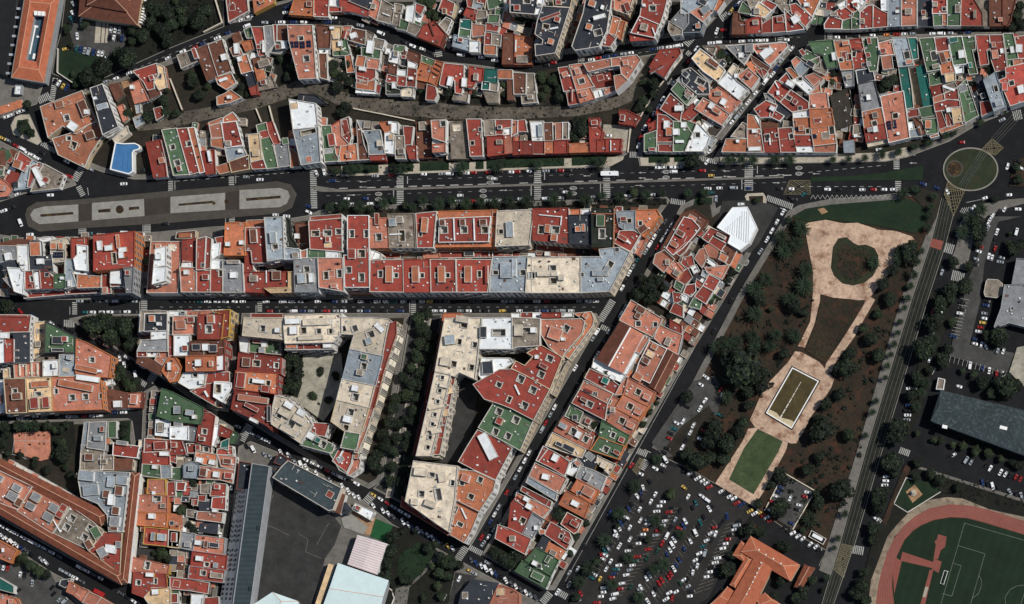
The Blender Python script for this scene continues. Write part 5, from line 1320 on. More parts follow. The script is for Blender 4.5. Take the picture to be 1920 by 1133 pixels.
# ---------------------------------------------------------------- buildings
def parse_buildings():
    out = []; ox = oy = 0; row = ('', 'W')
    for ln in BUILD.strip().split('\n'):
        ln = ln.strip()
        if not ln: continue
        if ln[0] == '@': ox, oy = map(float, ln[1:].split()); continue
        if ln[0] == '#': a, b = ln[1:].split('|'); row = (a.strip(), b.strip()); continue
        segs = [q.split() for q in ln.split(' ; ')]
        head = segs[0][0]; code = head[0]; rest = head[1:].split('/')
        h = float(rest[0]); wall = rest[1] if len(rest) > 1 else None
        out.append(dict(code=code, h=h, wall=wall, o=(ox, oy), row=row, pts=px(ox, oy, [float(v) for v in segs[0][1:]]), feats=segs[1:]))
    return out
BLD = parse_buildings()
for i, b in enumerate(BLD):
    b['tall'] = b['h']
    if 'narrow vertical' in b['row'][0]: b['h'] *= 0.62
    elif b['h'] < 11: b['h'] *= 0.76
    b['h'] += (i % 37) * 0.017
    b['top'] = inset(ccw([at(x, y, b['h']) for x, y in b['pts']]), -0.38)
    b['area'] = area(b['top'])
    xs = [q[0] for q in b['top']]; ys = [q[1] for q in b['top']]
    b['bb'] = (min(xs), min(ys), max(xs), max(ys)); b['c'] = centroid(b['top'])
    if b['h'] >= 12 and b['area'] > 30: b['kind'] = 'apartment_block'
    elif b['area'] < 42: b['kind'] = 'annex'
    else: b['kind'] = 'house'
    b['i'] = i

def blocked(x, y, me, h):
    """height of whatever stands right at this point beside building ME"""
    z = 0.0
    for b in BLD:
        if b['i'] == me: continue
        q = b['bb']
        if q[0] <= x <= q[2] and q[1] <= y <= q[3] and b['h'] > z and inside(b['top'], x, y): z = b['h']
    return z

def main_angle(p):
    best = max(range(len(p)), key=lambda i: (p[i][0] - p[i - 1][0]) ** 2 + (p[i][1] - p[i - 1][1]) ** 2)
    a = math.atan2(p[best][1] - p[best - 1][1], p[best][0] - p[best - 1][0])
    return a

def facade(win, bal, b, a, c, rng, wallm):
    """windows, sills and balconies on one outside wall"""
    dx, dy = c[0] - a[0], c[1] - a[1]; L = math.hypot(dx, dy)
    if L < 2.6: return
    dx /= L; dy /= L; nx, ny = dy, -dx
    mx, my = (a[0] + c[0]) / 2 + nx * 0.9, (a[1] + c[1]) / 2 + ny * 0.9
    if nx * 0.175 - ny * 0.155 < 0.0 and rng.random() > 0.25: return
    zb = max(blocked(mx, my, b['i'], b['h']), blocked(mx + dx * L * 0.28, my + dy * L * 0.28, b['i'], b['h']))
    if zb > b['h'] - 2.2: return
    ang = math.atan2(dy, dx)
    fl = 3.05; n = max(1, int((b['h'] - 0.6) / fl)); step = rng.choice((2.5, 2.9, 3.3)); k = max(1, int((L - 0.8) / step)); step = (L - 0.6) / k
    style = rng.random(); dens = rng.random()
    if b['h'] < 12 and dens < 0.3: return
    for f in range(n):
        z = b['h'] - 0.5 - f * fl - 1.25
        if z - 0.9 < zb: break
        for j in range(k):
            if rng.random() < 0.1: continue
            t = 0.3 + step * (j + 0.5)
            x, y = a[0] + dx * t, a[1] + dy * t
            tall = (j + (0 if style < 0.5 else f)) % 3 == 1
            hh = 2.0 if tall else 1.35; zc = z - (0.3 if tall else 0)
            win.box((x + nx * 0.02, y + ny * 0.02, zc), (step * 0.46, 0.14, hh), M_GLASS, ang)
            win.box((x + nx * 0.06, y + ny * 0.06, zc - hh / 2 - 0.06), (step * 0.56, 0.3, 0.1), M_CAP, ang)
            if style > 0.45 and b['h'] >= 9 and tall:
                bal.box((x + nx * 0.45, y + ny * 0.45, zc - hh / 2 - 0.16), (step * 0.86, 0.9, 0.14), M_CAP, ang)
                bal.box((x + nx * 0.87, y + ny * 0.87, zc - hh / 2 + 0.4), (step * 0.86, 0.08, 0.95), wallm, ang)
        if style > 0.7 and b['h'] >= 12:
            bal.box((a[0] + dx * L / 2 + nx * 0.08, a[1] + dy * L / 2 + ny * 0.08, z - 1.45), (L - 0.1, 0.26, 0.22), M_CAP, ang)

AUTOWALL = 'wwyccbpybhwpn'
def make_building(b):
    rng = random.Random(1000 + b['i'])
    h, P = b['h'], b['top']; code = b['code']
    wc = b['wall'] or rng.choice(AUTOWALL)
    wm = wallmat(wc); rm = roofmat(code)
    ox, oy = b['o']
    root = empty(b['kind'], (b['c'][0], b['c'][1], 0)); off = root.location
    b['root'] = root
    ang0 = main_angle(P)
    wells, boxes, panels = [], [], []
    for f in b['feats']:
        k = f[0]
        v = [float(x) for x in (f[2:] if k == 'b' else f[1:])]
        x, y = at(ox + v[0] * 0.256, oy + v[1] * 0.256, h)
        w, d = v[2] * 0.256 * S, v[3] * 0.256 * S
        a = -math.radians(v[4]) if len(v) > 4 else 0.0
        if len(v) <= 4 and abs(((ang0 + math.pi / 4) % (math.pi / 2)) - math.pi / 4) < 0.35: a = ((ang0 + math.pi / 4) % (math.pi / 2)) - math.pi / 4
        if k == 'w': wells.append(rect(x, y, max(w, 1.6), max(d, 1.6), a))
        elif k == 'b': boxes.append((f[1], x, y, w, d, a))
        else: panels.append((x, y, w, d, a))
    wells = [w for w in wells if all(inside(P, *q) for q in rect(*centroid(w), 1.0, 1.0))]
    good = []
    for w in wells:
        if all(inside(inset(P, 0.15), *q) for q in w): good.append(w)
    bad = [w for w in wells if w not in good]; wells = good
    # outside walls and the inner walls of the light wells
    mb = MB(); mb.prism(P, 0.0, h, wm, top=False); mb.build('wall', root, off)
    ins = inset(P, 0.34 if b['area'] > 60 else 0.26)
    okins = area(ins) > 0.3 * b['area']
    mb = MB(); holed(mb, P, wells, h, rm)
    has = b['area'] > 130 and rng.random() < 0.75
    roof = mb.build('roof', root, off)
    # parapet
    if okins and (b['wall'] or code not in 'tok'):
        pm = M_CAP if (b['wall'] in (None, 'w', 'c', 'b') and rng.random() < 0.7) else mat('parapet_' + code, CODE[code][1], amp=0.15) if rng.random() < .5 else wm
        mb = MB(); mb.ring(P, ins, h, h + 0.75 + rng.random() * 0.3, pm); mb.build('parapet', root, off)
    for w in wells:
        mb = MB(); depth = min(h - 0.4, 3.6)
        inw = inset(ccw(w), 0.02)
        out_ = inset(ccw(w), -0.32)
        ww = wallmat('w') if rng.random() < 0.8 else wallmat('c')
        n = len(inw)
        for a in range(n):
            c = (a + 1) % n
            mb.face([(*inw[c], h - depth), (*inw[a], h - depth), (*inw[a], h), (*inw[c], h)], ww)
        mb.face([(x, y, h - depth) for x, y in inw], M_WELLFLOOR)
        mb.ring(out_, inw, h + 0.004, h + 0.8, M_CAP)
        q = centroid(inw)
        for s_ in range(2):
            a, c = inw[(s_ + 2) % n], inw[(s_ + 3) % n]
            L = math.hypot(c[0] - a[0], c[1] - a[1])
            if L > 2:
                mxy = ((a[0] + c[0]) / 2 * 0.985 + q[0] * 0.015, (a[1] + c[1]) / 2 * 0.985 + q[1] * 0.015)
                aw = math.atan2(c[1] - a[1], c[0] - a[0])
                for zz in (h - 1.9, h - 4.9):
                    if zz > h - depth + 1:
                        for t in ((-0.25, 0.25) if L > 3 else (0,)):
                            mb.box((mxy[0] + math.cos(aw) * L * t, mxy[1] + math.sin(aw) * L * t, zz), (0.9, 0.12, 1.3), M_GLASS, aw)
        mb.build('light_well', root, off)
    # roof huts, stair heads, raised terraces
    def hut(c, x, y, w, d, a, hh):
        mb = MB(); q = rect(x, y, w, d, a)
        mb.prism(q, h + 0.003, h + hh, rng.choice((wallmat('w'), wm, wallmat('b'), wm)) if c not in 'kGt' else wm, roofmat(c))
        if min(w, d) > 1.6:
            mb.ring(q, inset(q, 0.22), h + hh + 0.002, h + hh + 0.22, M_CAP)
        if max(w, d) > 2.2 and hh > 1.5:
            mb.box((x + math.sin(a) * (d / 2), y - math.cos(a) * (d / 2), h + 1.0), (0.9, 0.1, 1.9), M_GLASS, a)
        mb.build('roof_hut' if min(w, d) > 1.0 else 'partition', root, off)
    for (c, x, y, w, d, a) in boxes:
        thin = min(w, d) < 1.3
        hut(c, x, y, w, d, a, 1.3 if thin else 0.5 if w * d > 90 else rng.uniform(1.9, 2.9))
    for w in bad:
        q = centroid(w); hut('k', q[0], q[1], 2.6, 2.6, 0, 0.5)
    for (x, y, w, d, a) in panels:
        nn, mm = max(1, round(w / 1.3)), max(1, round(d / 1.9))
        if code == 'b' or b['area'] < 1:
            pass
        for i in range(nn):
            for j in range(mm):
                u, v = (i + 0.5) / nn * w - w / 2, (j + 0.5) / mm * d - d / 2
                mb = MB(); xx = x + u * math.cos(a) - v * math.sin(a); yy = y + u * math.sin(a) + v * math.cos(a)
                q = rect(xx, yy, w / nn * 0.88, d / mm * 0.9, a)
                mb.prism(q, h + 0.35, h + 0.41, M_METAL, M_PANEL, bottom=True)
                mb.build('solar_panel', root, off)
    # small things that every roof carries
    def spot(m):
        for _ in range(14):
            x, y = rng.uniform(b['bb'][0], b['bb'][2]), rng.uniform(b['bb'][1], b['bb'][3])
            if all(inside(P, x + u * m, y + v * m) for u, v in ((1, 0), (-1, 0), (0, 1), (0, -1))) and not any(inside(inset(ccw(w), -0.7), x, y) for w in wells) \
               and not any(abs(x - q[1]) < q[3] / 2 + 0.8 and abs(y - q[2]) < q[4] / 2 + 0.8 for q in boxes): return x, y
        return None
    cl = MB(); a0 = ((ang0 + math.pi / 4) % (math.pi / 2)) - math.pi / 4
    if code != 't' or b['wall']:
        for _ in range(min(12, int(b['area'] / 38 + rng.random()))):
            p = spot(0.9)
            if not p: continue
            r = rng.random(); z = h + 0.004
            if r < 0.45: cl.box((p[0], p[1], z + 0.45), (rng.uniform(0.45, 0.9), rng.uniform(0.45, 0.9), 0.9), M_WHITE if rng.random() < 0.7 else M_METAL, a0)
            elif r < 0.6: cl.prism([(p[0] + 0.5 * math.cos(t * math.pi / 4), p[1] + 0.5 * math.sin(t * math.pi / 4)) for t in range(8)], z, z + 1.2, M_CAP if rng.random() < 0.6 else mat('tank_black', (40, 40, 44)))
            elif r < 0.75: cl.box((p[0], p[1], z + 0.3), (1.3, 0.9, 0.5), M_METAL, a0 + 0.2)
            elif r < 0.9: cl.box((p[0], p[1], z + 0.35), (rng.uniform(2.0, 4.0), 0.18, 0.7), M_CAP, a0 + rng.choice((0, math.pi / 2)))
            else: cl.box((p[0], p[1], z + 0.12), (rng.uniform(0.8, 2.2), rng.uniform(0.8, 1.6), 0.22), mat('roof_clutter', (92, 70, 60), amp=0.4), a0)
    else:
        for _ in range(int(b['area'] / 80)):
            p = spot(0.5)
            if p: cl.box((p[0], p[1], h + 0.45), (0.6, 0.6, 0.9), M_CAP, a0)
    cl.build('roof_fittings', root, off, kind='stuff')
    # a stair hut or a second terrace level where none was traced
    if not boxes and b['area'] > 55 and code not in 'tT' and rng.random() < 0.5:
        p = spot(2.1)
        if p: hut(rng.choice(code + 'nrp' + code), p[0], p[1], rng.uniform(2.4, 3.6), rng.uniform(2.2, 3.4), a0, rng.uniform(2.0, 2.7))
    if has and not boxes and okins:
        p = spot(2.6)
        if p:
            hut(rng.choice('rpnycb'), p[0], p[1], rng.uniform(3.2, 5.0), rng.uniform(2.6, 4.4), a0, 0.35)
    # facades
    win, bal = MB(), MB()
    for i in range(len(P)):
        facade(win, bal, b, P[i], P[(i + 1) % len(P)], rng, wm)
    win.build('windows', root, off, kind='stuff')
    bal.build('balconies', root, off, kind='stuff')
    b['npanel'] = len(panels); b['nwell'] = len(wells)

houses = sorted([b for b in BLD if b['kind'] == 'house'], key=lambda b: -b['area'])
blocks = [b for b in BLD if b['kind'] == 'apartment_block']
annexes = sorted([b for b in BLD if b['kind'] == 'annex'], key=lambda b: -b['area'])
LIM = 298
rest = houses[LIM:]
one_by_one = [b for b in BLD if b not in rest]
for b in one_by_one: make_building(b)
if rest:
    mb = MB()
    for b in rest:
        rng = random.Random(b['i']); wm = wallmat(b['wall'] or rng.choice(AUTOWALL))
        mb.prism(b['top'], 0, b['h'], wm, roofmat(b['code']))
        ins = inset(b['top'], 0.28)
        if area(ins) > 0.3 * b['area'] and b['wall']: mb.ring(b['top'], ins, b['h'], b['h'] + 0.7, M_CAP)
        for f in b['feats']:
            if f[0] == 'b':
                v = [float(x) for x in f[2:]]; x, y = at(b['o'][0] + v[0] * 0.256, b['o'][1] + v[1] * 0.256, b['h'])
                q = rect(x, y, v[2] * 0.256 * S, v[3] * 0.256 * S, -math.radians(v[4]) if len(v) > 4 else 0)
                mb.prism(q, b['h'] + 0.004, b['h'] + rng.uniform(1.4, 2.5), wallmat('w'), roofmat(f[1]))
    o = mb.build('small_houses'); tag(o, 'the smallest back houses squeezed in between the larger roofs', 'small houses', kind='stuff')

def label_rows(items, key, axis, pos):
    """items of one row and look get ordinals along the row's direction"""
    groups = {}
    for it in items: groups.setdefault(key(it), []).append(it)
    out = {}
    for k, L in groups.items():
        ax = axis(L[0])
        L.sort(key=lambda it: pos(it)[0] if ax == 'W' else -pos(it)[1])
        for n, it in enumerate(L): out[id(it)] = (n + 1, len(L))
    return out
KN = {'house': 'house', 'apartment_block': 'apartment block', 'annex': 'low annex'}
ords = label_rows(one_by_one, lambda b: (b['row'], b['code'], b['kind']), lambda b: b['row'][1], lambda b: b['c'])
for b in one_by_one:
    n, tot = ords[id(b)]
    col = CODE[b['code']][0]; row, ax = b['row']
    first = f"{col} roofed {KN[b['kind']]}"
    if tot == 1: lab = f"the only {first} of {row}"
    elif n == tot: lab = f"last {first} from {DIRW[ax]}, {row}"
    else: lab = f"{ORD[n]} {first} from {DIRW[ax]}, {row}"
    lab = ' '.join(lab.replace('the the', 'the').split()[:16])
    tag(b['root'], lab, KN[b['kind']], 'roofs of the ' + row)

# low back roofs, lean-tos and covered patios that fill the gaps between the houses
INFILL = [('the houses between two diagonals', [(1305, 440), (1340, 425), (1400, 480), (1350, 565), (1276, 685), (1188, 838), (1040, 1095), (950, 1030), (985, 945), (1052, 825), (1178, 622), (1200, 600), (1240, 555), (1240, 505)], 57),
 ('the triangle between two diagonals', [(1318, 96), (1450, 90), (1456, 102), (1318, 276), (1290, 286), (1212, 286), (1222, 255), (1290, 156)], 55),
 ('the terraces north of the avenue', [(1540, 88), (1920, 72), (1920, 175), (1835, 212), (1780, 242), (1690, 268), (1385, 280), (1450, 205)], 80),
 ('the long red roofed block', [(2, 450), (280, 440), (560, 420), (1230, 385), (1140, 540), (4, 552)], 2),
 ('the dark tree square block', [(262, 596), (445, 592), (425, 765), (330, 715), (262, 670)], 5),
 ('the gravel courtyard block', [(460, 592), (520, 592), (520, 770), (442, 765)], 5),
 ('the column of houses', [(285, 735), (430, 800), (405, 1120), (262, 1110), (270, 830)], 4),
 ('the small street blocks', [(2, 602), (60, 600), (255, 720), (250, 765), (2, 770)], 3),
 ('the top row of houses', [(545, 4), (860, 2), (832, 84), (640, 22)], 25), ('the top middle blocks', [(885, 4), (1190, 4), (1160, 78), (1075, 90), (850, 92)], 70), ('the top right row', [(1400, 4), (1880, 4), (1880, 45), (1375, 58)], 85),
 ('the south bank of the ravine', [(285, 250), (330, 245), (560, 200), (640, 235), (1000, 232), (1150, 240), (1150, 288), (640, 300), (300, 325)], 85),
 ('the ravine north bank rows', [(440, 60), (640, 52), (760, 100), (880, 130), (950, 142), (950, 180), (700, 172), (670, 168), (560, 140), (480, 160)], 75),
 ('the plaza triangle', [(2, 275), (60, 296), (135, 340), (40, 358), (2, 368)], 27)]
for nm, pts, deg in INFILL:
    P = ccw([at(x, y) for x, y in pts]); a = -math.radians(deg) if deg < 45 else math.radians(deg); ca, sa = math.cos(a), math.sin(a); rng = random.Random(nm)
    cx_, cy_ = centroid(P); R_ = max(math.hypot(x - cx_, y - cy_) for x, y in P); mb = MB(); n = int(R_ / 4.4) + 1; mz = 0
    for i in range(-n, n):
        for j in range(-n, n):
            u, v = (i + .5) * 4.4, (j + .5) * 4.2 + (i % 2) * 1.3; x, y = cx_ + u * ca - v * sa, cy_ + u * sa + v * ca
            if not inside(P, x, y) or any(inside(Z, x, y) for Z, z in PATCHES): continue
            if sum(blocked(x + dx, y + dy, -1, 0) > 0 for dx, dy in ((1.5, 0), (-1.5, 0), (0, 1.5), (0, -1.5), (0, 0))) >= 4: continue
            r_ = rng.random()
            if r_ < 0.16: continue
            mz += 1; c = rng.choice('rrRpptnnnynbowgkt'); h = rng.uniform(2.2, 4.2) + mz * 0.0007; q = rect(x, y, rng.uniform(3.4, 4.6), rng.uniform(3.2, 4.5), a + rng.uniform(-.04, .04))
            mb.prism(q, 0, h, wallmat(rng.choice('wbycpn')), roofmat(c))
            if rng.random() < 0.5: mb.ring(q, inset(q, 0.2), h, h + 0.45, M_CAP)
            if rng.random() < 0.3: mb.box((x + rng.uniform(-1, 1), y + rng.uniform(-1, 1), h + 0.35), (0.7, 0.6, 0.7), M_WHITE, a)
    o = mb.build('back_annexes')
    if o: tag(o, 'low back roofs and lean-tos crowded in the gaps of ' + nm, 'lean-tos', kind='stuff')
# ---------------------------------------------------------------- buildings with roofs of their own shape
def lerp(a, b, t): return (a[0] + (b[0] - a[0]) * t, a[1] + (b[1] - a[1]) * t)
TILE = mat('orange_tiles', (170, 98, 70), amp=0.16, scale=0.3, stain=0.4, stain_rgb=(140, 66, 40), bands=0.14, band_scale=1.6)
TILE_B = mat('brown_tiles', (96, 58, 44), amp=0.22, scale=0.3, stain=0.5, stain_rgb=(62, 38, 30), bands=0.14, band_scale=1.6)
TILE_R = mat('old_roof_tiles', (116, 66, 48), amp=0.22, scale=0.3, stain=0.5, stain_rgb=(74, 44, 34), bands=0.14, band_scale=1.4)
RIDGE_M = [None]
M_RIDGE = mat('ridge_mortar', (202, 158, 130), amp=0.15, rand=0)
def thing(name, pts, label, cat, group=None):
    c = centroid(pts); o = empty(name, (c[0], c[1], 0)); tag(o, label, cat, group); return o
def TP(ox, oy, h, *v): return [at(x, y, h) for x, y in px(ox, oy, v)]
def ridge_bar(mb, a, b, m=None, w=0.34):
    m = m or RIDGE_M[0]
    d = Vector(b) - Vector(a); L = d.length; d.normalize(); s_ = Vector((-d.y, d.x, 0)).normalized() * w / 2; up = Vector((0, 0, 0.14))
    A, B = Vector(a), Vector(b)
    mb.face([tuple(A + s_), tuple(A + up), tuple(B + up), tuple(B + s_)], m or M_RIDGE); mb.face([tuple(A + up), tuple(A - s_), tuple(B - s_), tuple(B + up)], m or M_RIDGE)
def hip(root, quad, h, rise, m, wm, k=0.5, eave=0.4, ends=(True, True)):
    """four cornered building, ridge along the side from corner 0 to corner 1"""
    A, B, C_, D = quad; off = root.location
    mb = MB(); mb.prism(ccw(list(quad)), 0, h, wm, top=False)
    r0, r1 = lerp(lerp(A, D, 0.5), lerp(B, C_, 0.5), k if ends[0] else 0), lerp(lerp(A, D, 0.5), lerp(B, C_, 0.5), 1 - (k if ends[1] else 0))
    if not ends[0]: mb.face([(*A, h), (*D, h), (*r0, h + rise)], wm)
    if not ends[1]: mb.face([(*B, h), (*C_, h), (*r1, h + rise)], wm)
    mb.build('wall', root, off)
    P = inset(ccw(list(quad)), -eave); Q4 = []
    for q in quad: Q4.append(min(P, key=lambda p: (p[0] - q[0]) ** 2 + (p[1] - q[1]) ** 2))
    A, B, C_, D = [(*q, h + 0.02) for q in Q4]; R0, R1 = (*r0, h + rise), (*r1, h + rise)
    for f in ([A, B, R1, R0], [C_, D, R0, R1]) + (([D, A, R0],) if ends[0] else ()) + (([B, C_, R1],) if ends[1] else ()):
        mb = MB(); n = (Vector(f[1]) - Vector(f[0])).cross(Vector(f[2]) - Vector(f[0]))
        mb.face(f if n.z > 0 else f[::-1], m); mb.build('roof_slope', root, off)
    mb = MB(); ridge_bar(mb, R0, R1)
    if ends[0]: ridge_bar(mb, A, R0); ridge_bar(mb, D, R0)
    if ends[1]: ridge_bar(mb, B, R1); ridge_bar(mb, C_, R1)
    mb.build('ridge', root, off)
def ringroof(root, O, Rg, I, h, rise, m, wm, sides=None):
    off = root.location; n = len(O); mb = MB()
    for i in range(n): mb.face([(*O[i], 0), (*O[(i + 1) % n], 0), (*O[(i + 1) % n], h), (*O[i], h)], wm)
    for i in range(n): mb.face([(*I[(i + 1) % n], 0.3), (*I[i], 0.3), (*I[i], h + 0.3), (*I[(i + 1) % n], h + 0.3)], wm)
    mb.build('wall', root, off)
    rg = MB()
    for i in range(n):
        j = (i + 1) % n
        for f in ([(*O[i], h), (*O[j], h), (*Rg[j], h + rise), (*Rg[i], h + rise)], [(*Rg[i], h + rise), (*Rg[j], h + rise), (*I[j], h + 0.3), (*I[i], h + 0.3)]):
            mb = MB(); nn = (Vector(f[1]) - Vector(f[0])).cross(Vector(f[2]) - Vector(f[0])); mb.face(f if nn.z > 0 else f[::-1], m); mb.build('roof_slope', root, off)
        ridge_bar(rg, (*Rg[i], h + rise), (*Rg[j], h + rise)); ridge_bar(rg, (*O[i], h), (*Rg[i], h + rise))
    rg.build('ridge', root, off)
def facade_windows(root, a, c, h, z0=0.6, step=2.6, name='windows', fl=3.1, w=1.2, hh=1.4, m=M_GLASS):
    dx, dy = c[0] - a[0], c[1] - a[1]; L = math.hypot(dx, dy); dx /= L; dy /= L; nx, ny = dy, -dx; mb = MB(); k = max(1, int(L / step)); ang = math.atan2(dy, dx)
    z = h - 1.8
    while z - hh / 2 > z0:
        for j in range(k):
            t = L * (j + 0.5) / k; mb.box((a[0] + dx * t + nx * 0.03, a[1] + dy * t + ny * 0.03, z), (w, 0.14, hh), m, ang)
            mb.box((a[0] + dx * t + nx * 0.06, a[1] + dy * t + ny * 0.06, z - hh / 2 - 0.06), (w * 1.2, 0.3, 0.1), M_CAP, ang)
        z -= fl
    mb.build(name, root, root.location, kind='stuff')

# big orange tiled hall round a glazed court, top left
h = 9
O = TP(0, 0, h, 190, -60, 440, -40, 322, 604, 86, 566); I = TP(0, 0, h, 258, 85, 332, 92, 266, 452, 192, 440); Rg = [lerp(a, b, 0.56) for a, b in zip(O, I)]
t = thing('tiled_hall', O, 'large orange tiled hall round a long glazed court at the top left', 'hall')
ringroof(t, ccw(O), ccw(Rg), ccw(I), h, 2.0, TILE, wallmat('y'))
mb = MB(); mb.face([(x, y, 5.4) for x, y in ccw(I)], mat('court_glass', (70, 92, 106), rough=0.25, amp=0.25, bands=0.3, band_scale=0.5)); mb.build('court_glazing', t, t.location)
for v in ((262, 195, 36, 14), (282, 272, 24, 14), (252, 415, 20, 40), (240, 300, 8, 200)):
    mb = MB(); x, y = at(v[0] * .256, v[1] * .256, 5.4); mb.prism(rect(x, y, v[2] * .0768, v[3] * .0768, -0.2), 5.41, 6.0, M_WHITE); mb.build('skylight', t, t.location)
mb = MB()
for v in ((268, 102), (295, 104), (322, 106)):
    x, y = at(v[0] * .256, v[1] * .256, 9.5); mb.prism(rect(x, y, 1.7, 2.4), 8.5, 11.4, M_WHITE)
mb.build('roof_hut', t, t.location)
mb = MB(); mb.ring(inset(ccw(O), -0.45), inset(ccw(O), 0.1), h - 0.3, h - 0.02, M_KERB if False else G_KERB); mb.build('gutter', t, t.location)
t = thing('shade_slab', TP(0, 0, 6, 0, 20, 120, 20, 60, 560, -60, 560), 'dark slab painted as shade with pale sun patches left of the orange tiled hall', 'hall')
mb = MB(); P = ccw(TP(0, 0, 5, -60, -20, 120, -20, 95, 330, 50, 560, -60, 520)); mb.prism(P, 0, 5, wallmat('k'), mat('painted_shade', (28, 29, 30), amp=0.25)); mb.build('wall', t, t.location)  # added dark slab, its colour stands for the hall's cast shadow
for y in (65, 130, 198, 266, 332, 402, 468, 538):
    mb = MB(); xx = 152 - y * 0.165; q = at(xx * .256, y * .256, 5); mb.prism(rect(q[0], q[1], 2.9, 1.3, -0.05), 5.004, 5.35, M_KERB if False else G_KERB, mat('rooflight_or_sun_patch', (150, 156, 160), amp=0.1)); mb.build('rooflight_or_sun_patch', t, t.location)  # pale tops stand for sun falling through gaps into the shadow

# brown tiled villa
h = 9
O = TP(0, 0, h, 590, -60, 1040, -60, 1003, 182, 580, 116)
t = thing('tiled_villa', O, 'brown hip roofed villa with a raised inner roof, top left', 'villa')
hip(t, O, h, 2.6, TILE_B, wallmat('c'), 0.28)
t = thing('raised_roof', TP(0, 0, 12, 640, -60, 940, -60, 930, 82, 640, 30), 'raised brown hip roof in the middle of the villa', 'roof')
hip(t, TP(0, 0, 12.2, 650, -60, 945, -60, 930, 84, 640, 34), 12.2, 2.0, TILE_B, wallmat('t'), 0.3)
t = thing('white_colonnade', TP(0, 0, 9, 1040, 0, 1075, 0, 1035, 175, 1010, 170), 'white balustraded side of the brown villa', 'colonnade')
for k in range(9):
    mb = MB(); q = at(*px(0, 0, (1066 - k * 4.6, 4 + k * 20))[0], 6); mb.box((q[0], q[1], 3.2), (1.3, 0.8, 6.2), M_WHITE, -0.2); mb.build('column', t, t.location)

# blue roof
h = 6
O = ccw(TP(0, 280, h, 845, -50, 905, -42, 990, -45, 1022, -30, 1030, -5, 1012, 8, 985, 14, 975, 30, 977, 165, 945, 186, 806, 150))
t = thing('blue_roofed_building', O, 'bright blue roofed building with a white rim above the plaza', 'building')
mb = MB(); mb.prism(O, 0, h, wallmat('w'), top=False); mb.build('wall', t, t.location)
mb = MB(); mb.face([(x, y, h) for x, y in O], mat('blue_membrane', (62, 112, 160), amp=0.1, stain=0.2, stain_rgb=(90, 140, 180))); mb.build('roof', t, t.location)
mb = MB(); mb.ring(O, inset(O, 0.6), h, h + 0.7, M_WHITE); mb.build('parapet', t, t.location)
for v in ((905, 20, 895, 140), (940, 20, 935, 150)):
    mb = MB(); a, b = at(*px(0, 280, v[:2])[0], h), at(*px(0, 280, v[2:])[0], h); mb.prism(ccw(seg(*a, *b, 0.2)), h + .003, h + 0.1, mat('blue_seam', (44, 84, 128))); mb.build('roof_seam', t, t.location)

# white ribbed canopy at the corner plaza
h = 8
O = ccw(TP(1280, 280, h, 365, 426, 475, 421, 545, 572, 490, 686, 420, 742, 330, 688, 350, 632, 250, 572))
t = thing('white_canopy', O, 'large white ribbed roof at the corner plaza', 'market hall')
mb = MB(); mb.prism(O, 0, h, wallmat('w'), top=False); mb.build('wall', t, t.location)
mb = MB(); mb.face([(x, y, h) for x, y in O], mat('white_sheet', (224, 230, 232), amp=0.05, rand=0)); mb.build('roof', t, t.location)
for k in range(13):
    x0 = 290 + k * 17; y0 = 560 - k * 14 if k < 7 else 440; y1 = 585 + k * 10
    y0 = max(436, y0 + 15); y1 = min(690, y1 + 10)
    if k > 9: y0 = 440 + (k - 9) * 14
    mb = MB(); a, b = at(*px(1280, 280, (x0 + 30, y0))[0], h), at(*px(1280, 280, (x0 + 22, y1))[0], h)
    if inside(O, *a) and inside(O, *b): mb.prism(ccw(seg(*a, *b, 0.5)), h + 0.003, h + 0.28, mat('rib_white', (212, 214, 216), amp=0.06)); mb.build('roof_rib', t, t.location)
mb = MB(); mb.ring(O, inset(O, 0.35), h, h + 0.35, M_WHITE); mb.build('rim', t, t.location)

# long gabled hall between the diagonal streets
h = 9
t = thing('gabled_hall', TP(960, 560, h, 800, 170, 970, 265, 815, 548, 610, 445), 'long salmon and brown hall roof with a white ridge line', 'hall')
L_, Rr = TP(960, 560, h, 792, 166, 966, 264, 812, 548, 612, 446), None
A, B, C_, D = L_; r0 = at(*px(960, 560, (868, 212))[0], h + 1.6); r1 = at(*px(960, 560, (708, 495))[0], h + 1.6)
mb = MB(); mb.prism(ccw(L_), 0, h, wallmat('w'), top=False); mb.build('wall', t, t.location)
for f, m in (([(*D, h), (*A, h), (*r0, h + 1.6), (*r1, h + 1.6)], TILE_B), ([(*B, h), (*C_, h), (*r1, h + 1.6), (*r0, h + 1.6)], roofmat('p')), ([(*A, h), (*B, h), (*r0, h + 1.6)], roofmat('p')), ([(*C_, h), (*D, h), (*r1, h + 1.6)], roofmat('p'))):
    mb = MB(); n = (Vector(f[1]) - Vector(f[0])).cross(Vector(f[2]) - Vector(f[0])); mb.face(f if n.z > 0 else f[::-1], m); mb.build('roof_slope', t, t.location)
mb = MB(); ridge_bar(mb, (*r0, h + 1.6), (*r1, h + 1.6), M_WHITE, 0.8); mb.build('ridge', t, t.location)
for v in ((790, 402), (773, 432), (812, 362), (815, 470)):
    mb = MB(); q = at(*px(960, 560, v)[0], h + 1); mb.box((q[0], q[1], h + 1.1), (0.8, 0.8, 1.4), M_WHITE, 0.5); mb.build('roof_vent', t, t.location)
t = thing('brown_tile_wing', TP(960, 560, 8, 1140, 380, 1225, 420, 1080, 692, 1005, 642), 'brown tiled slope beside the hall with little shaded gardens', 'roof')
hip(t, TP(960, 560, 7, 1222, 420, 1080, 692, 1008, 642, 1140, 380), 7, 1.2, TILE_B, wallmat('c'), 0.1, ends=(False, False))

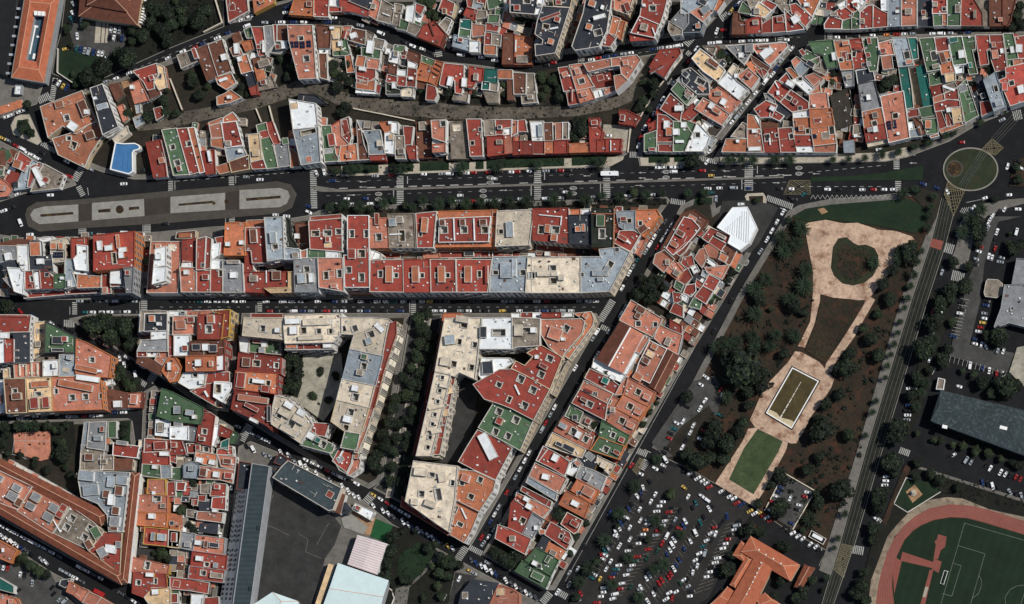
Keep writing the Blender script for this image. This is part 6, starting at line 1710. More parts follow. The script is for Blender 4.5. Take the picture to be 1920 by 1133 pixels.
# cross shaped orange hall, bottom right
h = 8
t = thing('orange_hall', TP(1280, 843, h, 600, 780, 800, 900, 600, 1133, 300, 1133), 'large orange tiled hall with crossing hipped wings at the bottom', 'hall')
hip(t, TP(1280, 843, h, 500, 640, 852, 846, 786, 958, 432, 748), h, 2.6, TILE, wallmat('c'), 0.22)
hip(t, TP(1280, 843, h, 540, 800, 660, 870, 470, 1240, 280, 1240), h, 2.4, TILE, wallmat('c'), 0.25) if False else hip(t, TP(1280, 843, h + 0.01, 655, 868, 480, 1230, 300, 1190, 530, 790), h + 0.01, 2.55, TILE, wallmat('c'), 0.2, ends=(False, True))
hip(t, TP(1280, 843, 6.5, 520, 800, 385, 1010, 350, 990, 470, 780), 6.5, 1.0, TILE, wallmat('c'), 0.1)
hip(t, TP(1280, 843, 6.2, 430, 676, 372, 772, 460, 824, 515, 740), 6.2, 1.0, TILE, wallmat('c'), 0.2)
hip(t, TP(1280, 843, 6.4, 330, 1010, 400, 1060, 330, 1180, 210, 1133), 6.4, 1.0, TILE, wallmat('c'), 0.1)
hip(t, TP(1280, 843, 6.3, 545, 1090, 600, 1055, 720, 1140, 560, 1200), 6.3, 1.0, TILE, wallmat('c'), 0.1)
for v in ((560, 735), (610, 770), (665, 800), (720, 835), (575, 830), (560, 870), (545, 905), (530, 935), (515, 970), (490, 1020), (470, 1060)):
    mb = MB(); q = at(*px(1280, 843, v)[0], h + 2.4); mb.box((q[0], q[1], h + 2.3), (0.7, 0.7, 1.2), M_WHITE, 0.5); mb.build('roof_vent', t, t.location)
t = thing('tiled_shed', TP(1280, 843, 4, 900, 850, 960, 880, 880, 1010, 820, 1000), 'small old tiled shed right of the orange hall', 'shed')
hip(t, TP(1280, 843, 4, 965, 870, 865, 1022, 820, 1005, 895, 845), 4, 1.0, TILE_R, wallmat('c'), 0.1, ends=(False, False))

# long brown tiled ring: three hipped wings
h = 12
t = thing('brown_tiled_wing', TP(0, 843, h, 0, 60, 800, 480, 740, 545, 0, 150), 'long brown tiled roof wing along the back gardens, bottom left', 'roof wing')
hip(t, TP(0, 843, h, -60, 40, 792, 470, 742, 552, -60, 125), h, 1.5, TILE_R, wallmat('c'), 0.04)
t = thing('brown_tiled_wing', TP(0, 843, h, 0, 400, 880, 900, 900, 990, 0, 480), 'long brown tiled roof wing facing the bottom left street', 'roof wing')
hip(t, TP(0, 843, h, -60, 345, 895, 905, 888, 985, -60, 440), h, 1.5, TILE_R, wallmat('c'), 0.03)
facade_windows(t, TP(0, 843, h, -60, 440)[0], TP(0, 843, h, 888, 985)[0], h)
t = thing('brown_tiled_wing', TP(0, 843, h, 970, 175, 1020, 175, 930, 960, 880, 980), 'narrow brown tiled roof wing along the vertical street', 'roof wing')
hip(t, TP(0, 843, h, 968, 172, 878, 965, 932, 975, 1020, 176), h, 1.3, TILE_R, wallmat('w'), 0.03)
t = thing('white_terrace', TP(0, 843, 6, 60, 70, 680, 400, 670, 420, 50, 90), 'row of white back terraces behind the brown tiled wing', 'terrace')
for k in range(12):
    a = lerp((60, 78), (760, 470), (k + 0.12) / 12); b = lerp((60, 78), (760, 470), (k + 0.86) / 12)
    mb = MB(); q = TP(0, 843, 8, a[0], a[1] - 12, b[0], b[1] - 12, b[0] - 14, b[1] + 14, a[0] - 14, a[1] + 14); mb.prism(ccw(q), 0, 8, wallmat('w'), M_CAP if k % 3 else roofmat('p')); mb.build('terrace_bay', t, t.location)

# school: long teal roof with a raked window front
h = 13
top = TP(320, 843, h, 595, 100, 726, 122, 585, 1160, 452, 1160)
t = thing('school_building', top, 'long slate teal roofed school building with a grid of dark windows', 'school')
A, B, C_, D = top
mb = MB(); mb.face([(x, y, h) for x, y in ccw(top)], mat('school_roof', (52, 64, 68), amp=0.14, bands=0.16, band_scale=0.12, band_rot=1.57, stain=0.4, stain_rgb=(42, 56, 60))); mb.build('roof', t, t.location)
mb = MB(); mb.ring(ccw(top), inset(ccw(top), 0.4), h, h + 0.5, M_METAL); mb.build('parapet', t, t.location)
A2, D2 = TP(320, 843, 3.5, 520, 100, 352, 1160)
A1 = TP(320, 843, h, 568, 290)[0]
fA, fD = TP(320, 843, 3.5, 486, 298)[0], D2
mb = MB(); mb.face([(*D, h), (*A1, h), (*fA, 3.5), (*fD, 3.5)], wallmat('y')); mb.face([(*fD, 3.5), (*fA, 3.5), (*fA, 0), (*fD, 0)], wallmat('y'))
mb.face([(*A1, h), (*fA, 3.5), (*fA, 0), (*A1, 0)][::-1], wallmat('y')); mb.face([(*A1, 0), (*A1, h), (*A, h), (*A, 0)], wallmat('t'))
mb.face([(*B, 0), (*B, h), (*C_, h), (*C_, 0)], wallmat('y')); mb.face([(*A, 0), (*A, h), (*B, h), (*B, 0)], wallmat('y')); mb.face([(*C_, 0), (*C_, h), (*D, h), (*D, 0)], wallmat('y'))
mb.build('wall', t, t.location)
mb = MB()
n = Vector((*A1, h)) - Vector((*D, h)); e = Vector((*fD, 3.5)) - Vector((*D, h)); nn = n.cross(e).normalized()
if nn.z < 0: nn = -nn
for r in range(24):
    if r % 6 == 5: continue
    for c in range(3):
        u, v = 1 - (r + 0.75) / 24.4, (c + 0.6) / 3.3
        o_ = Vector((*D, h)); q = [o_ + n * (u + a * 0.021) + e * (v + b * 0.12) + nn * 0.06 for a, b in ((0, 0), (1, 0), (1, 1), (0, 1))]
        mb.face([tuple(x) for x in q], M_GLASS)
mb.build('windows', t, t.location, kind='stuff')
for y in (575, 1020):
    mb = MB(); q = at(*px(320, 843, (640 - (y - 575) * 0.13, y))[0], h); mb.prism(rect(*q, 1.4, 2.6), h + .003, h + 0.6, mat('hatch_dark', (30, 44, 46))); mb.build('roof_hatch', t, t.location)

# ribbed white hall and its neighbours, bottom
h = 9
O = TP(640, 843, h, 0, 846, 342, 962, 285, 1180, -140, 1180)
t = thing('white_hall', O, 'very large pale white ribbed hall roof at the bottom edge', 'sports hall')
hip(t, TP(640, 843, h, -22, 838, 342, 962, 275, 1200, -150, 1200), h, 0.8, mat('pale_sheet', (196, 214, 214), amp=0.06, bands=0.1, band_scale=0.5, rand=0), wallmat('y'), 0.02, ends=(False, False))
t = thing('orange_lean_to', TP(320, 843, 6, 1155, 835, 1195, 845, 1090, 1140, 1050, 1140), 'narrow orange tan strip roof beside the white hall', 'lean-to')
mb = MB(); mb.prism(ccw(TP(320, 843, 6, 1157, 835, 1195, 846, 1090, 1150, 1052, 1150)), 0, 6, wallmat('c'), roofmat('c')); mb.build('wall', t, t.location)
t = thing('grey_lean_to', TP(320, 843, 7, 1200, 845, 1235, 850, 1130, 1140, 1100, 1140), 'dark windowed strip between the orange strip and the white hall', 'lean-to')
mb = MB(); mb.prism(ccw(TP(320, 843, 7, 1202, 842, 1236, 842, 1128, 1150, 1098, 1150)), 0, 7, wallmat('w'), mat('strip_dark', (40, 56, 64))); mb.build('wall', t, t.location)
for k in range(15):
    mb = MB(); a = lerp((1222, 860), (1130, 1130), k / 15); q = at(*px(320, 843, a)[0], 7); mb.prism(rect(*q, 1.6, 0.9, 0.3), 7.003, 7.3, M_WHITE); mb.build('rooflight_or_sun_patch', t, t.location)
t = thing('small_white_hall', TP(320, 843, 7, 600, 1133, 740, 1060, 860, 1060, 920, 1120), 'pale curved hall roof at the foot of the school yard', 'hall')
hip(t, TP(320, 843, 6, 590, 1150, 745, 1050, 930, 1115, 940, 1230), 6, 1.6, mat('pale_sheet', (196, 214, 214), amp=0.06, bands=0.1, band_scale=0.5, rand=0), wallmat('y'), 0.3)
facade_windows(t, TP(320, 843, 6, 745, 1050)[0], TP(320, 843, 6, 590, 1150)[0], 6)
h = 8
quad = TP(640, 843, h, 118, 626, 334, 690, 256, 916, 44, 842)
t = thing('striped_hall', quad, 'pink and white ribbed roof of the hall below the green turf', 'hall')
A, B, C_, D = quad
mb = MB(); mb.prism(ccw(list(quad)), 0, h, wallmat('w'), top=False); mb.build('wall', t, t.location)
mb = MB(); mid0, mid1 = lerp(A, B, 0.52), lerp(D, C_, 0.52)
for s0, s1, e0, e1 in ((A, mid0, D, mid1), (mid0, B, mid1, C_)):
    for k in range(26):
        z0, z1 = (h, h + 0.9) if s0 is A else (h + 0.9, h)
        f = [(*lerp(s0, e0, k / 26), z0), (*lerp(s0, e0, (k + 1) / 26), z0), (*lerp(s1, e1, (k + 1) / 26), z1), (*lerp(s1, e1, k / 26), z1)]
        nn = (Vector(f[1]) - Vector(f[0])).cross(Vector(f[2]) - Vector(f[0]))
        mb.face(f if nn.z > 0 else f[::-1], mat('sheet_pink', (192, 168, 166), amp=0.1, rand=0) if k % 2 else mat('sheet_pale', (206, 202, 202), amp=0.06, rand=0))
mb.build('roof', t, t.location)
# school slab: window bands on the yard side
sl = [b for b in BLD if b['code'] == 'S' and abs(b['h'] - 11) < 0.7]
# teal warehouse, right edge
h = 10
quad = TP(1600, 560, h, 640, 678, 1330, 845, 1280, 1140, 575, 895)
t = thing('teal_warehouse', quad, 'large weathered teal green shed roof at the right edge', 'warehouse')
RIDGE_M[0] = M_STEEL = mat('steel_ridge', (56, 66, 68), amp=.2, rand=0)
hip(t, TP(1600, 560, h, 642, 676, 1360, 850, 1300, 1160, 572, 892), h, 1.4, mat('teal_sheet', (44, 54, 56), amp=0.22, scale=0.7, fine=0.12, stain=0.55, stain_rgb=(92, 102, 102), bands=0.12, band_scale=0.25), wallmat('y'), 0.03, ends=(True, True))
RIDGE_M[0] = None
for v in ((1100, 948, 55, 24), (670, 940, 36, 24)):
    mb = MB(); q = at(*px(1600, 560, v[:2])[0], h + 1); mb.prism(rect(*q, v[2] * .0768, v[3] * .0768, -0.25), h, h + 1.9, M_WHITE); mb.build('roof_unit', t, t.location)
t = thing('flat_lodge', TP(1600, 560, 4, 622, 580, 672, 592, 660, 668, 605, 665), 'small flat lodge with white rim before the teal warehouse', 'lodge')
mb = MB(); q = ccw(TP(1600, 560, 4, 622, 580, 672, 592, 660, 668, 605, 665)); mb.prism(q, 0, 4, wallmat('w'), roofmat('n')); mb.ring(q, inset(q, 0.3), 4, 4.5, M_WHITE); mb.build('wall', t, t.location)
# pale round roofed shed and white car lift beside the right car park
t = thing('beige_shelter', TP(1600, 280, 4, 970, 960, 1050, 960, 1090, 1080, 960, 1080), 'rounded beige shelter roof beside the right hand car park', 'shelter')
mb = MB(); q = ccw(TP(1600, 280, 4, 985, 950, 1060, 955, 1095, 985, 1085, 1060, 1050, 1090, 965, 1080, 955, 1050, 970, 970)); mb.prism(q, 0, 4, wallmat('c'), roofmat('n')); mb.ring(q, inset(q, 0.3), 4, 4.3, M_CAP); mb.build('wall', t, t.location)

# balcony front of the beige block: alternating white and brown bays
t = empty('balcony_front', (*at(*px(640, 560, (300, 650))[0], 16), 0)); tag(t, 'tall balcony front of white and brown bays facing the tree alley', 'facade')
n = 22
for k in range(n):
    hh = 15.6 - 0.4 * (k % 2); c = lerp((418, 215), (118, 1175), (k + 0.5) / n); d = Vector((-300, 960)).normalized()
    hw = 21.5; out_ = 0 if k % 2 == 0 else -16
    q = []
    for a, b in ((-hw, -34), (-hw, 20 + out_), (hw, 20 + out_), (hw, -34)): q.append(at(*px(640, 560, (c[0] + d.x * a + d.y * b * 0.9, c[1] + d.y * a - d.x * b * 0.25))[0], hh))
    q = ccw(q); brown = k % 2 == 1
    mb = MB(); mb.prism(q, 0, hh, wallmat('t') if brown else mat('bay_white', (214, 208, 192), amp=0.08, rand=0), roofmat('o') if brown else M_CAP); mb.ring(q, inset(q, 0.25), hh + .002, hh + 0.7, M_CAP)
    e = max(range(4), key=lambda i: (q[i][0] + q[(i + 1) % 4][0]))
    a, b = q[e], q[(e + 1) % 4]; ang = math.atan2(b[1] - a[1], b[0] - a[0]); nx, ny = math.sin(ang), -math.cos(ang); L_ = math.hypot(b[0] - a[0], b[1] - a[1])
    for f in range(5):
        z = hh - 1.5 - f * 3.0
        if z < 1: break
        if brown:
            mb.box(((a[0] + b[0]) / 2 + nx * 0.5, (a[1] + b[1]) / 2 + ny * 0.5, z - 0.9), (L_ * 0.92, 1.0, 0.5), mat('bay_white', (214, 208, 192)), ang)
            mb.box(((a[0] + b[0]) / 2 + nx * 0.03, (a[1] + b[1]) / 2 + ny * 0.03, z + 0.1), (L_ * 0.7, 0.12, 1.3), M_GLASS, ang)
        else:
            for u in (0.25, 0.55, 0.82): mb.box((a[0] + (b[0] - a[0]) * u + nx * 0.03, a[1] + (b[1] - a[1]) * u + ny * 0.03, z), (0.75, 0.14, 1.7), M_GLASS, ang)
    mb.build('bay', t, t.location)
# same kind of window front behind the beige wing
t = empty('window_front', (*at(*px(640, 560, (850, 800))[0], 12), 0)); tag(t, 'white window front of the beige wing over the asphalt courtyard', 'facade')
for k in range(14):
    hh = 10.5; c = lerp((838, 590), (705, 1165), (k + 0.5) / 14); q = ccw(TP(640, 560, hh, c[0] - 16, c[1] - 20, c[0] + 14, c[1] - 20, c[0] + 6, c[1] + 20, c[0] - 24, c[1] + 20))
    mb = MB(); mb.prism(q, 0, hh, mat('bay_white', (214, 208, 192)), M_CAP)
    e = max(range(4), key=lambda i: (q[i][0] + q[(i + 1) % 4][0])); a, b = q[e], q[(e + 1) % 4]; ang = math.atan2(b[1] - a[1], b[0] - a[0]); nx, ny = math.sin(ang), -math.cos(ang)
    for f in range(3):
        for u in (0.2, 0.5, 0.8): mb.box((a[0] + (b[0] - a[0]) * u + nx * 0.03, a[1] + (b[1] - a[1]) * u + ny * 0.03, hh - 1.6 - f * 3.1), (0.6, 0.14, 2.1), M_GLASS, ang)
    mb.build('bay', t, t.location)

# pond in the park
quad = TP(1280, 560, 0.6, 800, 494, 1010, 602, 802, 964, 600, 842); q0 = ccw(quad)
t = thing('pond', q0, 'rectangular park pond with white rim and murky olive water', 'pond')
zb = gz(*centroid(q0))
mb = MB(); mb.ring(q0, inset(q0, 0.55), 0, zb + 0.35, mat('wet_stone', (24, 22, 20), amp=0.3, rand=0)); mb.build('outer_edge', t, t.location)
q1 = inset(q0, 0.58); mb = MB(); mb.ring(q1, inset(q1, 0.6), 0, zb + 0.5, M_WHITE); mb.build('rim', t, t.location)
q2 = inset(q0, 1.2); mb = MB(); mb.face([(x, y, zb + 0.2) for x, y in q2], mat('murky_water', (72, 62, 36), rough=0.35, amp=0.3, scale=0.1, stain=0.7, stain_rgb=(38, 34, 22), rand=0)); mb.build('water', t, t.location)
mb = MB(); a, b = at(*px(1280, 560, (868, 612))[0]), at(*px(1280, 560, (708, 890))[0])
for k in range(7): mb.prism(ccw(seg(*lerp(a, b, k / 7), *lerp(a, b, (k + 0.86) / 7), 0.3 + 0.07 * k)), zb, zb + 0.26 + 0.002 * k, M_CAP)
mb.build('pipe', t, t.location)
mb = MB(); mb.prism(ccw([at(x, y) for x, y in px(1280, 560, (612, 842, 640, 815, 690, 838, 716, 872, 790, 890, 818, 905, 800, 948))]), zb, zb + 0.23, mat('dried_scum', (186, 172, 140), amp=0.2, rand=0)); mb.build('dry_shelf', t, t.location)
# small monument, goal, walls, kiosks
t = empty('stone_monument', (*at(*px(1600, 843, (440, 320))[0]), 0)); tag(t, 'small pale stone monument on its square base by the stadium', 'monument')
zb = gz(*t.location[:2])
for k, (r, z0, z1) in enumerate(((1.9, 0, 0.8), (1.3, 0.8, 1.8), (0.7, 1.8, 3.6))):
    mb = MB(); c = t.location; mb.prism([(c.x + r * math.cos(a * math.pi / 4 + .3) * (1 + 0.12 * ((a * 7) % 3)), c.y + r * math.sin(a * math.pi / 4 + .3)) for a in range(8)], zb + z0, zb + z1, G_LIGHT); mb.build('stone', t, t.location)
a, b = at(*px(1600, 843, (665, 990))[0]), at(*px(1600, 843, (695, 895))[0]); t = empty('football_goal', (*a, 0)); tag(t, 'white football goal at the near end of the pitch', 'goal')
ang = math.atan2(b[1] - a[1], b[0] - a[0]); zb = gz(*a)
for nm, c, d in (('post', a, (0.2, 0.2)), ('post', b, (0.2, 0.2))):
    mb = MB(); mb.box((c[0], c[1], zb + 1.2), (*d, 2.4), M_WHITE, ang); mb.build(nm, t, t.location)
mb = MB(); mb.box(((a[0] + b[0]) / 2, (a[1] + b[1]) / 2, zb + 2.45), (math.hypot(b[0] - a[0], b[1] - a[1]), 0.22, 0.2), M_WHITE, ang); mb.build('crossbar', t, t.location)
mb = MB(); mb.box(((a[0] + b[0]) / 2 - 2.2 * math.cos(ang + 1.57) * -1, (a[1] + b[1]) / 2 + 2.2 * math.sin(ang + 1.57), zb + 0.2), (math.hypot(b[0] - a[0], b[1] - a[1]), 0.18, 0.18), M_WHITE, ang)
for c in (a, b): mb.box((c[0] + 1.1 * math.cos(ang + 1.57), c[1] + 1.1 * math.sin(ang + 1.57), zb + 0.25), (0.16, 2.2, 0.16), M_WHITE, ang)
mb.build('net_frame', t, t.location)
def wall(pts, h, w, m, label, name='garden_wall', cat='wall'):
    P = [at(x, y) for x, y in pts]; o = empty(name, (*P[0], 0)); tag(o, label, cat)
    for i in range(len(P) - 1):
        mb = MB(); mb.prism(ccw(seg(*P[i], *P[i + 1], w)), 0, h + 0.01 * i, m); mb.build('wall_section', o, o.location)
WL = wallmat('b')
wall(Q(1280, 843, 748, 175, 972, 305, 808, 588), 1.6, 0.5, WL, 'low pale wall round the walled car park, east side')
wall(Q(1280, 843, 700, 260, 600, 450), 1.4, 0.5, WL, 'low pale wall on the west side of the walled car park')
wall(Q(1600, 843, 300, 395, 388, 208, 435, 220), 1.3, 0.45, M_CAP, 'white wall on the upper side of the monument lawn')
wall(Q(1600, 843, 300, 400, 398, 462, 640, 312), 1.3, 0.45, M_CAP, 'white wall on the lower side of the monument lawn')
wall([(405, 0), (418, 44), (383, 62)], 2.5, 0.5, WL, 'pale boundary wall of the dark garden at the top')
wall(Q(320, 0, 0, 580, 90, 810), 2.2, 0.5, WL, 'pale wall beside the grey lane at the ravine')
wall(Q(320, 0, 725, 780, 790, 1030), 2.2, 0.6, WL, 'long pale garden wall south of the ravine')
wall(Q(320, 0, 630, 800, 670, 900), 2.2, 0.5, WL, 'short pale garden wall south of the ravine')
wall(Q(640, 0, 0, 765, 95, 800, 300, 840, 540, 890), 1.8, 0.5, WL, 'pale retaining wall along the south ravine bank')
wall(Q(960, 0, 850, 1120, 870, 930, 945, 855, 1040, 690, 1250, 420), 1.5, 0.5, WL, 'grey boundary wall beside the upper diagonal street')
wall(Q(0, 0, 430, 360, 425, 535, 545, 615), 2.0, 0.5, M_CAP, 'white wall of the lawn garden at the left')
wall(Q(640, 843, 340, 1010, 370, 1030, 390, 1090, 370, 1140), 1.0, 0.6, M_CAP, 'curved white kerb wall in the school garden')
wall(Q(1280, 843, 0, 700, 60, 590, 180, 380), 0.4, 1.1, mat('island_earth', (92, 80, 64), amp=.3, rand=0), 'long tan strip island in the big car park, upper', 'car_park_island', 'island')
wall(Q(960, 843, 970, 1110, 1100, 930, 1290, 690), 0.4, 1.3, mat('island_earth', (92, 80, 64)), 'long tan strip island in the big car park, lower', 'car_park_island', 'island')
wall(Q(1280, 843, 60, 1130, 250, 880, 320, 770), 0.6, 1.6, G_PAVE, 'grey strip island along the orange hall grounds', 'car_park_island', 'island')
t = empty('trailer_pen', (*at(*px(1280, 843, (990, 645))[0]), 0)); tag(t, 'dark fenced pen holding a long white trailer by the tram', 'pen')
q = ccw([at(x, y) for x, y in px(1280, 843, (945, 592, 1055, 655, 1030, 700, 922, 640))]); zb = gz(*centroid(q))
mb = MB(); mb.ring(q, inset(q, 0.35), 0, zb + 1.6, M_CAP); mb.build('fence', t, t.location); mb = MB(); mb.face([(x, y, zb + 0.06) for x, y in inset(q, 0.36)], G_ASPH); mb.build('floor_sheet', t, t.location)
# ---------------------------------------------------------------- trees
LEAF = [mat('leaf_dark', (30, 42, 26), amp=0.35, fine=1.5, rough=0.8, rand=0.25), mat('leaf_mid', (44, 55, 33), amp=0.35, fine=1.5, rough=0.8, rand=0.25), mat('leaf_black_green', (19, 28, 19), amp=0.35, fine=1.5, rough=0.8, rand=0.2)]
M_PALM = mat('palm_leaf', (32, 46, 30), amp=0.3, fine=1.5, rand=0.2); M_PALM2 = mat('palm_leaf_old', (62, 58, 38), amp=0.3, rand=0.2)
M_BARK = mat('bark', (70, 58, 48), amp=0.3, rand=0.1)
def crown_mesh(seed, n, m, leaf=0.17, flat=0.8):
    rng = random.Random(seed); mb = MB()
    lobes = [(0, 0, 0.05, 0.62)]
    for k in range(rng.randint(5, 8)):
        a = rng.uniform(0, 6.28); r = rng.uniform(0.3, 0.62); lobes.append((r * math.cos(a), r * math.sin(a), rng.uniform(-0.25, 0.35), rng.uniform(0.28, 0.46)))
    for k in range(n):
        L = lobes[k % len(lobes)] if k % 3 else lobes[0]
        while True:
            v = Vector((rng.uniform(-1, 1), rng.uniform(-1, 1), rng.uniform(-0.7, 1)))
            if 0.2 < v.length < 1: break
        v = v.normalized() * rng.uniform(0.72, 1.08)
        c = Vector((L[0], L[1], L[2])) + v * L[3]; c.z *= flat
        nrm = (v.normalized() + Vector((rng.uniform(-.7, .7), rng.uniform(-.7, .7), rng.uniform(-0.2, .9)))).normalized()
        t = nrm.orthogonal().normalized(); b = nrm.cross(t); a = rng.uniform(0, 6.28); t, b = t * math.cos(a) + b * math.sin(a), b * math.cos(a) - t * math.sin(a)
        s_ = leaf * rng.uniform(0.6, 1.3)
        mb.face([tuple(c - t * s_), tuple(c + b * s_ * 0.55), tuple(c + t * s_), tuple(c - b * s_ * 0.55)], m if rng.random() < 0.8 else LEAF[1])
    me = bpy.data.meshes.new('crown'); me.from_pydata(mb.v, [], mb.f)
    for x in mb.mats: me.materials.append(x)
    me.polygons.foreach_set('material_index', mb.m); me.update(); return me
def trunk_mesh(seed, limbs=4):
    rng = random.Random(seed); mb = MB()
    def limb(a, b, r0, r1):
        A, B = Vector(a), Vector(b); d = (B - A).normalized(); t = d.orthogonal().normalized(); u = d.cross(t)
        R = [[tuple(p + (t * math.cos(k * 1.047) + u * math.sin(k * 1.047)) * r) for k in range(6)] for p, r in ((A, r0), (B, r1))]
        for k in range(6): mb.face([R[0][k], R[0][(k + 1) % 6], R[1][(k + 1) % 6], R[1][k]], M_BARK)
    limb((0, 0, -1.2), (0.03, 0.02, -0.3), 0.075, 0.055)
    for k in range(limbs):
        a = 6.28 * k / limbs + rng.uniform(-.4, .4); limb((0.03, 0.02, -0.35), (0.45 * math.cos(a), 0.45 * math.sin(a), rng.uniform(0.0, 0.3)), 0.045, 0.015)
    me = bpy.data.meshes.new('trunk'); me.from_pydata(mb.v, [], mb.f); me.materials.append(M_BARK); me.update(); return me
def palm_mesh(seed, n=40):
    rng = random.Random(seed); mb = MB()
    for k in range(n):
        a = k * 2.39996 + rng.uniform(-.15, .15); el = 0.95 - 1.5 * (k / n) + rng.uniform(-.1, .1); L = rng.uniform(0.86, 1.08) * (0.75 + 0.25 * (k / n) ** 0.5)
        p = Vector((0, 0, 0)); d = Vector((math.cos(a) * math.cos(el), math.sin(a) * math.cos(el), math.sin(el))); side = Vector((-math.sin(a), math.cos(a), 0)); m = M_PALM2 if k > n * 0.85 and rng.random() < 0.6 else M_PALM
        S_ = 6
        for s_ in range(S_):
            q = p + d * (L / S_); wd = 0.13 * (1 - abs(s_ - 1.6) / 5.5)
            mb.face([tuple(p), tuple(p + side * wd + d * 0.1 - Vector((0, 0, wd * .35))), tuple(q + side * wd * 0.2)], m)
            mb.face([tuple(p), tuple(q - side * wd * 0.2), tuple(p - side * wd + d * 0.1 - Vector((0, 0, wd * .35)))], m)
            mb.face([tuple(p + side * 0.015), tuple(q + side * 0.012), tuple(q - side * 0.012), tuple(p - side * 0.015)], m)
            d = (d + Vector((0, 0, -0.17))).normalized(); p = q
    me = bpy.data.meshes.new('crown'); me.from_pydata(mb.v, [], mb.f)
    for x in mb.mats: me.materials.append(x)
    me.polygons.foreach_set('material_index', mb.m); me.update(); return me
CROWNS = {'t': [crown_mesh(s_, 620, LEAF[0]) for s_ in range(5)], 'd': [crown_mesh(20 + s_, 900, LEAF[2], 0.13) for s_ in range(3)], 'b': [crown_mesh(40, 420, LEAF[0], 0.16, 0.7)], 'f': [crown_mesh(50 + s_, 520, LEAF[1], 0.17) for s_ in range(2)], 'p': [palm_mesh(s_) for s_ in range(4)]}
TRUNKS = [trunk_mesh(s_) for s_ in range(3)]
def palm_trunk():
    mb = MB()
    for k in range(6):
        r0, r1 = 0.09 - k * 0.004, 0.082 - k * 0.004
        z0, z1 = -2.2 + k * 0.36, -2.2 + (k + 1) * 0.36
        R = [[(r * math.cos(j * 1.047), r * math.sin(j * 1.047), z) for j in range(6)] for r, z in ((r0, z0), (r1 + 0.012, z1))]
        for j in range(6): mb.face([R[0][j], R[0][(j + 1) % 6], R[1][(j + 1) % 6], R[1][j]], M_BARK)
    me = bpy.data.meshes.new('trunk'); me.from_pydata(mb.v, [], mb.f); me.materials.append(M_BARK); me.update(); return me
PTRUNK = palm_trunk()
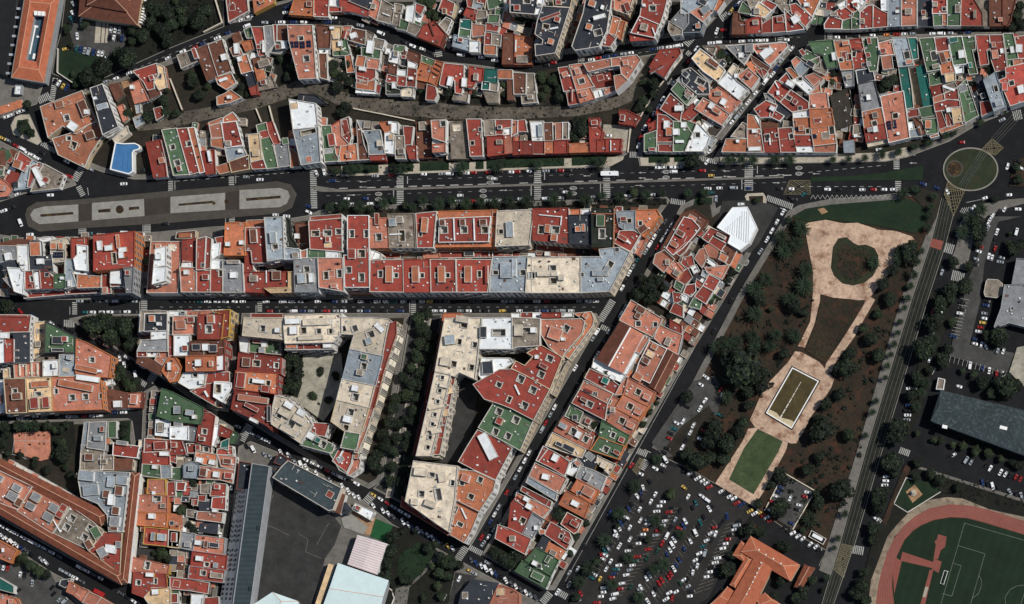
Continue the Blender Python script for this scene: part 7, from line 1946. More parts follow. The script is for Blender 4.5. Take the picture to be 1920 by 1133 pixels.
TREES = '''
@ 0 0
# walled garden at the top left|W
d 920 420 95 | d 740 490 90 | d 640 560 80 | d 700 580 60 | t 1160 80 60 | t 1100 170 55 | d 1050 270 60 | d 880 400 60 | d 1220 90 70 | d 1180 210 70 | t 1100 40 60 | d 1230 290 60 | t 1250 180 60 | d 1330 60 60 | d 1440 150 80 | d 1500 80 60 | t 1340 160 50 | t 490 210 40 | t 520 330 25 | t 620 180 35 | t 970 300 40 | d 960 230 40
t 200 760 40 | t 160 940 45 | t 220 970 40 | t 180 900 35 | t 535 540 25 | t 555 620 30
# back gardens by the brown villa|W
t 1200 740 55 | t 930 830 40 | t 1220 820 45 | d 1090 850 50 | t 960 940 30 | t 1220 660 30
@ 320 0
# gardens on the north bank of the ravine|W
d 170 600 50 | d 210 700 50 | t 150 560 40 | t 40 830 40 | f 470 450 28 | t 500 690 35 | t 560 690 25 | d 520 640 40 | d 1200 470 45 | f 1210 545 45 | d 1170 520 40 | f 880 480 40 | d 860 560 40 | t 800 430 35 | f 270 630 30 | t 640 440 22 | f 730 510 28 | f 30 10 30 | t 470 570 30
@ 640 0
# gardens between ravine and curving street|W
f 640 20 50 | f 690 110 50 | t 650 100 40 | f 590 0 40 | d 10 560 50 | d 30 480 45 | d 60 600 45 | d -20 640 50 | d 40 780 50 | d 0 830 45 | f 1190 620 35 | t 1190 690 30 | t 580 660 28 | d 780 680 45 | d 740 650 30 | t 980 690 30 | f 470 30 20 | t 125 360 30 | d 580 890 25
@ 960 0
# gardens along the eastern ravine|W
f 220 570 50 | t 300 590 50 | f 250 650 40 | t 350 650 45 | d 340 720 45 | f 220 700 40 | d 1040 620 55 | d 1050 690 40 | t 960 740 45 | t 930 790 40 | d 60 130 55 | f 130 140 40 | d 500 950 70 | d 450 1000 50 | d 530 890 45 | d 470 890 40 | t 1000 800 30 | t 960 600 30
@ 1280 0
# back yards of the eastern terraces|W
t 290 400 40 | t 340 430 35 | t 440 130 25 | t 140 350 25 | d 110 850 40 | t 400 960 20 | f 1100 600 30 | d 1110 540 35 | f 1070 540 20
@ 1600 0
d 250 600 60 | t 300 570 40 | d 220 650 45 | t 1000 500 38 | d 1010 420 35 | d 960 440 30 | d 1200 100 50 | d 1230 170 55 | d 1160 190 45 | d 610 560 32 | t 850 500 20 | d 870 620 30 | d 1230 40 40 | t 990 120 25
# palms before the terraces|W
p 210 1112 34 | p 330 1106 32 | p 450 1072 34 | p 555 1048 34 | p 680 992 32 | t 740 975 24 | t 930 900 28 | p 1110 820 20
@ 1280 280
p 330 78 42 | p 430 72 42 | p 515 78 42 | p 680 78 46 | p 785 78 46 | p 1100 76 32 | p 1215 72 30 | d 70 80 72 | t 370 78 25
@ 1600 280
p 85 62 32 | p 210 45 32 | p 325 22 30
@ 640 280
# palms on the avenue's north verge|W
p 60 150 55 | p 120 140 40 | p 215 140 30 | d 390 145 48 | p 445 145 48 | p 510 125 25 | p 880 130 52 | p 1140 135 46
@ 960 280
p 190 112 44 | p 640 98 50 | p 1120 82 38
# palms on the avenue's south verge|W
@ 640 280
p 30 400 45 | p 130 422 50 | d 210 440 35 | p 305 395 46 | p 380 370 30 | d 480 410 40 | p 520 420 34 | p 595 375 40 | p 710 400 52 | p 810 378 44 | p 910 395 52 | p 1020 382 44 | p 1120 385 46 | p 1230 378 46
@ 960 280
p 100 375 46 | p 305 362 50 | p 420 330 36 | p 540 370 56 | p 660 340 36 | p 790 345 50 | f 890 322 38 | p 985 335 48 | p 1100 322 36
@ 1280 280
p 40 320 34 | p 165 318 38 | t 150 370 30 | t 540 370 28
@ 320 280
p 1160 430 36 | t 1195 412 30 | d 1240 420 46 | d 1150 405 25 | t 1180 150 25 | t 1220 160 30
# little dark tree square|W
@ 0 560
d 680 185 85 | d 800 175 80 | d 900 205 90 | d 690 250 50 | d 820 290 75 | d 950 275 60 | d 950 340 55 | d 740 140 40 | d 980 200 40 | d 620 150 30
# shrub garden by the salmon roof|W
t 890 530 50 | f 960 640 50 | t 920 610 45 | t 850 570 45 | t 1000 600 35 | d 860 500 30 | t 60 50 60 | d 20 80 40
# playground gardens|W
d 40 940 50 | d 140 930 50 | p 200 930 50 | d 260 935 50 | f 345 935 45 | f 400 960 40 | f 450 1050 50 | d 440 960 45 | d 900 980 50 | d 920 930 35 | d 470 1090 45 | d 20 1050 45 | d 40 1000 40 | d 480 930 40 | d 440 1110 45
@ 0 843
d 450 50 60 | d 60 20 30 | t 150 40 30 | t 260 70 30 | d 340 150 40 | t 400 40 30 | t 480 130 30 | d 250 110 30 | d 640 110 30 | d 520 180 35
# green strip of the bottom left car park|W
f 160 800 55 | t 230 850 55 | f 290 890 50 | d 340 910 45 | t 130 830 30
# gap between the column houses|W
f 1190 770 50 | t 1230 800 40 | d 1180 740 35 | t 1130 760 25
@ 320 843
d 160 240 35 | d 240 240 25 | f 75 440 45 | f 110 460 30 | d 140 560 40 | d 170 590 35 | t 60 1090 25 | d 150 380 25
# gravel courtyard|W
@ 320 560
d 880 430 62 | d 850 490 52 | d 920 560 62 | d 870 590 50 | d 840 660 50 | d 900 660 55 | d 940 480 45 | d 930 620 45 | d 855 560 35 | b 1095 535 40 | b 1210 565 40 | b 1040 715 42 | b 1155 745 40 | b 1085 770 14
# tree alley|N
@ 640 560
t 560 140 46 | t 600 230 52 | t 570 320 45 | t 630 100 40 | d 660 280 45 | d 660 360 45 | t 555 420 48 | d 620 460 35 | t 520 510 40 | d 445 570 38 | t 510 625 45 | f 480 715 45 | f 400 740 42 | d 385 800 40 | d 360 900 48 | d 425 925 38 | t 400 1020 42 | d 310 1000 45 | d 330 1080 46 | d 590 540 44 | d 570 640 44 | d 545 730 44 | d 535 820 46 | d 510 900 40 | d 495 1000 44 | d 480 1080 46 | d 465 880 30 | d 560 600 30 | d 640 420 30
@ 640 843
d 240 100 56 | d 265 40 46 | t 385 18 40 | t 375 122 42 | t 355 222 40 | d 280 150 36 | d 480 62 38 | d 470 150 42 | d 440 240 44 | d 425 320 40 | d 300 -10 40
# school garden|W
d 380 640 62 | d 360 740 62 | d 330 840 60 | d 320 930 60 | d 450 590 36 | d 640 725 50 | d 740 800 56 | t 800 830 62 | d 370 980 30 | t 720 900 50 | t 780 930 45 | d 460 945 44 | d 860 840 40 | d 300 760 50 | d 500 960 35 | f 660 850 30 | d 540 600 26 | f 700 1000 40 | t 730 1070 40 | t 600 1090 30 | d 1030 700 -1 | d 1200 800 60 | d 1130 770 50 | d 1250 830 50 | t 690 700 36
# palms beside the big car park|N
@ 960 843
p 1060 70 44 | p 900 270 54 | p 785 470 56 | p 675 665 56 | p 560 870 60 | p 490 970 52 | t 620 820 30 | t 770 560 26
# palms inside the big car park|N
f 1165 320 50 | p 1050 515 52 | p 850 790 46 | p 1110 840 52 | p 1040 880 48 | p 735 985 52 | p 930 1080 52 | p 1235 620 42 | t 470 1085 36 | t 990 660 28 | t 1100 580 24
# yard trees between the diagonal streets|N
@ 960 843
d 350 480 62 | d 380 430 40 | d 30 790 60 | d -10 840 50 | d 470 640 36 | d 545 545 30 | t 430 760 28 | d 690 1133 10 | t 750 180 20
@ 960 280
d 1000 1000 72 | d 1060 960 60 | d 930 1060 56 | d 1050 1070 60 | d 950 940 40 | d 1000 1100 50 | d 1120 1020 40 | t 880 1090 26
@ 1280 280
d 360 900 40 | d 330 960 34 | t 250 1080 26 | t 210 1120 26
@ 960 560
d 470 870 36 | d 620 930 40 | d 1160 130 40 | t 1010 830 28 | t 960 920 30 | t 1060 770 22 | t 1180 480 24 | t 1130 570 24
# western half of the park|N
@ 1280 280
p 870 580 72 | p 720 640 62 | p 740 745 66 | p 830 690 62 | p 900 880 70 | p 890 1000 76 | p 610 950 62 | p 530 1025 72 | p 780 1100 60 | t 830 545 40 | d 770 520 34
@ 1280 560
p 530 110 66 | d 820 50 62 | p 800 20 60 | d 560 0 60 | p 340 330 52 | p 245 355 56 | p 400 315 52 | p 510 270 58 | p 520 355 56 | p 635 348 56 | p 680 265 52 | p 820 270 60 | d 420 510 150 | d 330 440 90 | d 520 560 80 | d 340 560 70 | d 580 640 62 | d 470 690 56 | d 480 785 48 | d 450 910 46 | p 320 720 54 | d 40 720 56 | d 240 960 90 | d 330 1070 90 | d 200 1040 70 | d 400 980 60 | d 740 400 50 | d 880 100 40 | d 600 540 50 | d 290 300 40 | t 650 80 26 | d 360 680 40
@ 1280 843
d 100 80 84 | d 300 60 62 | d 60 130 50 | d 200 50 60 | d 30 40 60
# eastern half of the park|N
@ 1600 280
p 150 830 52 | d 400 760 82 | p 330 800 52 | d 300 880 52 | d 220 990 62 | d 440 700 50 | d 340 740 50 | d 260 1080 50
@ 1600 560
d 270 20 52 | d 70 210 46 | d 125 300 62 | d 180 410 62 | d 10 510 42 | d -20 400 50 | t 180 110 40
@ 1280 560
d 1050 765 56 | d 1010 960 102 | d 1150 700 56 | d 1200 500 76 | d 1150 500 60 | d 1210 1000 60 | d 1220 420 50 | d 1000 880 50
@ 1280 843
d 710 190 66 | d 650 260 42 | d 560 400 46 | d 710 450 78 | d 720 390 50 | d 920 140 60 | d 1000 60 50 | p 930 510 68 | d 1160 290 102 | d 1000 390 62 | d 970 330 40 | t 880 590 30
# grounds of the orange hall|W
d 490 580 62 | d 580 600 52 | d 760 715 52 | d 720 710 40 | d 720 960 52 | d 880 1050 56 | d 340 870 66 | d 660 1080 52 | d 440 600 40 | d 290 900 40 | d 840 1090 50 | d 360 780 40 | t 950 960 40
# young palms along the tram track|N
@ 1600 280
p 500 745 30 | p 470 820 32 | p 445 920 34 | p 420 1000 32 | p 400 1090 32 | p 590 345 32 | p 570 420 32 | p 560 480 30 | p 550 570 32 | p 365 322 54 | p 450 290 34 | p 485 305 20
@ 1600 560
p 375 66 28 | p 345 170 28 | p 325 250 28 | p 300 332 30 | p 275 410 30 | p 250 492 30 | p 235 580 26 | p 165 750 28 | p 140 830 30 | p 90 1000 30
@ 1280 843
p 1190 470 34 | p 1135 650 30 | p 1110 720 24 | p 1060 940 26 | d 1030 1030 26
# big trees beside the tram road|N
@ 1600 280
p 935 440 54 | p 850 510 58 | p 800 605 56 | d 1035 360 32 | d 930 600 74 | d 910 680 50 | d 920 530 62 | d 735 820 50 | d 850 860 42 | d 810 1000 74 | d 720 1030 72 | d 700 1100 60 | d 640 1110 50
@ 1600 560
d 640 40 74 | d 600 170 84 | p 590 300 52 | d 520 380 106 | d 560 350 60 | d 700 370 54 | d 650 450 66 | d 470 575 62 | p 530 620 46 | d 430 710 56 | p 460 790 44 | d 330 970 100 | d 370 930 50 | t 720 170 44 | d 560 530 40 | p 500 690 40
@ 1600 843
d 270 100 90 | d 290 160 50 | d 180 340 84 | d 200 420 60 | d 240 300 40 | d 150 580 62 | d 70 1000 70 | d 20 1060 60 | d 150 660 44 | d 80 900 50 | d 100 1100 50 | d 465 95 40 | d 460 200 40 | d 640 220 50 | d 760 280 40 | d 560 180 50
# right hand car park and warehouse|W
@ 1600 560
d 1070 290 84 | d 980 270 52 | d 1110 640 100 | d 950 620 62 | t 800 530 30 | t 880 555 34 | d 1200 640 60 | f 465 985 28 | f 590 1035 30 | f 650 1038 34 | f 730 1075 30 | f 810 1080 38 | f 900 1105 40 | f 990 1130 36 | d 1020 690 50 | d 1130 700 50
@ 1600 843
f 890 20 36 | f 990 35 40 | f 1080 65 36 | d 1170 95 36 | d 1220 120 40
@ 1600 280
d 1180 720 62 | d 1230 690 52 | t 1140 700 40 | d 960 -20 -1 | t 1210 220 40 | t 1200 130 36 | d 1150 620 20
'''
SIZEW = lambda r: 'tiny' if r < 27 else 'small' if r < 38 else 'medium' if r < 52 else 'large' if r < 75 else 'huge'
KW = {'t': 'leafy green tree', 'd': 'dark dense tree', 'f': 'pale green tree', 'p': 'palm tree', 'b': 'clipped round bush'}
TL = []; ox = oy = 0; row = None
for ln in TREES.strip().split('\n'):
    ln = ln.strip()
    if not ln: continue
    if ln[0] == '@': ox, oy = map(float, ln[1:].split()); continue
    if ln[0] == '#': a, b_ = ln[1:].split('|'); row = (a.strip(), b_.strip()); continue
    for q in ln.split('|'):
        f = q.split(); r = float(f[3])
        if r > 0: TL.append(dict(k=f[0], p=(ox + float(f[1]) * .256, oy + float(f[2]) * .256), r=r, row=row))
rng = random.Random(3)
for t in TL:
    r = t['r'] * 0.256 * S * (1.28 if t['row'][0] == 'tree alley' else 1.06)
    if t['k'] == 'p': zc = rng.uniform(5.0, 7.0) * min(1.0, 0.45 + r / 6); r *= 1.12
    elif t['k'] == 'b': zc = r * 0.5
    else: zc = r * 0.95 + 1.0
    x, y = at(*t['p'], zc); t['c'] = (x, y)
    tall = t['k'] == 'p'
    nm = 'palm_tree' if tall else 'round_bush' if t['k'] == 'b' else 'evergreen_tree' if t['k'] == 'd' else 'broadleaf_tree'
    o = empty(nm, (x, y, 0)); t['o'] = o
    me = rng.choice(CROWNS[t['k']]); c = bpy.data.objects.new('crown', me); COL.objects.link(c); c.parent = o; c.location = (0, 0, zc); c.rotation_euler = (0, 0, rng.uniform(0, 6.28))
    c.scale = (r * rng.uniform(0.92, 1.1), r * rng.uniform(0.92, 1.1), r * rng.uniform(0.75, 0.95) if not tall else r)
    s_ = bpy.data.objects.new('trunk', PTRUNK if tall else rng.choice(TRUNKS)); COL.objects.link(s_); s_.parent = o; s_.location = (0, 0, zc)
    s_.scale = (r * (1.1 if tall else 1), r * (1.1 if tall else 1), (zc + 0.2) / 2.2 if tall else max(r, (zc + 0.1) / 1.2))
ords = label_rows(TL, lambda t: (t['row'], t['k'], SIZEW(t['r'])), lambda t: t['row'][1], lambda t: t['c'])
for t in TL:
    n, tot = ords[id(t)]; ph, ax = t['row']; kw = f"{SIZEW(t['r'])} {KW[t['k']]}"
    end = {'W': 'west', 'N': 'north'}[ax]
    lab = f'the only {kw} of the {ph}' if tot == 1 else f'last {kw} from the {end}, {ph}' if n == tot else f'{ORD[n]} {kw} from the {end}, {ph}'
    tag(t['o'], lab, 'palm' if t['k'] == 'p' else 'bush' if t['k'] == 'b' else 'tree', 'trees of the ' + ph)
# loose shrubs nobody could count: hedges under the palms, park undergrowth
def shrubs(name, pts, n, r0, r1, m, label, seed):
    rng = random.Random(seed); P = ccw([at(x, y) for x, y in pts]); xs = [p[0] for p in P]; ys = [p[1] for p in P]; mb = MB(); k = 0
    for _ in range(n * 6):
        if k >= n: break
        x, y = rng.uniform(min(xs), max(xs)), rng.uniform(min(ys), max(ys))
        if not inside(P, x, y): continue
        k += 1; r = rng.uniform(r0, r1); zb = gz(x, y)
        for _ in range(14):
            v = Vector((rng.gauss(0, 1), rng.gauss(0, 1), abs(rng.gauss(0, 1)))).normalized(); c = Vector((x, y, zb)) + v * r * rng.uniform(.6, 1)
            t = Vector((rng.gauss(0, 1), rng.gauss(0, 1), rng.gauss(0, .4))).normalized(); b = v.cross(t).normalized(); s_ = r * rng.uniform(.3, .6)
            mb.face([tuple(c - t * s_), tuple(c + b * s_ * .6), tuple(c + t * s_), tuple(c - b * s_ * .6)], m)
    o = mb.build(name); tag(o, label, 'undergrowth', kind='stuff')
shrubs('undergrowth', [(1390, 560), (1470, 440), (1505, 440), (1520, 520), (1528, 570), (1500, 640), (1430, 760), (1350, 830), (1300, 860), (1330, 780), (1345, 700)], 150, 0.6, 2.0, LEAF[2], 'low scrub and weeds between the palms of the western park', 1)
shrubs('undergrowth', [(1710, 470), (1620, 640), (1570, 740), (1500, 830), (1450, 930), (1520, 1010), (1580, 960), (1620, 830), (1700, 560), (1730, 480)], 150, 0.6, 2.0, LEAF[2], 'low scrub and weeds of the eastern park', 2)
shrubs('undergrowth', [(1565, 470), (1625, 460), (1645, 490), (1630, 520), (1590, 530), (1565, 510)], 120, 0.3, 0.8, LEAF[1], 'flowering shrubs in the heart shaped bed', 3)
shrubs('undergrowth', [(1540, 565), (1615, 560), (1590, 620), (1550, 680), (1512, 655)], 160, 0.25, 0.6, LEAF[1], 'weeds in the dry meadow between the park paths', 4)
shrubs('undergrowth', [(640, 389), (1250, 372), (1250, 384), (960, 392), (640, 400)], 260, 0.4, 0.9, LEAF[2], 'dark hedge plants along the south verge of the avenue', 5)
shrubs('undergrowth', [(640, 313), (960, 300), (1140, 296), (1140, 310), (960, 314), (640, 325)], 160, 0.3, 0.6, LEAF[2], 'low hedge plants along the north verge of the avenue', 6)
shrubs('undergrowth', [(320, 215), (560, 150), (640, 165), (860, 190), (1080, 190), (1190, 150), (1190, 200), (1080, 222), (860, 230), (640, 210), (560, 180), (330, 240)], 300, 0.3, 0.8, LEAF[0], 'scattered weeds along the banks of the dry ravine', 7)
shrubs('undergrowth', [(280, 100), (330, 0), (415, 0), (415, 45), (320, 85)], 200, 0.4, 1.2, LEAF[2], 'dense undergrowth of the dark walled garden', 8)
shrubs('undergrowth', [(1745, 780), (1900, 845), (1900, 860), (1735, 800)], 120, 0.4, 1.0, LEAF[1], 'shrubs below the teal warehouse', 9)
shrubs('undergrowth', [(1716, 870), (1925, 935), (1925, 960), (1760, 925)], 160, 0.3, 0.8, LEAF[2], 'hedge between car park road and running track', 10)
shrubs('undergrowth', [(730, 1000), (800, 1030), (850, 1060), (800, 1133), (730, 1133)], 160, 0.3, 0.9, LEAF[0], 'shrubs of the school garden', 11)
shrubs('undergrowth', [(915, 1020), (970, 1030), (960, 1060), (910, 1035)], 60, 0.3, 0.9, LEAF[0], 'brambles on the rough corner plot', 12)
# ---------------------------------------------------------------- cars
PAINT = {'white': (222, 224, 225), 'silver': (146, 153, 158), 'grey': (78, 82, 86), 'black': (20, 21, 24), 'red': (150, 30, 28), 'blue': (30, 52, 98), 'teal': (30, 92, 96), 'yellow': (200, 168, 84), 'green': (26, 62, 48), 'orange': (206, 128, 70)}
PM = {k: mat('car_' + k, v, rough=0.35, amp=0.03, rand=0.0, spec=0.5) for k, v in PAINT.items()}
TYRE = mat('tyre', (18, 18, 18), amp=0.1, rand=0); LAMP = mat('headlamp', (210, 210, 205), rough=0.2, amp=0.05, rand=0); TAIL = mat('tail_lamp', (130, 14, 12), rough=0.3, amp=0.05, rand=0)
CARGLASS = mat('car_glass', (14, 18, 22), rough=0.12, amp=0.1, rand=0, spec=0.5)
DIM = {'hatchback': (3.45, 1.55, 1.4), 'saloon': (3.95, 1.6, 1.36), 'estate': (3.9, 1.6, 1.4), 'van': (4.4, 1.75, 1.85)}
def car_faces(kind):
    """body faces (m key, verts) and glass faces of one car, nose along +x"""
    L, W, H = DIM[kind]; hl = L / 2; body, glass = [], []
    belt = 0.86 if kind != 'van' else 1.05
    # lower body: cross-sections along the length
    secs = [(-hl, 0.84, 0.42, belt * 0.92), (-hl + 0.12, 0.96, 0.22, belt), (-hl * 0.45, 1.0, 0.2, belt), (hl * 0.38, 1.0, 0.2, belt), (hl * 0.78, 0.97, 0.2, belt * 0.9), (hl - 0.1, 0.9, 0.22, belt * 0.8), (hl, 0.76, 0.36, belt * 0.7)]
    R = []
    for x, w, z0, z1 in secs:
        b = W / 2 * w; R.append([(x, -b, z0), (x, -b, z1 - 0.1), (x, -b + 0.09, z1), (x, b - 0.09, z1), (x, b, z1 - 0.1), (x, b, z0)])
    for a, b in zip(R, R[1:]):
        for k in range(5): body.append(('paint', [a[k], b[k], b[k + 1], a[k + 1]]))
    body.append(('paint', R[0][::-1])); body.append(('paint', R[-1]))
    if kind == 'hatchback': xs = (-hl + 0.12, -hl * 0.62, hl * 0.12, hl * 0.5)
    elif kind == 'saloon': xs = (-hl * 0.66, -hl * 0.36, hl * 0.1, hl * 0.44)
    elif kind == 'estate': xs = (-hl + 0.08, -hl * 0.8, hl * 0.12, hl * 0.46)
    else: xs = (-hl + 0.05, -hl * 0.94, hl * 0.42, hl * 0.74)
    wb, wt = W / 2 - 0.1, W / 2 - 0.27; z0, z1 = belt - 0.01, H
    B = [(xs[0], -wb, z0), (xs[3], -wb, z0 - 0.04), (xs[3], wb, z0 - 0.04), (xs[0], wb, z0)]; T = [(xs[1], -wt, z1), (xs[2], -wt, z1), (xs[2], wt, z1), (xs[1], wt, z1)]
    body.append(('paint', T))
    G = glass if True else body
    G.append([B[1], B[2], T[2], T[1]]); 
    if kind == 'van': body.append(('paint', [B[3], B[0], T[0], T[3]]))
    else: G.append([B[3], B[0], T[0], T[3]])
    for a, b, c, d in ((B[0], B[1], T[1], T[0]), (B[2], B[3], T[3], T[2])):
        if kind == 'van': body.append(('paint', [a, b, c, d]))
        else: G.append([a, b, c, d])
    # pillars, roof edge, bumper, lamps, wheels
    def bx(key, c, d):
        x, y, z = c; a, b, e = d[0] / 2, d[1] / 2, d[2] / 2
        v = [(x + i * a, y + j * b, z + k * e) for i in (-1, 1) for j in (-1, 1) for k in (-1, 1)]
        for f in ((0, 1, 3, 2), (4, 6, 7, 5), (0, 4, 5, 1), (2, 3, 7, 6), (1, 5, 7, 3), (0, 2, 6, 4)): body.append((key, [v[i] for i in f]))
    for s_ in (-1, 1):
        bx('lamp', (hl - 0.1, s_ * W * 0.34, belt * 0.66), (0.16, 0.34, 0.14)); bx('tail', (-hl + 0.05, s_ * W * 0.38, belt * 0.75), (0.12, 0.24, 0.2)); bx('paint', (hl * 0.34, s_ * (W / 2 + 0.06), belt + 0.04), (0.2, 0.16, 0.12))
        for x in (-hl * 0.6, hl * 0.62):
            p = [(x + 0.31 * math.cos(k * math.pi / 4), 0.31 + 0.31 * math.sin(k * math.pi / 4)) for k in range(8)]
            y0, y1 = s_ * (W / 2 - 0.2), s_ * (W / 2 + 0.015)
            body.append(('tyre', [(a, y1, b) for a, b in (p if s_ < 0 else p[::-1])]))
            for k in range(8): a, b = p[k], p[(k + 1) % 8]; body.append(('tyre', [(a[0], y0, a[1]), (b[0], y0, b[1]), (b[0], y1, b[1]), (a[0], y1, a[1])]))
    return body, glass
CF = {k: car_faces(k) for k in DIM}
_cm = {}
def car_mesh(kind, col):
    if (kind, col) not in _cm:
        mk = {'paint': PM[col], 'lamp': LAMP, 'tail': TAIL, 'tyre': TYRE}; mb = MB()
        for k, f in CF[kind][0]: mb.face(f, mk[k])
        me = bpy.data.meshes.new(kind); me.from_pydata(mb.v, [], mb.f)
        for m in mb.mats: me.materials.append(m)
        me.polygons.foreach_set('material_index', mb.m); me.update()
        mg = _cm.get(kind)
        if not mg:
            mb = MB(); [mb.face(f, CARGLASS) for f in CF[kind][1]]
            mg = bpy.data.meshes.new('windows'); mg.from_pydata(mb.v, [], mb.f); mg.materials.append(CARGLASS); mg.update(); _cm[kind] = mg
        _cm[(kind, col)] = me
    return _cm[(kind, col)], _cm[kind]
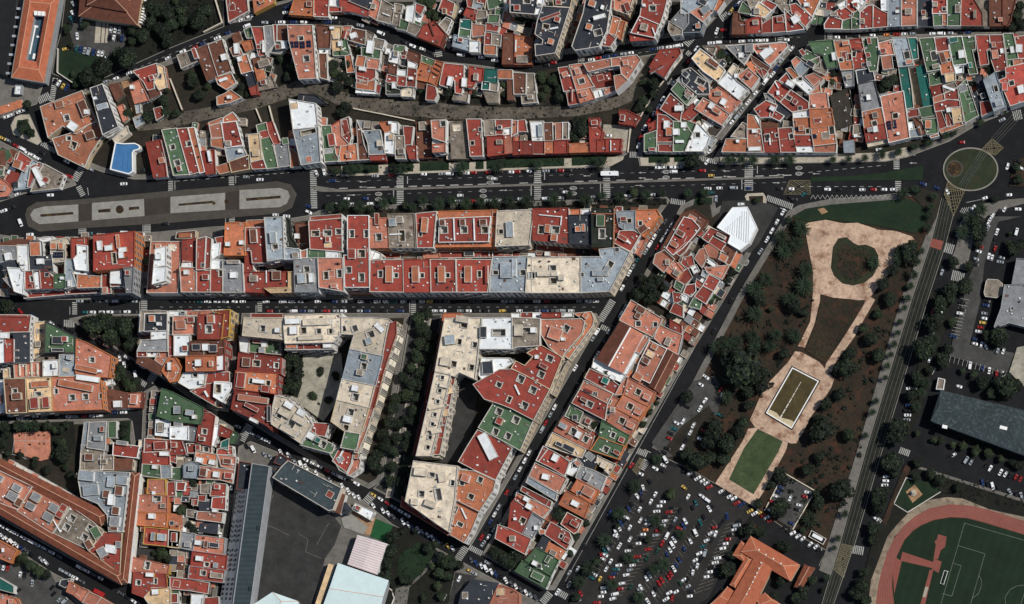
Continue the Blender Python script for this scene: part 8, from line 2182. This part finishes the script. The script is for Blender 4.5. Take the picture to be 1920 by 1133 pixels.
# row: x0 y0 x1 y1 spacing turn chance ; turn = degrees between the row and the cars
CARS = '''
@ 0 0
# lower street's north kerb|W
abs 150 565 262 565.5 17 0 .7
abs 326 565.5 478 566 16.3 0 .85
abs 500 566 764 566 16 0 .82
abs 790 566 1120 565.5 15.6 0 .84
# lower street's south kerb|W
abs 160 586 262 585 15.5 0 .85
abs 338 584 450 583.5 15.6 0 .8
abs 490 584 766 583.5 15.4 0 .9
abs 815 583.5 1110 583 16 0 .7
# right kerb of the left diagonal street|N
abs 1276 396 1232 466 15.8 0 .85
abs 1212 500 1163 594 17 0 .5
abs 1148 608 1085 740 15.5 0 .9
abs 1078 755 988 902 16 0 .85
abs 972 928 906 1022 16 0 .8
# left kerb of the left diagonal street|N
abs 1254 388 1160 546 16.2 0 .85
abs 1120 622 1062 718 15.8 0 .82
abs 1040 764 900 1014 16.5 0 .88
# slanting street's nose in row|W
abs 638 917 682 938 9.5 40 .9
abs 700 948 855 1032 10.6 32 .93
abs 884 1050 1008 1124 10.8 34 .9
abs 464 838 510 858 11.5 40 .95
abs 526 852 640 914 10.2 38 .88
# slanting street's north kerb|W
abs 446 800 660 905 15.6 0 .7
abs 700 928 770 970 15 0 .9
abs 800 1000 850 1026 16 0 .6
abs 20 575 66 598 11 20 .9
abs 100 610 140 634 12 10 .8
abs 172 632 240 672 15.5 0 .85
# salmon block's angled bays|W
abs 218 672 258 706 9.5 40 .9
# small street at the left|W
abs 6 780 240 771 15.2 0 .86
# bottom left street, north side|W
abs 4 987 190 1085 15 0 .85
# bottom left street, south side|W
abs 4 1006 95 1060 10.6 20 .85
abs 116 1070 160 1094 14 0 .9
abs 226 1112 262 1135 15 0 .8
# narrow vertical street|N
abs 432 850 412 1020 13 0 .7
@ 0 0
# lane beside the walled garden|N
tile 540 35 120 | tile 535 100 120 | tile 525 142 125 | tile 520 178 125 | tile 600 162 90 | tile 568 268 95 w | tile 560 62 120 k
# villa car park|W
tile 815 220 80 | tile 846 222 80 | tile 877 225 80 | tile 905 228 80 k | tile 805 282 80 | tile 836 282 80 | tile 867 284 80 k | tile 897 285 80 b | tile 563 360 75 | tile 594 365 75 b | tile 622 374 75 | tile 651 380 75 s | tile 688 385 75 b | tile 726 392 75 w | tile 752 396 75 w | tile 779 440 85 w | tile 480 362 10 y
# street below the walled garden|W
tile 850 578 20 w | tile 905 555 22 k | tile 944 540 22 w | tile 780 600 18 s | tile 432 612 60 w | tile 404 600 60 k | tile 462 635 60 y | tile 490 645 55 b | tile 1232 428 25 w
# triangle street at the left|W
tile 45 860 20 w | tile 85 832 20 w | tile 130 822 20 w | tile 170 812 18 w | tile 10 865 30 b | tile 115 1068 -30 R | tile 165 1092 -28 w | tile 20 1015 -25 y | tile 60 1030 -28 s
@ 0 280
tile 200 28 -28 w | tile 240 45 -28 w | tile 280 70 -28 w | tile 310 92 -28 k | tile 310 28 -22 k | tile 500 82 -25 w | tile 512 200 -20 R | tile 665 148 -28 s | tile 908 255 3 w | tile 1040 162 20 k | tile 1100 175 30 k
# roads round the plaza|W
tile 370 338 5 w | tile 130 332 20 w | tile 30 452 20 w | tile 152 540 -70 w | tile 222 626 3 w | tile 658 618 3 T | tile 1215 548 3 k | tile 90 430 30 k
@ 320 280
tile 555 204 -3 s | tile 655 224 2 w | tile 1070 178 -70 w | tile 1126 172 -80 w | tile 1188 232 0 b | tile 1012 420 -20 b | tile 1012 462 -25 w | tile 850 492 -3 w | tile 1200 405 0 w | tile 770 482 -3 w
@ 640 280
# avenue's north parking lane|W
tile 370 190 1 R | tile 605 184 1 w | tile 735 182 1 s | tile 795 181 1 w | tile 915 176 1 w | tile 970 172 1 R | tile 1075 170 1 r | tile 1160 170 1 k | tile 250 196 0 s | tile 1245 168 1 w
@ 960 280
tile 40 165 1 R | tile 125 162 1 w | tile 250 160 1 s | tile 305 158 1 k | tile 360 157 1 R | tile 415 156 1 k | tile 1020 137 1 k | tile 1060 136 1 w | tile 1110 135 1 w | tile 1178 133 1 w | tile 1235 132 1 s | tile 90 164 1 k
# avenue lanes|W
@ 640 280
tile 1120 218 0 w | tile 40 364 0 w | tile 178 362 0 b | tile 872 340 0 w
@ 960 280
tile 390 316 0 w | tile 405 193 0 k | tile 1185 166 0 w
@ 1280 280
tile 145 158 0 R | tile 210 194 0 y | tile 185 290 0 w | tile 270 286 0 w | tile 375 284 0 s | tile 485 288 0 b | tile 710 290 0 k | tile 795 292 0 w | tile 1060 295 0 w | tile 1140 296 0 k | tile 210 320 5 T | tile 890 330 30 T | tile 180 92 55 w | tile 790 358 -35 k | tile 430 405 0 w | tile 245 365 90 s | tile 820 375 20 k
@ 1600 280
tile 66 298 0 w | tile 148 296 0 R | tile 225 296 0 w | tile 292 296 0 w | tile 512 255 -15 b | tile 614 284 -25 b | tile 688 312 -60 w | tile 1130 126 75 w | tile 1140 336 5 w | tile 962 360 20 w | tile 878 432 50 w | tile 820 510 60 w | tile 765 622 70 w | tile 648 905 70 s | tile 1210 90 -30 k | tile 1225 140 -30 w
@ 1600 0
tile 795 1045 5 R | tile 1090 880 25 s | tile 190 1072 8 w
# avenue's south parking lane|W
@ 640 280
tile 70 402 0 w | tile 215 400 0 w | tile 760 385 0 k | tile 835 384 0 w | tile 870 383 0 s | tile 965 380 0 R | tile 1075 376 0 w | tile 1150 375 0 w
@ 960 280
tile 20 368 0 k | tile 70 366 0 w | tile 250 364 0 w | tile 360 358 0 w | tile 845 344 0 w | tile 1030 335 0 w | tile 600 352 0 s
# curving street|W
@ 320 0
tile 90 380 22 w | tile 235 325 22 b | tile 345 280 22 w | tile 305 298 22 k | tile 420 245 20 b | tile 560 192 20 w | tile 520 150 20 w | tile 580 125 22 w | tile 850 58 30 b | tile 905 20 28 b | tile 845 95 2 w | tile 690 168 0 s | tile 750 166 0 k | tile 815 165 0 w | tile 902 164 0 b | tile 975 164 0 w | tile 1155 165 0 b | tile 1195 106 2 w | tile 180 350 22 R | tile 1215 168 -2 k
@ 640 0
tile 25 178 -5 k | tile 140 188 -12 s | tile 292 245 -22 w | tile 460 310 -22 k | tile 522 338 -22 w | tile 595 362 -22 w | tile 655 388 -20 k | tile 878 404 -6 w | tile 1027 422 -6 w | tile 1135 436 -6 w
@ 960 0
tile 195 448 0 w | tile 255 440 5 k | tile 305 434 5 R | tile 585 440 6 w | tile 632 428 8 R | tile 692 418 8 b | tile 755 408 8 b | tile 815 398 8 s | tile 870 390 8 w | tile 1030 366 10 b | tile 1088 354 10 s | tile 1145 348 10 w | tile 1190 342 10 w | tile 1225 336 10 w
@ 1280 0
tile 208 318 3 w | tile 260 314 3 w | tile 330 310 3 k | tile 435 306 2 w | tile 495 302 2 s | tile 550 300 2 w | tile 602 298 2 w | tile 250 230 70 w | tile 300 222 5 R | tile 760 294 0 w | tile 1130 276 0 w | tile 1180 274 0 k
# top right street|W
@ 1600 0
tile 25 268 0 k | tile 140 262 0 w | tile 245 258 0 o | tile 318 254 0 R | tile 374 252 0 w | tile 436 250 0 s | tile 582 250 0 w | tile 645 248 0 w | tile 710 246 0 s | tile 785 243 0 k | tile 842 240 0 b
# upper diagonal street|N
@ 960 0
tile 1185 610 55 w | tile 1105 730 55 w | tile 1074 785 55 w | tile 1040 835 55 w | tile 1005 888 55 R | tile 970 938 55 w | tile 940 1010 62 R | tile 926 1070 70 w
@ 1280 0
tile 100 362 55 w | tile 45 450 55 r | tile 410 30 50 w | tile 360 78 50 y | tile 345 102 50 s | tile 385 55 50 b | tile 430 8 50 s
# third diagonal street|N
tile 1020 92 50 w | tile 1062 62 50 s | tile 800 358 52 w | tile 722 450 50 s | tile 685 500 50 b | tile 645 548 50 w | tile 606 600 50 w | tile 575 640 50 k | tile 532 688 50 w | tile 480 752 50 w | tile 440 800 50 s | tile 400 855 50 s | tile 358 902 50 w | tile 200 1095 50 w | tile 265 1045 50 k | tile 1090 20 50 k
@ 640 0
# side streets at the top|N
tile 878 82 60 w | tile 840 150 62 k | tile 815 215 65 k | tile 798 285 65 w | tile 305 515 85 R | tile 1232 110 70 k
@ 960 0
tile 440 165 62 w | tile 415 240 62 R | tile 392 330 62 r | tile 420 200 62 k | tile 850 235 60 w | tile 460 110 62 s | tile 880 110 60 k
# straight diagonal street|N
@ 1280 280
tile 735 462 62 w | tile 690 535 60 w | tile 655 598 60 w | tile 620 662 60 w | tile 570 750 55 s | tile 355 1110 60 k | tile 785 555 30 k
@ 1280 560
tile 352 30 62 k | tile 228 240 60 k
@ 960 843
tile 875 120 55 r | tile 780 220 60 k | tile 720 462 58 b | tile 530 712 55 k | tile 484 875 58 w | tile 420 905 55 s | tile 335 1045 55 w | tile 945 180 -25 w
# walled car park in the park|W
@ 1280 843
tile 740 256 -28 k | tile 718 282 -25 b | tile 705 312 -25 b | tile 684 344 -25 w | tile 656 384 -20 R | tile 640 446 -30 w | tile 918 316 -12 w | tile 895 346 -15 R | tile 855 410 -15 w | tile 840 442 -15 k | tile 788 358 70 w | tile 798 542 -25 b | tile 700 300 -25 k
# road below the park lawn|W
tile 52 176 30 w | tile 85 195 30 k | tile 112 212 30 w | tile 145 232 30 w | tile 176 248 30 w | tile 196 278 25 R | tile 285 308 30 w | tile 315 328 30 k | tile 346 346 30 w | tile 376 360 30 w | tile 398 394 25 R | tile 434 406 30 b | tile 496 452 30 y | tile 528 470 30 w | tile 574 462 20 y | tile 590 484 25 R | tile 615 500 30 w | tile 642 522 20 R | tile 538 566 -25 r | tile 745 572 25 k | tile 778 594 30 k | tile 806 614 30 w | tile 845 636 40 w | tile 880 655 40 w | tile 934 696 45 w | tile 978 712 40 w | tile 1000 736 10 k | tile 20 160 20 k
# park edge car park|N
@ 1280 560
tile 172 576 -35 w | tile 134 632 -30 w | tile 284 664 40 R | tile 288 712 60 s | tile 164 750 55 w | tile 128 808 60 w | tile 32 792 -28 k | tile 272 852 -20 T | tile 80 930 60 w | tile 58 982 60 w | tile 158 970 -25 R | tile 130 1030 -30 w | tile 30 1040 60 k | tile 5 900 60 w | tile 0 1090 60 w | tile 150 1075 -60 s
@ 960 560
tile 1236 886 -25 k | tile 1205 912 -28 w | tile 1190 955 -25 T | tile 1168 990 -25 k | tile 1155 1025 -25 R | tile 1140 1100 -20 k | tile 1240 1100 70 w
@ 960 843
tile 1050 140 -28 w | tile 1100 155 -28 k | tile 1015 240 -60 k | tile 1225 42 55 k | tile 1125 75 -60 w | tile 1110 120 -30 w | tile 1115 22 -30 k | tile 1145 5 -30 k
# tram road parking|N
@ 1600 560
tile 580 98 70 R | tile 628 106 0 w | tile 572 262 5 k | tile 412 660 0 w | tile 442 662 0 k | tile 405 784 0 b | tile 396 822 0 k | tile 398 856 0 w | tile 392 890 0 s | tile 560 450 60 w
@ 1600 843
tile 240 200 0 w | tile 236 230 0 w | tile 230 262 0 w | tile 165 508 -35 w
# right hand car park|N
@ 1600 280
tile 1022 486 60 w | tile 1005 512 60 w | tile 990 540 60 w | tile 985 580 60 s | tile 1052 606 70 w | tile 1072 616 70 w | tile 1035 665 70 k | tile 1038 730 70 R | tile 928 716 -15 R | tile 918 750 -15 w | tile 900 806 -15 s | tile 992 786 75 w | tile 1016 796 75 w | tile 1195 606 75 w | tile 895 846 -15 k | tile 1088 795 -10 s | tile 1076 826 -10 s | tile 1108 440 60 w | tile 1205 440 0 w | tile 1065 460 60 k
@ 1600 560
tile 972 50 -10 b | tile 960 110 -10 s | tile 958 146 -10 w | tile 948 178 -10 y | tile 932 212 -10 R | tile 915 242 -10 w | tile 890 298 -10 b | tile 890 332 -12 w | tile 938 340 75 w | tile 970 350 -60 s | tile 1056 388 70 s | tile 1098 388 70 w | tile 782 112 -12 w | tile 800 32 -12 k | tile 800 85 -12 k | tile 734 278 -15 b | tile 855 492 82 w | tile 945 510 80 b | tile 996 528 80 w | tile 1050 552 80 R | tile 1100 556 80 w | tile 775 645 -15 w | tile 978 20 -10 k
@ 1600 843
# car park road above the stadium|W
tile 735 40 30 w | tile 710 52 30 k | tile 826 78 60 s | tile 862 94 60 s | tile 968 128 60 k | tile 1002 140 60 w | tile 1078 168 60 w | tile 1114 182 60 w | tile 1150 190 60 k | tile 1190 204 60 R | tile 1225 215 60 r | tile 946 240 -75 b | tile 985 256 -75 k | tile 1020 268 -75 w | tile 1062 282 -75 k | tile 1146 310 -60 s | tile 1192 328 -75 k | tile 1230 338 -75 s
# bottom left car park|W
@ 0 843
tile 30 865 75 w | tile 62 868 75 R | tile 152 918 80 w | tile 185 926 80 k | tile 240 980 85 s | tile 130 1030 30 k | tile 440 1100 45 s | tile 478 1110 45 s | tile 388 1010 45 k | tile 395 1060 45 k
# school garden drive|W
@ 640 843
tile 940 888 -25 y | tile 972 906 -25 s | tile 866 946 65 w | tile 912 990 60 k | tile 756 1082 60 w | tile 1070 830 -35 s | tile 112 250 -30 w | tile 362 430 -30 s | tile 1040 690 55 s | tile 1058 672 55 s
@ 960 0
tile 130 655 -80 w | tile 710 996 0 w
# big car park, first row|N
@ 960 843
tile 962 282 -75 w | tile 920 345 -60 w | tile 945 318 -60 b | tile 948 365 -60 k | tile 880 405 -60 k | tile 858 435 -60 b | tile 824 522 -60 k | tile 800 540 -60 b | tile 785 575 -60 w | tile 762 608 -65 w | tile 705 722 -60 s | tile 683 745 -60 T | tile 658 778 -60 R | tile 645 805 -60 k | tile 630 845 -60 k | tile 505 1055 -60 R | tile 490 1090 -60 w | tile 728 690 -60 k
abs 1196 935 1110 1085 8.2 90 .75
# big car park, cars in the lane|N
tile 1050 332 62 w | tile 1018 385 62 w | tile 936 442 62 w | tile 942 520 60 w | tile 864 575 62 w | tile 866 658 62 w | tile 788 708 60 w | tile 724 822 60 w | tile 692 876 62 w | tile 646 950 65 y
# big car park, second row|N
tile 1105 385 5 w | tile 1080 416 5 w | tile 1062 455 5 w | tile 1000 518 5 s | tile 992 548 5 w | tile 978 590 3 o | tile 960 624 5 w | tile 946 655 5 k | tile 926 690 5 w | tile 868 710 5 k | tile 850 744 5 w | tile 782 850 8 w | tile 765 880 5 T | tile 752 912 5 b | tile 732 940 5 r | tile 680 1015 5 s | tile 672 1046 5 w | tile 652 1078 5 w | tile 626 1122 3 R
# big car park, third row|N
tile 1172 428 8 k | tile 1152 460 8 R | tile 1130 495 8 k | tile 1122 524 8 w | tile 1104 558 8 s | tile 1070 596 5 R | tile 1056 630 5 s | tile 1000 733 8 R | tile 920 786 5 R | tile 905 820 8 G | tile 885 850 10 w | tile 865 884 10 s | tile 840 920 10 w | tile 808 982 8 w | tile 795 1022 10 R | tile 756 1060 12 w | tile 740 1094 15 w
# big car park, queue lane|N
tile 1232 450 62 k | tile 1196 516 60 s | tile 1168 570 58 k | tile 1136 634 62 w | tile 1102 690 64 R | tile 1066 745 62 G | tile 990 796 68 G | tile 872 1004 62 G
# big car park, fourth row|N
tile 1226 580 -20 R | tile 1242 560 -60 b | tile 1190 662 -60 w | tile 1176 700 -60 w | tile 1158 736 -60 w | tile 1138 768 -60 b | tile 1008 920 -60 s | tile 986 945 -60 w | tile 946 1012 -60 w | tile 930 1035 -60 s | tile 1072 870 -60 s
# big car park, fifth row|N
tile 1228 808 -60 b | tile 1206 850 -60 b | tile 1188 876 -60 w | tile 1166 912 -60 R | tile 1150 936 -60 R | tile 1100 956 -60 R | tile 1080 982 -60 R | tile 1056 1020 -60 k | tile 1038 1058 -60 w | tile 996 1112 -60 w
# big car park, sixth row|N
tile 1202 1045 30 w | tile 1152 1052 30 w | tile 1176 1088 80 R | tile 1130 1098 30 w | tile 1235 980 -60 G
@ 1280 843
# big car park, eastern rows|N
tile 40 350 62 w | tile 12 280 -40 y | tile 98 390 -70 T | tile 76 425 -70 k | tile 138 340 -30 w | tile 178 370 -35 w | tile 196 436 -60 w | tile 214 412 -50 k | tile 132 536 -65 T | tile 118 575 -60 k | tile 160 498 -60 k | tile 20 525 -60 w | tile 8 560 -60 b | tile 96 612 -65 w | tile 58 672 -62 w | tile 12 728 -60 b | tile 236 572 15 R | tile 208 614 30 w | tile 242 620 70 w | tile 178 668 25 w | tile 216 660 60 k | tile 152 710 20 T | tile 122 764 25 w | tile 164 760 75 s | tile 92 814 30 w | tile 134 806 60 k | tile 108 856 75 w | tile 76 904 80 w | tile 40 950 60 k | tile 8 958 30 w | tile 328 490 -80 b | tile 302 524 60 k
tile 418 525 10 k | tile 398 558 10 s | tile 376 590 12 w | tile 350 626 12 k | tile 332 658 5 R | tile 314 692 10 w | tile 294 726 12 w | tile 258 796 10 w | tile 240 830 10 w | tile 216 866 15 k | tile 200 898 10 w | tile 174 934 10 w | tile 68 1040 8 k | tile 52 1076 8 w | tile 40 1005 30 s | tile 270 560 60 k
'''
CC = {'w': 'white', 's': 'silver', 'g': 'grey', 'k': 'black', 'R': 'red', 'r': 'red', 'b': 'blue', 'T': 'teal', 'y': 'yellow', 'G': 'green', 'o': 'orange'}
rng = random.Random(11)
CL = []; ox = oy = 0; row = None
def rcol(): return rng.choices(['white', 'silver', 'grey', 'black', 'red', 'blue', 'teal', 'yellow'], [42, 19, 9, 16, 6, 6, 1.5, 1.0])[0]
for ln in CARS.strip().split('\n'):
    ln = ln.strip()
    if not ln: continue
    if ln[0] == '@': ox, oy = map(float, ln[1:].split()); continue
    if ln[0] == '#': a, b_ = ln[1:].split('|'); row = (a.strip(), b_.strip()); continue
    if ln.startswith('abs'):
        f = ln.split(); x0, y0, x1, y1, sp, turn, ch = map(float, f[1:8]); L = math.hypot(x1 - x0, y1 - y0); n = int(L / sp); base_a = math.degrees(math.atan2(-(y1 - y0), x1 - x0))
        for k in range(n + 1):
            if rng.random() > ch: continue
            t = (k * sp + rng.uniform(-1, 1) * (1.0 if turn else 1.4)) / L
            CL.append(dict(p=(x0 + (x1 - x0) * t, y0 + (y1 - y0) * t), a=base_a - turn + rng.uniform(-2.5, 2.5) + (180 if rng.random() < 0.3 else 0), col=rcol(), row=row, t=0))
    else:
        for q in ln.split('|'):
            f = q.split(); CL.append(dict(p=(ox + float(f[1]) * .256, oy + float(f[2]) * .256), a=float(f[3]) + (180 if rng.random() < .4 else 0), col=CC[f[4]] if len(f) > 4 else rcol(), row=row, t=1))
seen = []; keep = []
for c in CL:
    x, y = at(*c['p']); 
    if any(abs(x - u) < 1.6 and abs(y - v) < 1.6 for u, v in seen): continue
    if not (-6 < c['p'][0] < 1926 and -6 < c['p'][1] < 1139): continue
    def clear(x, y): return not any(blocked(x + u, y + v, -1, 0) > 0 for u, v in ((0, 0), (.9, 0), (-.9, 0), (0, .9), (0, -.9)))
    if not clear(x, y):
        hit = next(((x + r * math.cos(k * .785), y + r * math.sin(k * .785)) for r in (1, 2, 3) for k in range(8) if clear(x + r * math.cos(k * .785), y + r * math.sin(k * .785))), None)
        if hit is None: continue
        x, y = hit
        if any(abs(x - u) < 1.9 and abs(y - v) < 1.9 for u, v in seen): continue
    seen.append((x, y)); c['c'] = (x, y); c['z'] = gz(x, y) + 0.012; c['kind'] = rng.choices(['hatchback', 'saloon', 'estate', 'van'], [50, 20, 22, 8 if c['col'] in ('white', 'silver') else 0])[0]; keep.append(c)
CL = keep
prio = [c for c in CL if 'big car park' not in c['row'][0]]
rng.shuffle(prio)
prio.sort(key=lambda c: -c['t'])
single = prio[:298]; sid = {id(c) for c in single}
ords = label_rows(single, lambda c: (c['row'], c['col'], c['kind']), lambda c: c['row'][1], lambda c: c['c'])
first = True
for c in single:
    me, mg = car_mesh(c['kind'], c['col'])
    o = bpy.data.objects.new('parked_' + c['kind'] if 'lane' not in c['row'][0] else c['kind'], me); COL.objects.link(o); o.location = (*c['c'], c['z']); o.rotation_euler = (0, 0, math.radians(c['a']))
    w = bpy.data.objects.new('windows', mg); COL.objects.link(w); w.parent = o
    n, tot = ords[id(c)]; ph, ax = c['row']; end = {'W': 'west', 'N': 'north'}[ax]; kw = f"{c['col']} {c['kind']}"
    lab = f'the only {kw} in the {ph}' if tot == 1 else f'last {kw} from the {end}, {ph}' if n == tot else f'{ORD[n]} {kw} from the {end}, {ph}'
    tag(o, lab, 'van' if c['kind'] == 'van' else 'car', 'cars of the ' + ph)
mb = MB(); mk = {'lamp': LAMP, 'tail': TAIL, 'tyre': TYRE}
for c in CL:
    if id(c) in sid: continue
    a = math.radians(c['a']); ca, sa = math.cos(a), math.sin(a); X, Y = c['c']
    f_ = lambda v: (X + v[0] * ca - v[1] * sa, Y + v[0] * sa + v[1] * ca, c['z'] + v[2])
    for k, f in CF[c['kind']][0]: mb.face([f_(v) for v in f], mk.get(k) or PM[c['col']])
    for f in CF[c['kind']][1]: mb.face([f_(v) for v in f], CARGLASS)
o = mb.build('parked_cars'); tag(o, 'the many other parked cars of the big car park and the side streets', 'cars', kind='stuff')
print('cars', len(CL), 'single', len(single))
# bus, red van, white trailer
def coach(name, p, ang, L, W, H, m, label, cat, wins=True):
    x, y = at(*p); z = gz(x, y) + 0.012; o = empty(name, (x, y, z)); tag(o, label, cat); o.rotation_euler = (0, 0, math.radians(ang))
    mb = MB(); q = [(-L / 2, -W / 2 + .15), (-L / 2 + .2, -W / 2), (L / 2 - .35, -W / 2), (L / 2, -W / 2 + .35), (L / 2, W / 2 - .35), (L / 2 - .35, W / 2), (-L / 2 + .2, W / 2), (-L / 2, W / 2 - .15)]
    mb.prism(q, 0.35, H, m, bottom=True); mb.build('body', o)
    if wins:
        for s_ in (-1, 1):
            mb = MB()
            for k in range(int(L / 1.5)): mb.box((-L / 2 + 0.9 + k * 1.5, s_ * (W / 2 + 0.01), H * 0.66), (1.3, 0.06, H * 0.28), CARGLASS)
            mb.build('window_band', o)
        mb = MB(); mb.box((L / 2 + 0.01, 0, H * 0.62), (0.08, W * 0.8, H * 0.36), CARGLASS); mb.build('windscreen', o)
        mb = MB(); mb.prism(rect(-0.3, 0, 0.7, 0.9), H, H + 0.14, M_METAL, mat('hatch_grey', (70, 76, 80))); mb.build('roof_hatch', o)
    for sx in (-L * 0.32, L * 0.32):
        for s_ in (-1, 1):
            mb = MB(); p8 = [(sx + .45 * math.cos(k * math.pi / 5), .45 + .45 * math.sin(k * math.pi / 5)) for k in range(10)]
            y0, y1 = s_ * (W / 2 - .3), s_ * (W / 2 + 0.02)
            mb.face([(a, y1, b) for a, b in p8], TYRE)
            for k in range(10): a, b = p8[k], p8[(k + 1) % 10]; mb.face([(a[0], y0, a[1]), (b[0], y0, b[1]), (b[0], y1, b[1]), (a[0], y1, a[1])], TYRE)
            mb.build('wheel', o)
coach('city_bus', (1144, 327), 180, 9.8, 2.5, 2.9, PM['white'], 'long white bus crossing the zebra stripes on the avenue', 'bus')
coach('delivery_truck', (188, 1112), -28, 6.4, 2.3, 2.7, PM['red'], 'bright red delivery truck at the crossing, bottom left', 'truck')
coach('white_trailer', (1533.5, 1008), -28, 6.2, 1.9, 2.2, PM['white'], 'long white trailer inside the dark pen by the tram', 'trailer', False)
coach('white_van', (1141.5 - 1000 + 60, 1094), -28, 4.6, 1.9, 2.1, PM['white'], 'white box van parked just behind the red truck', 'van') if False else None
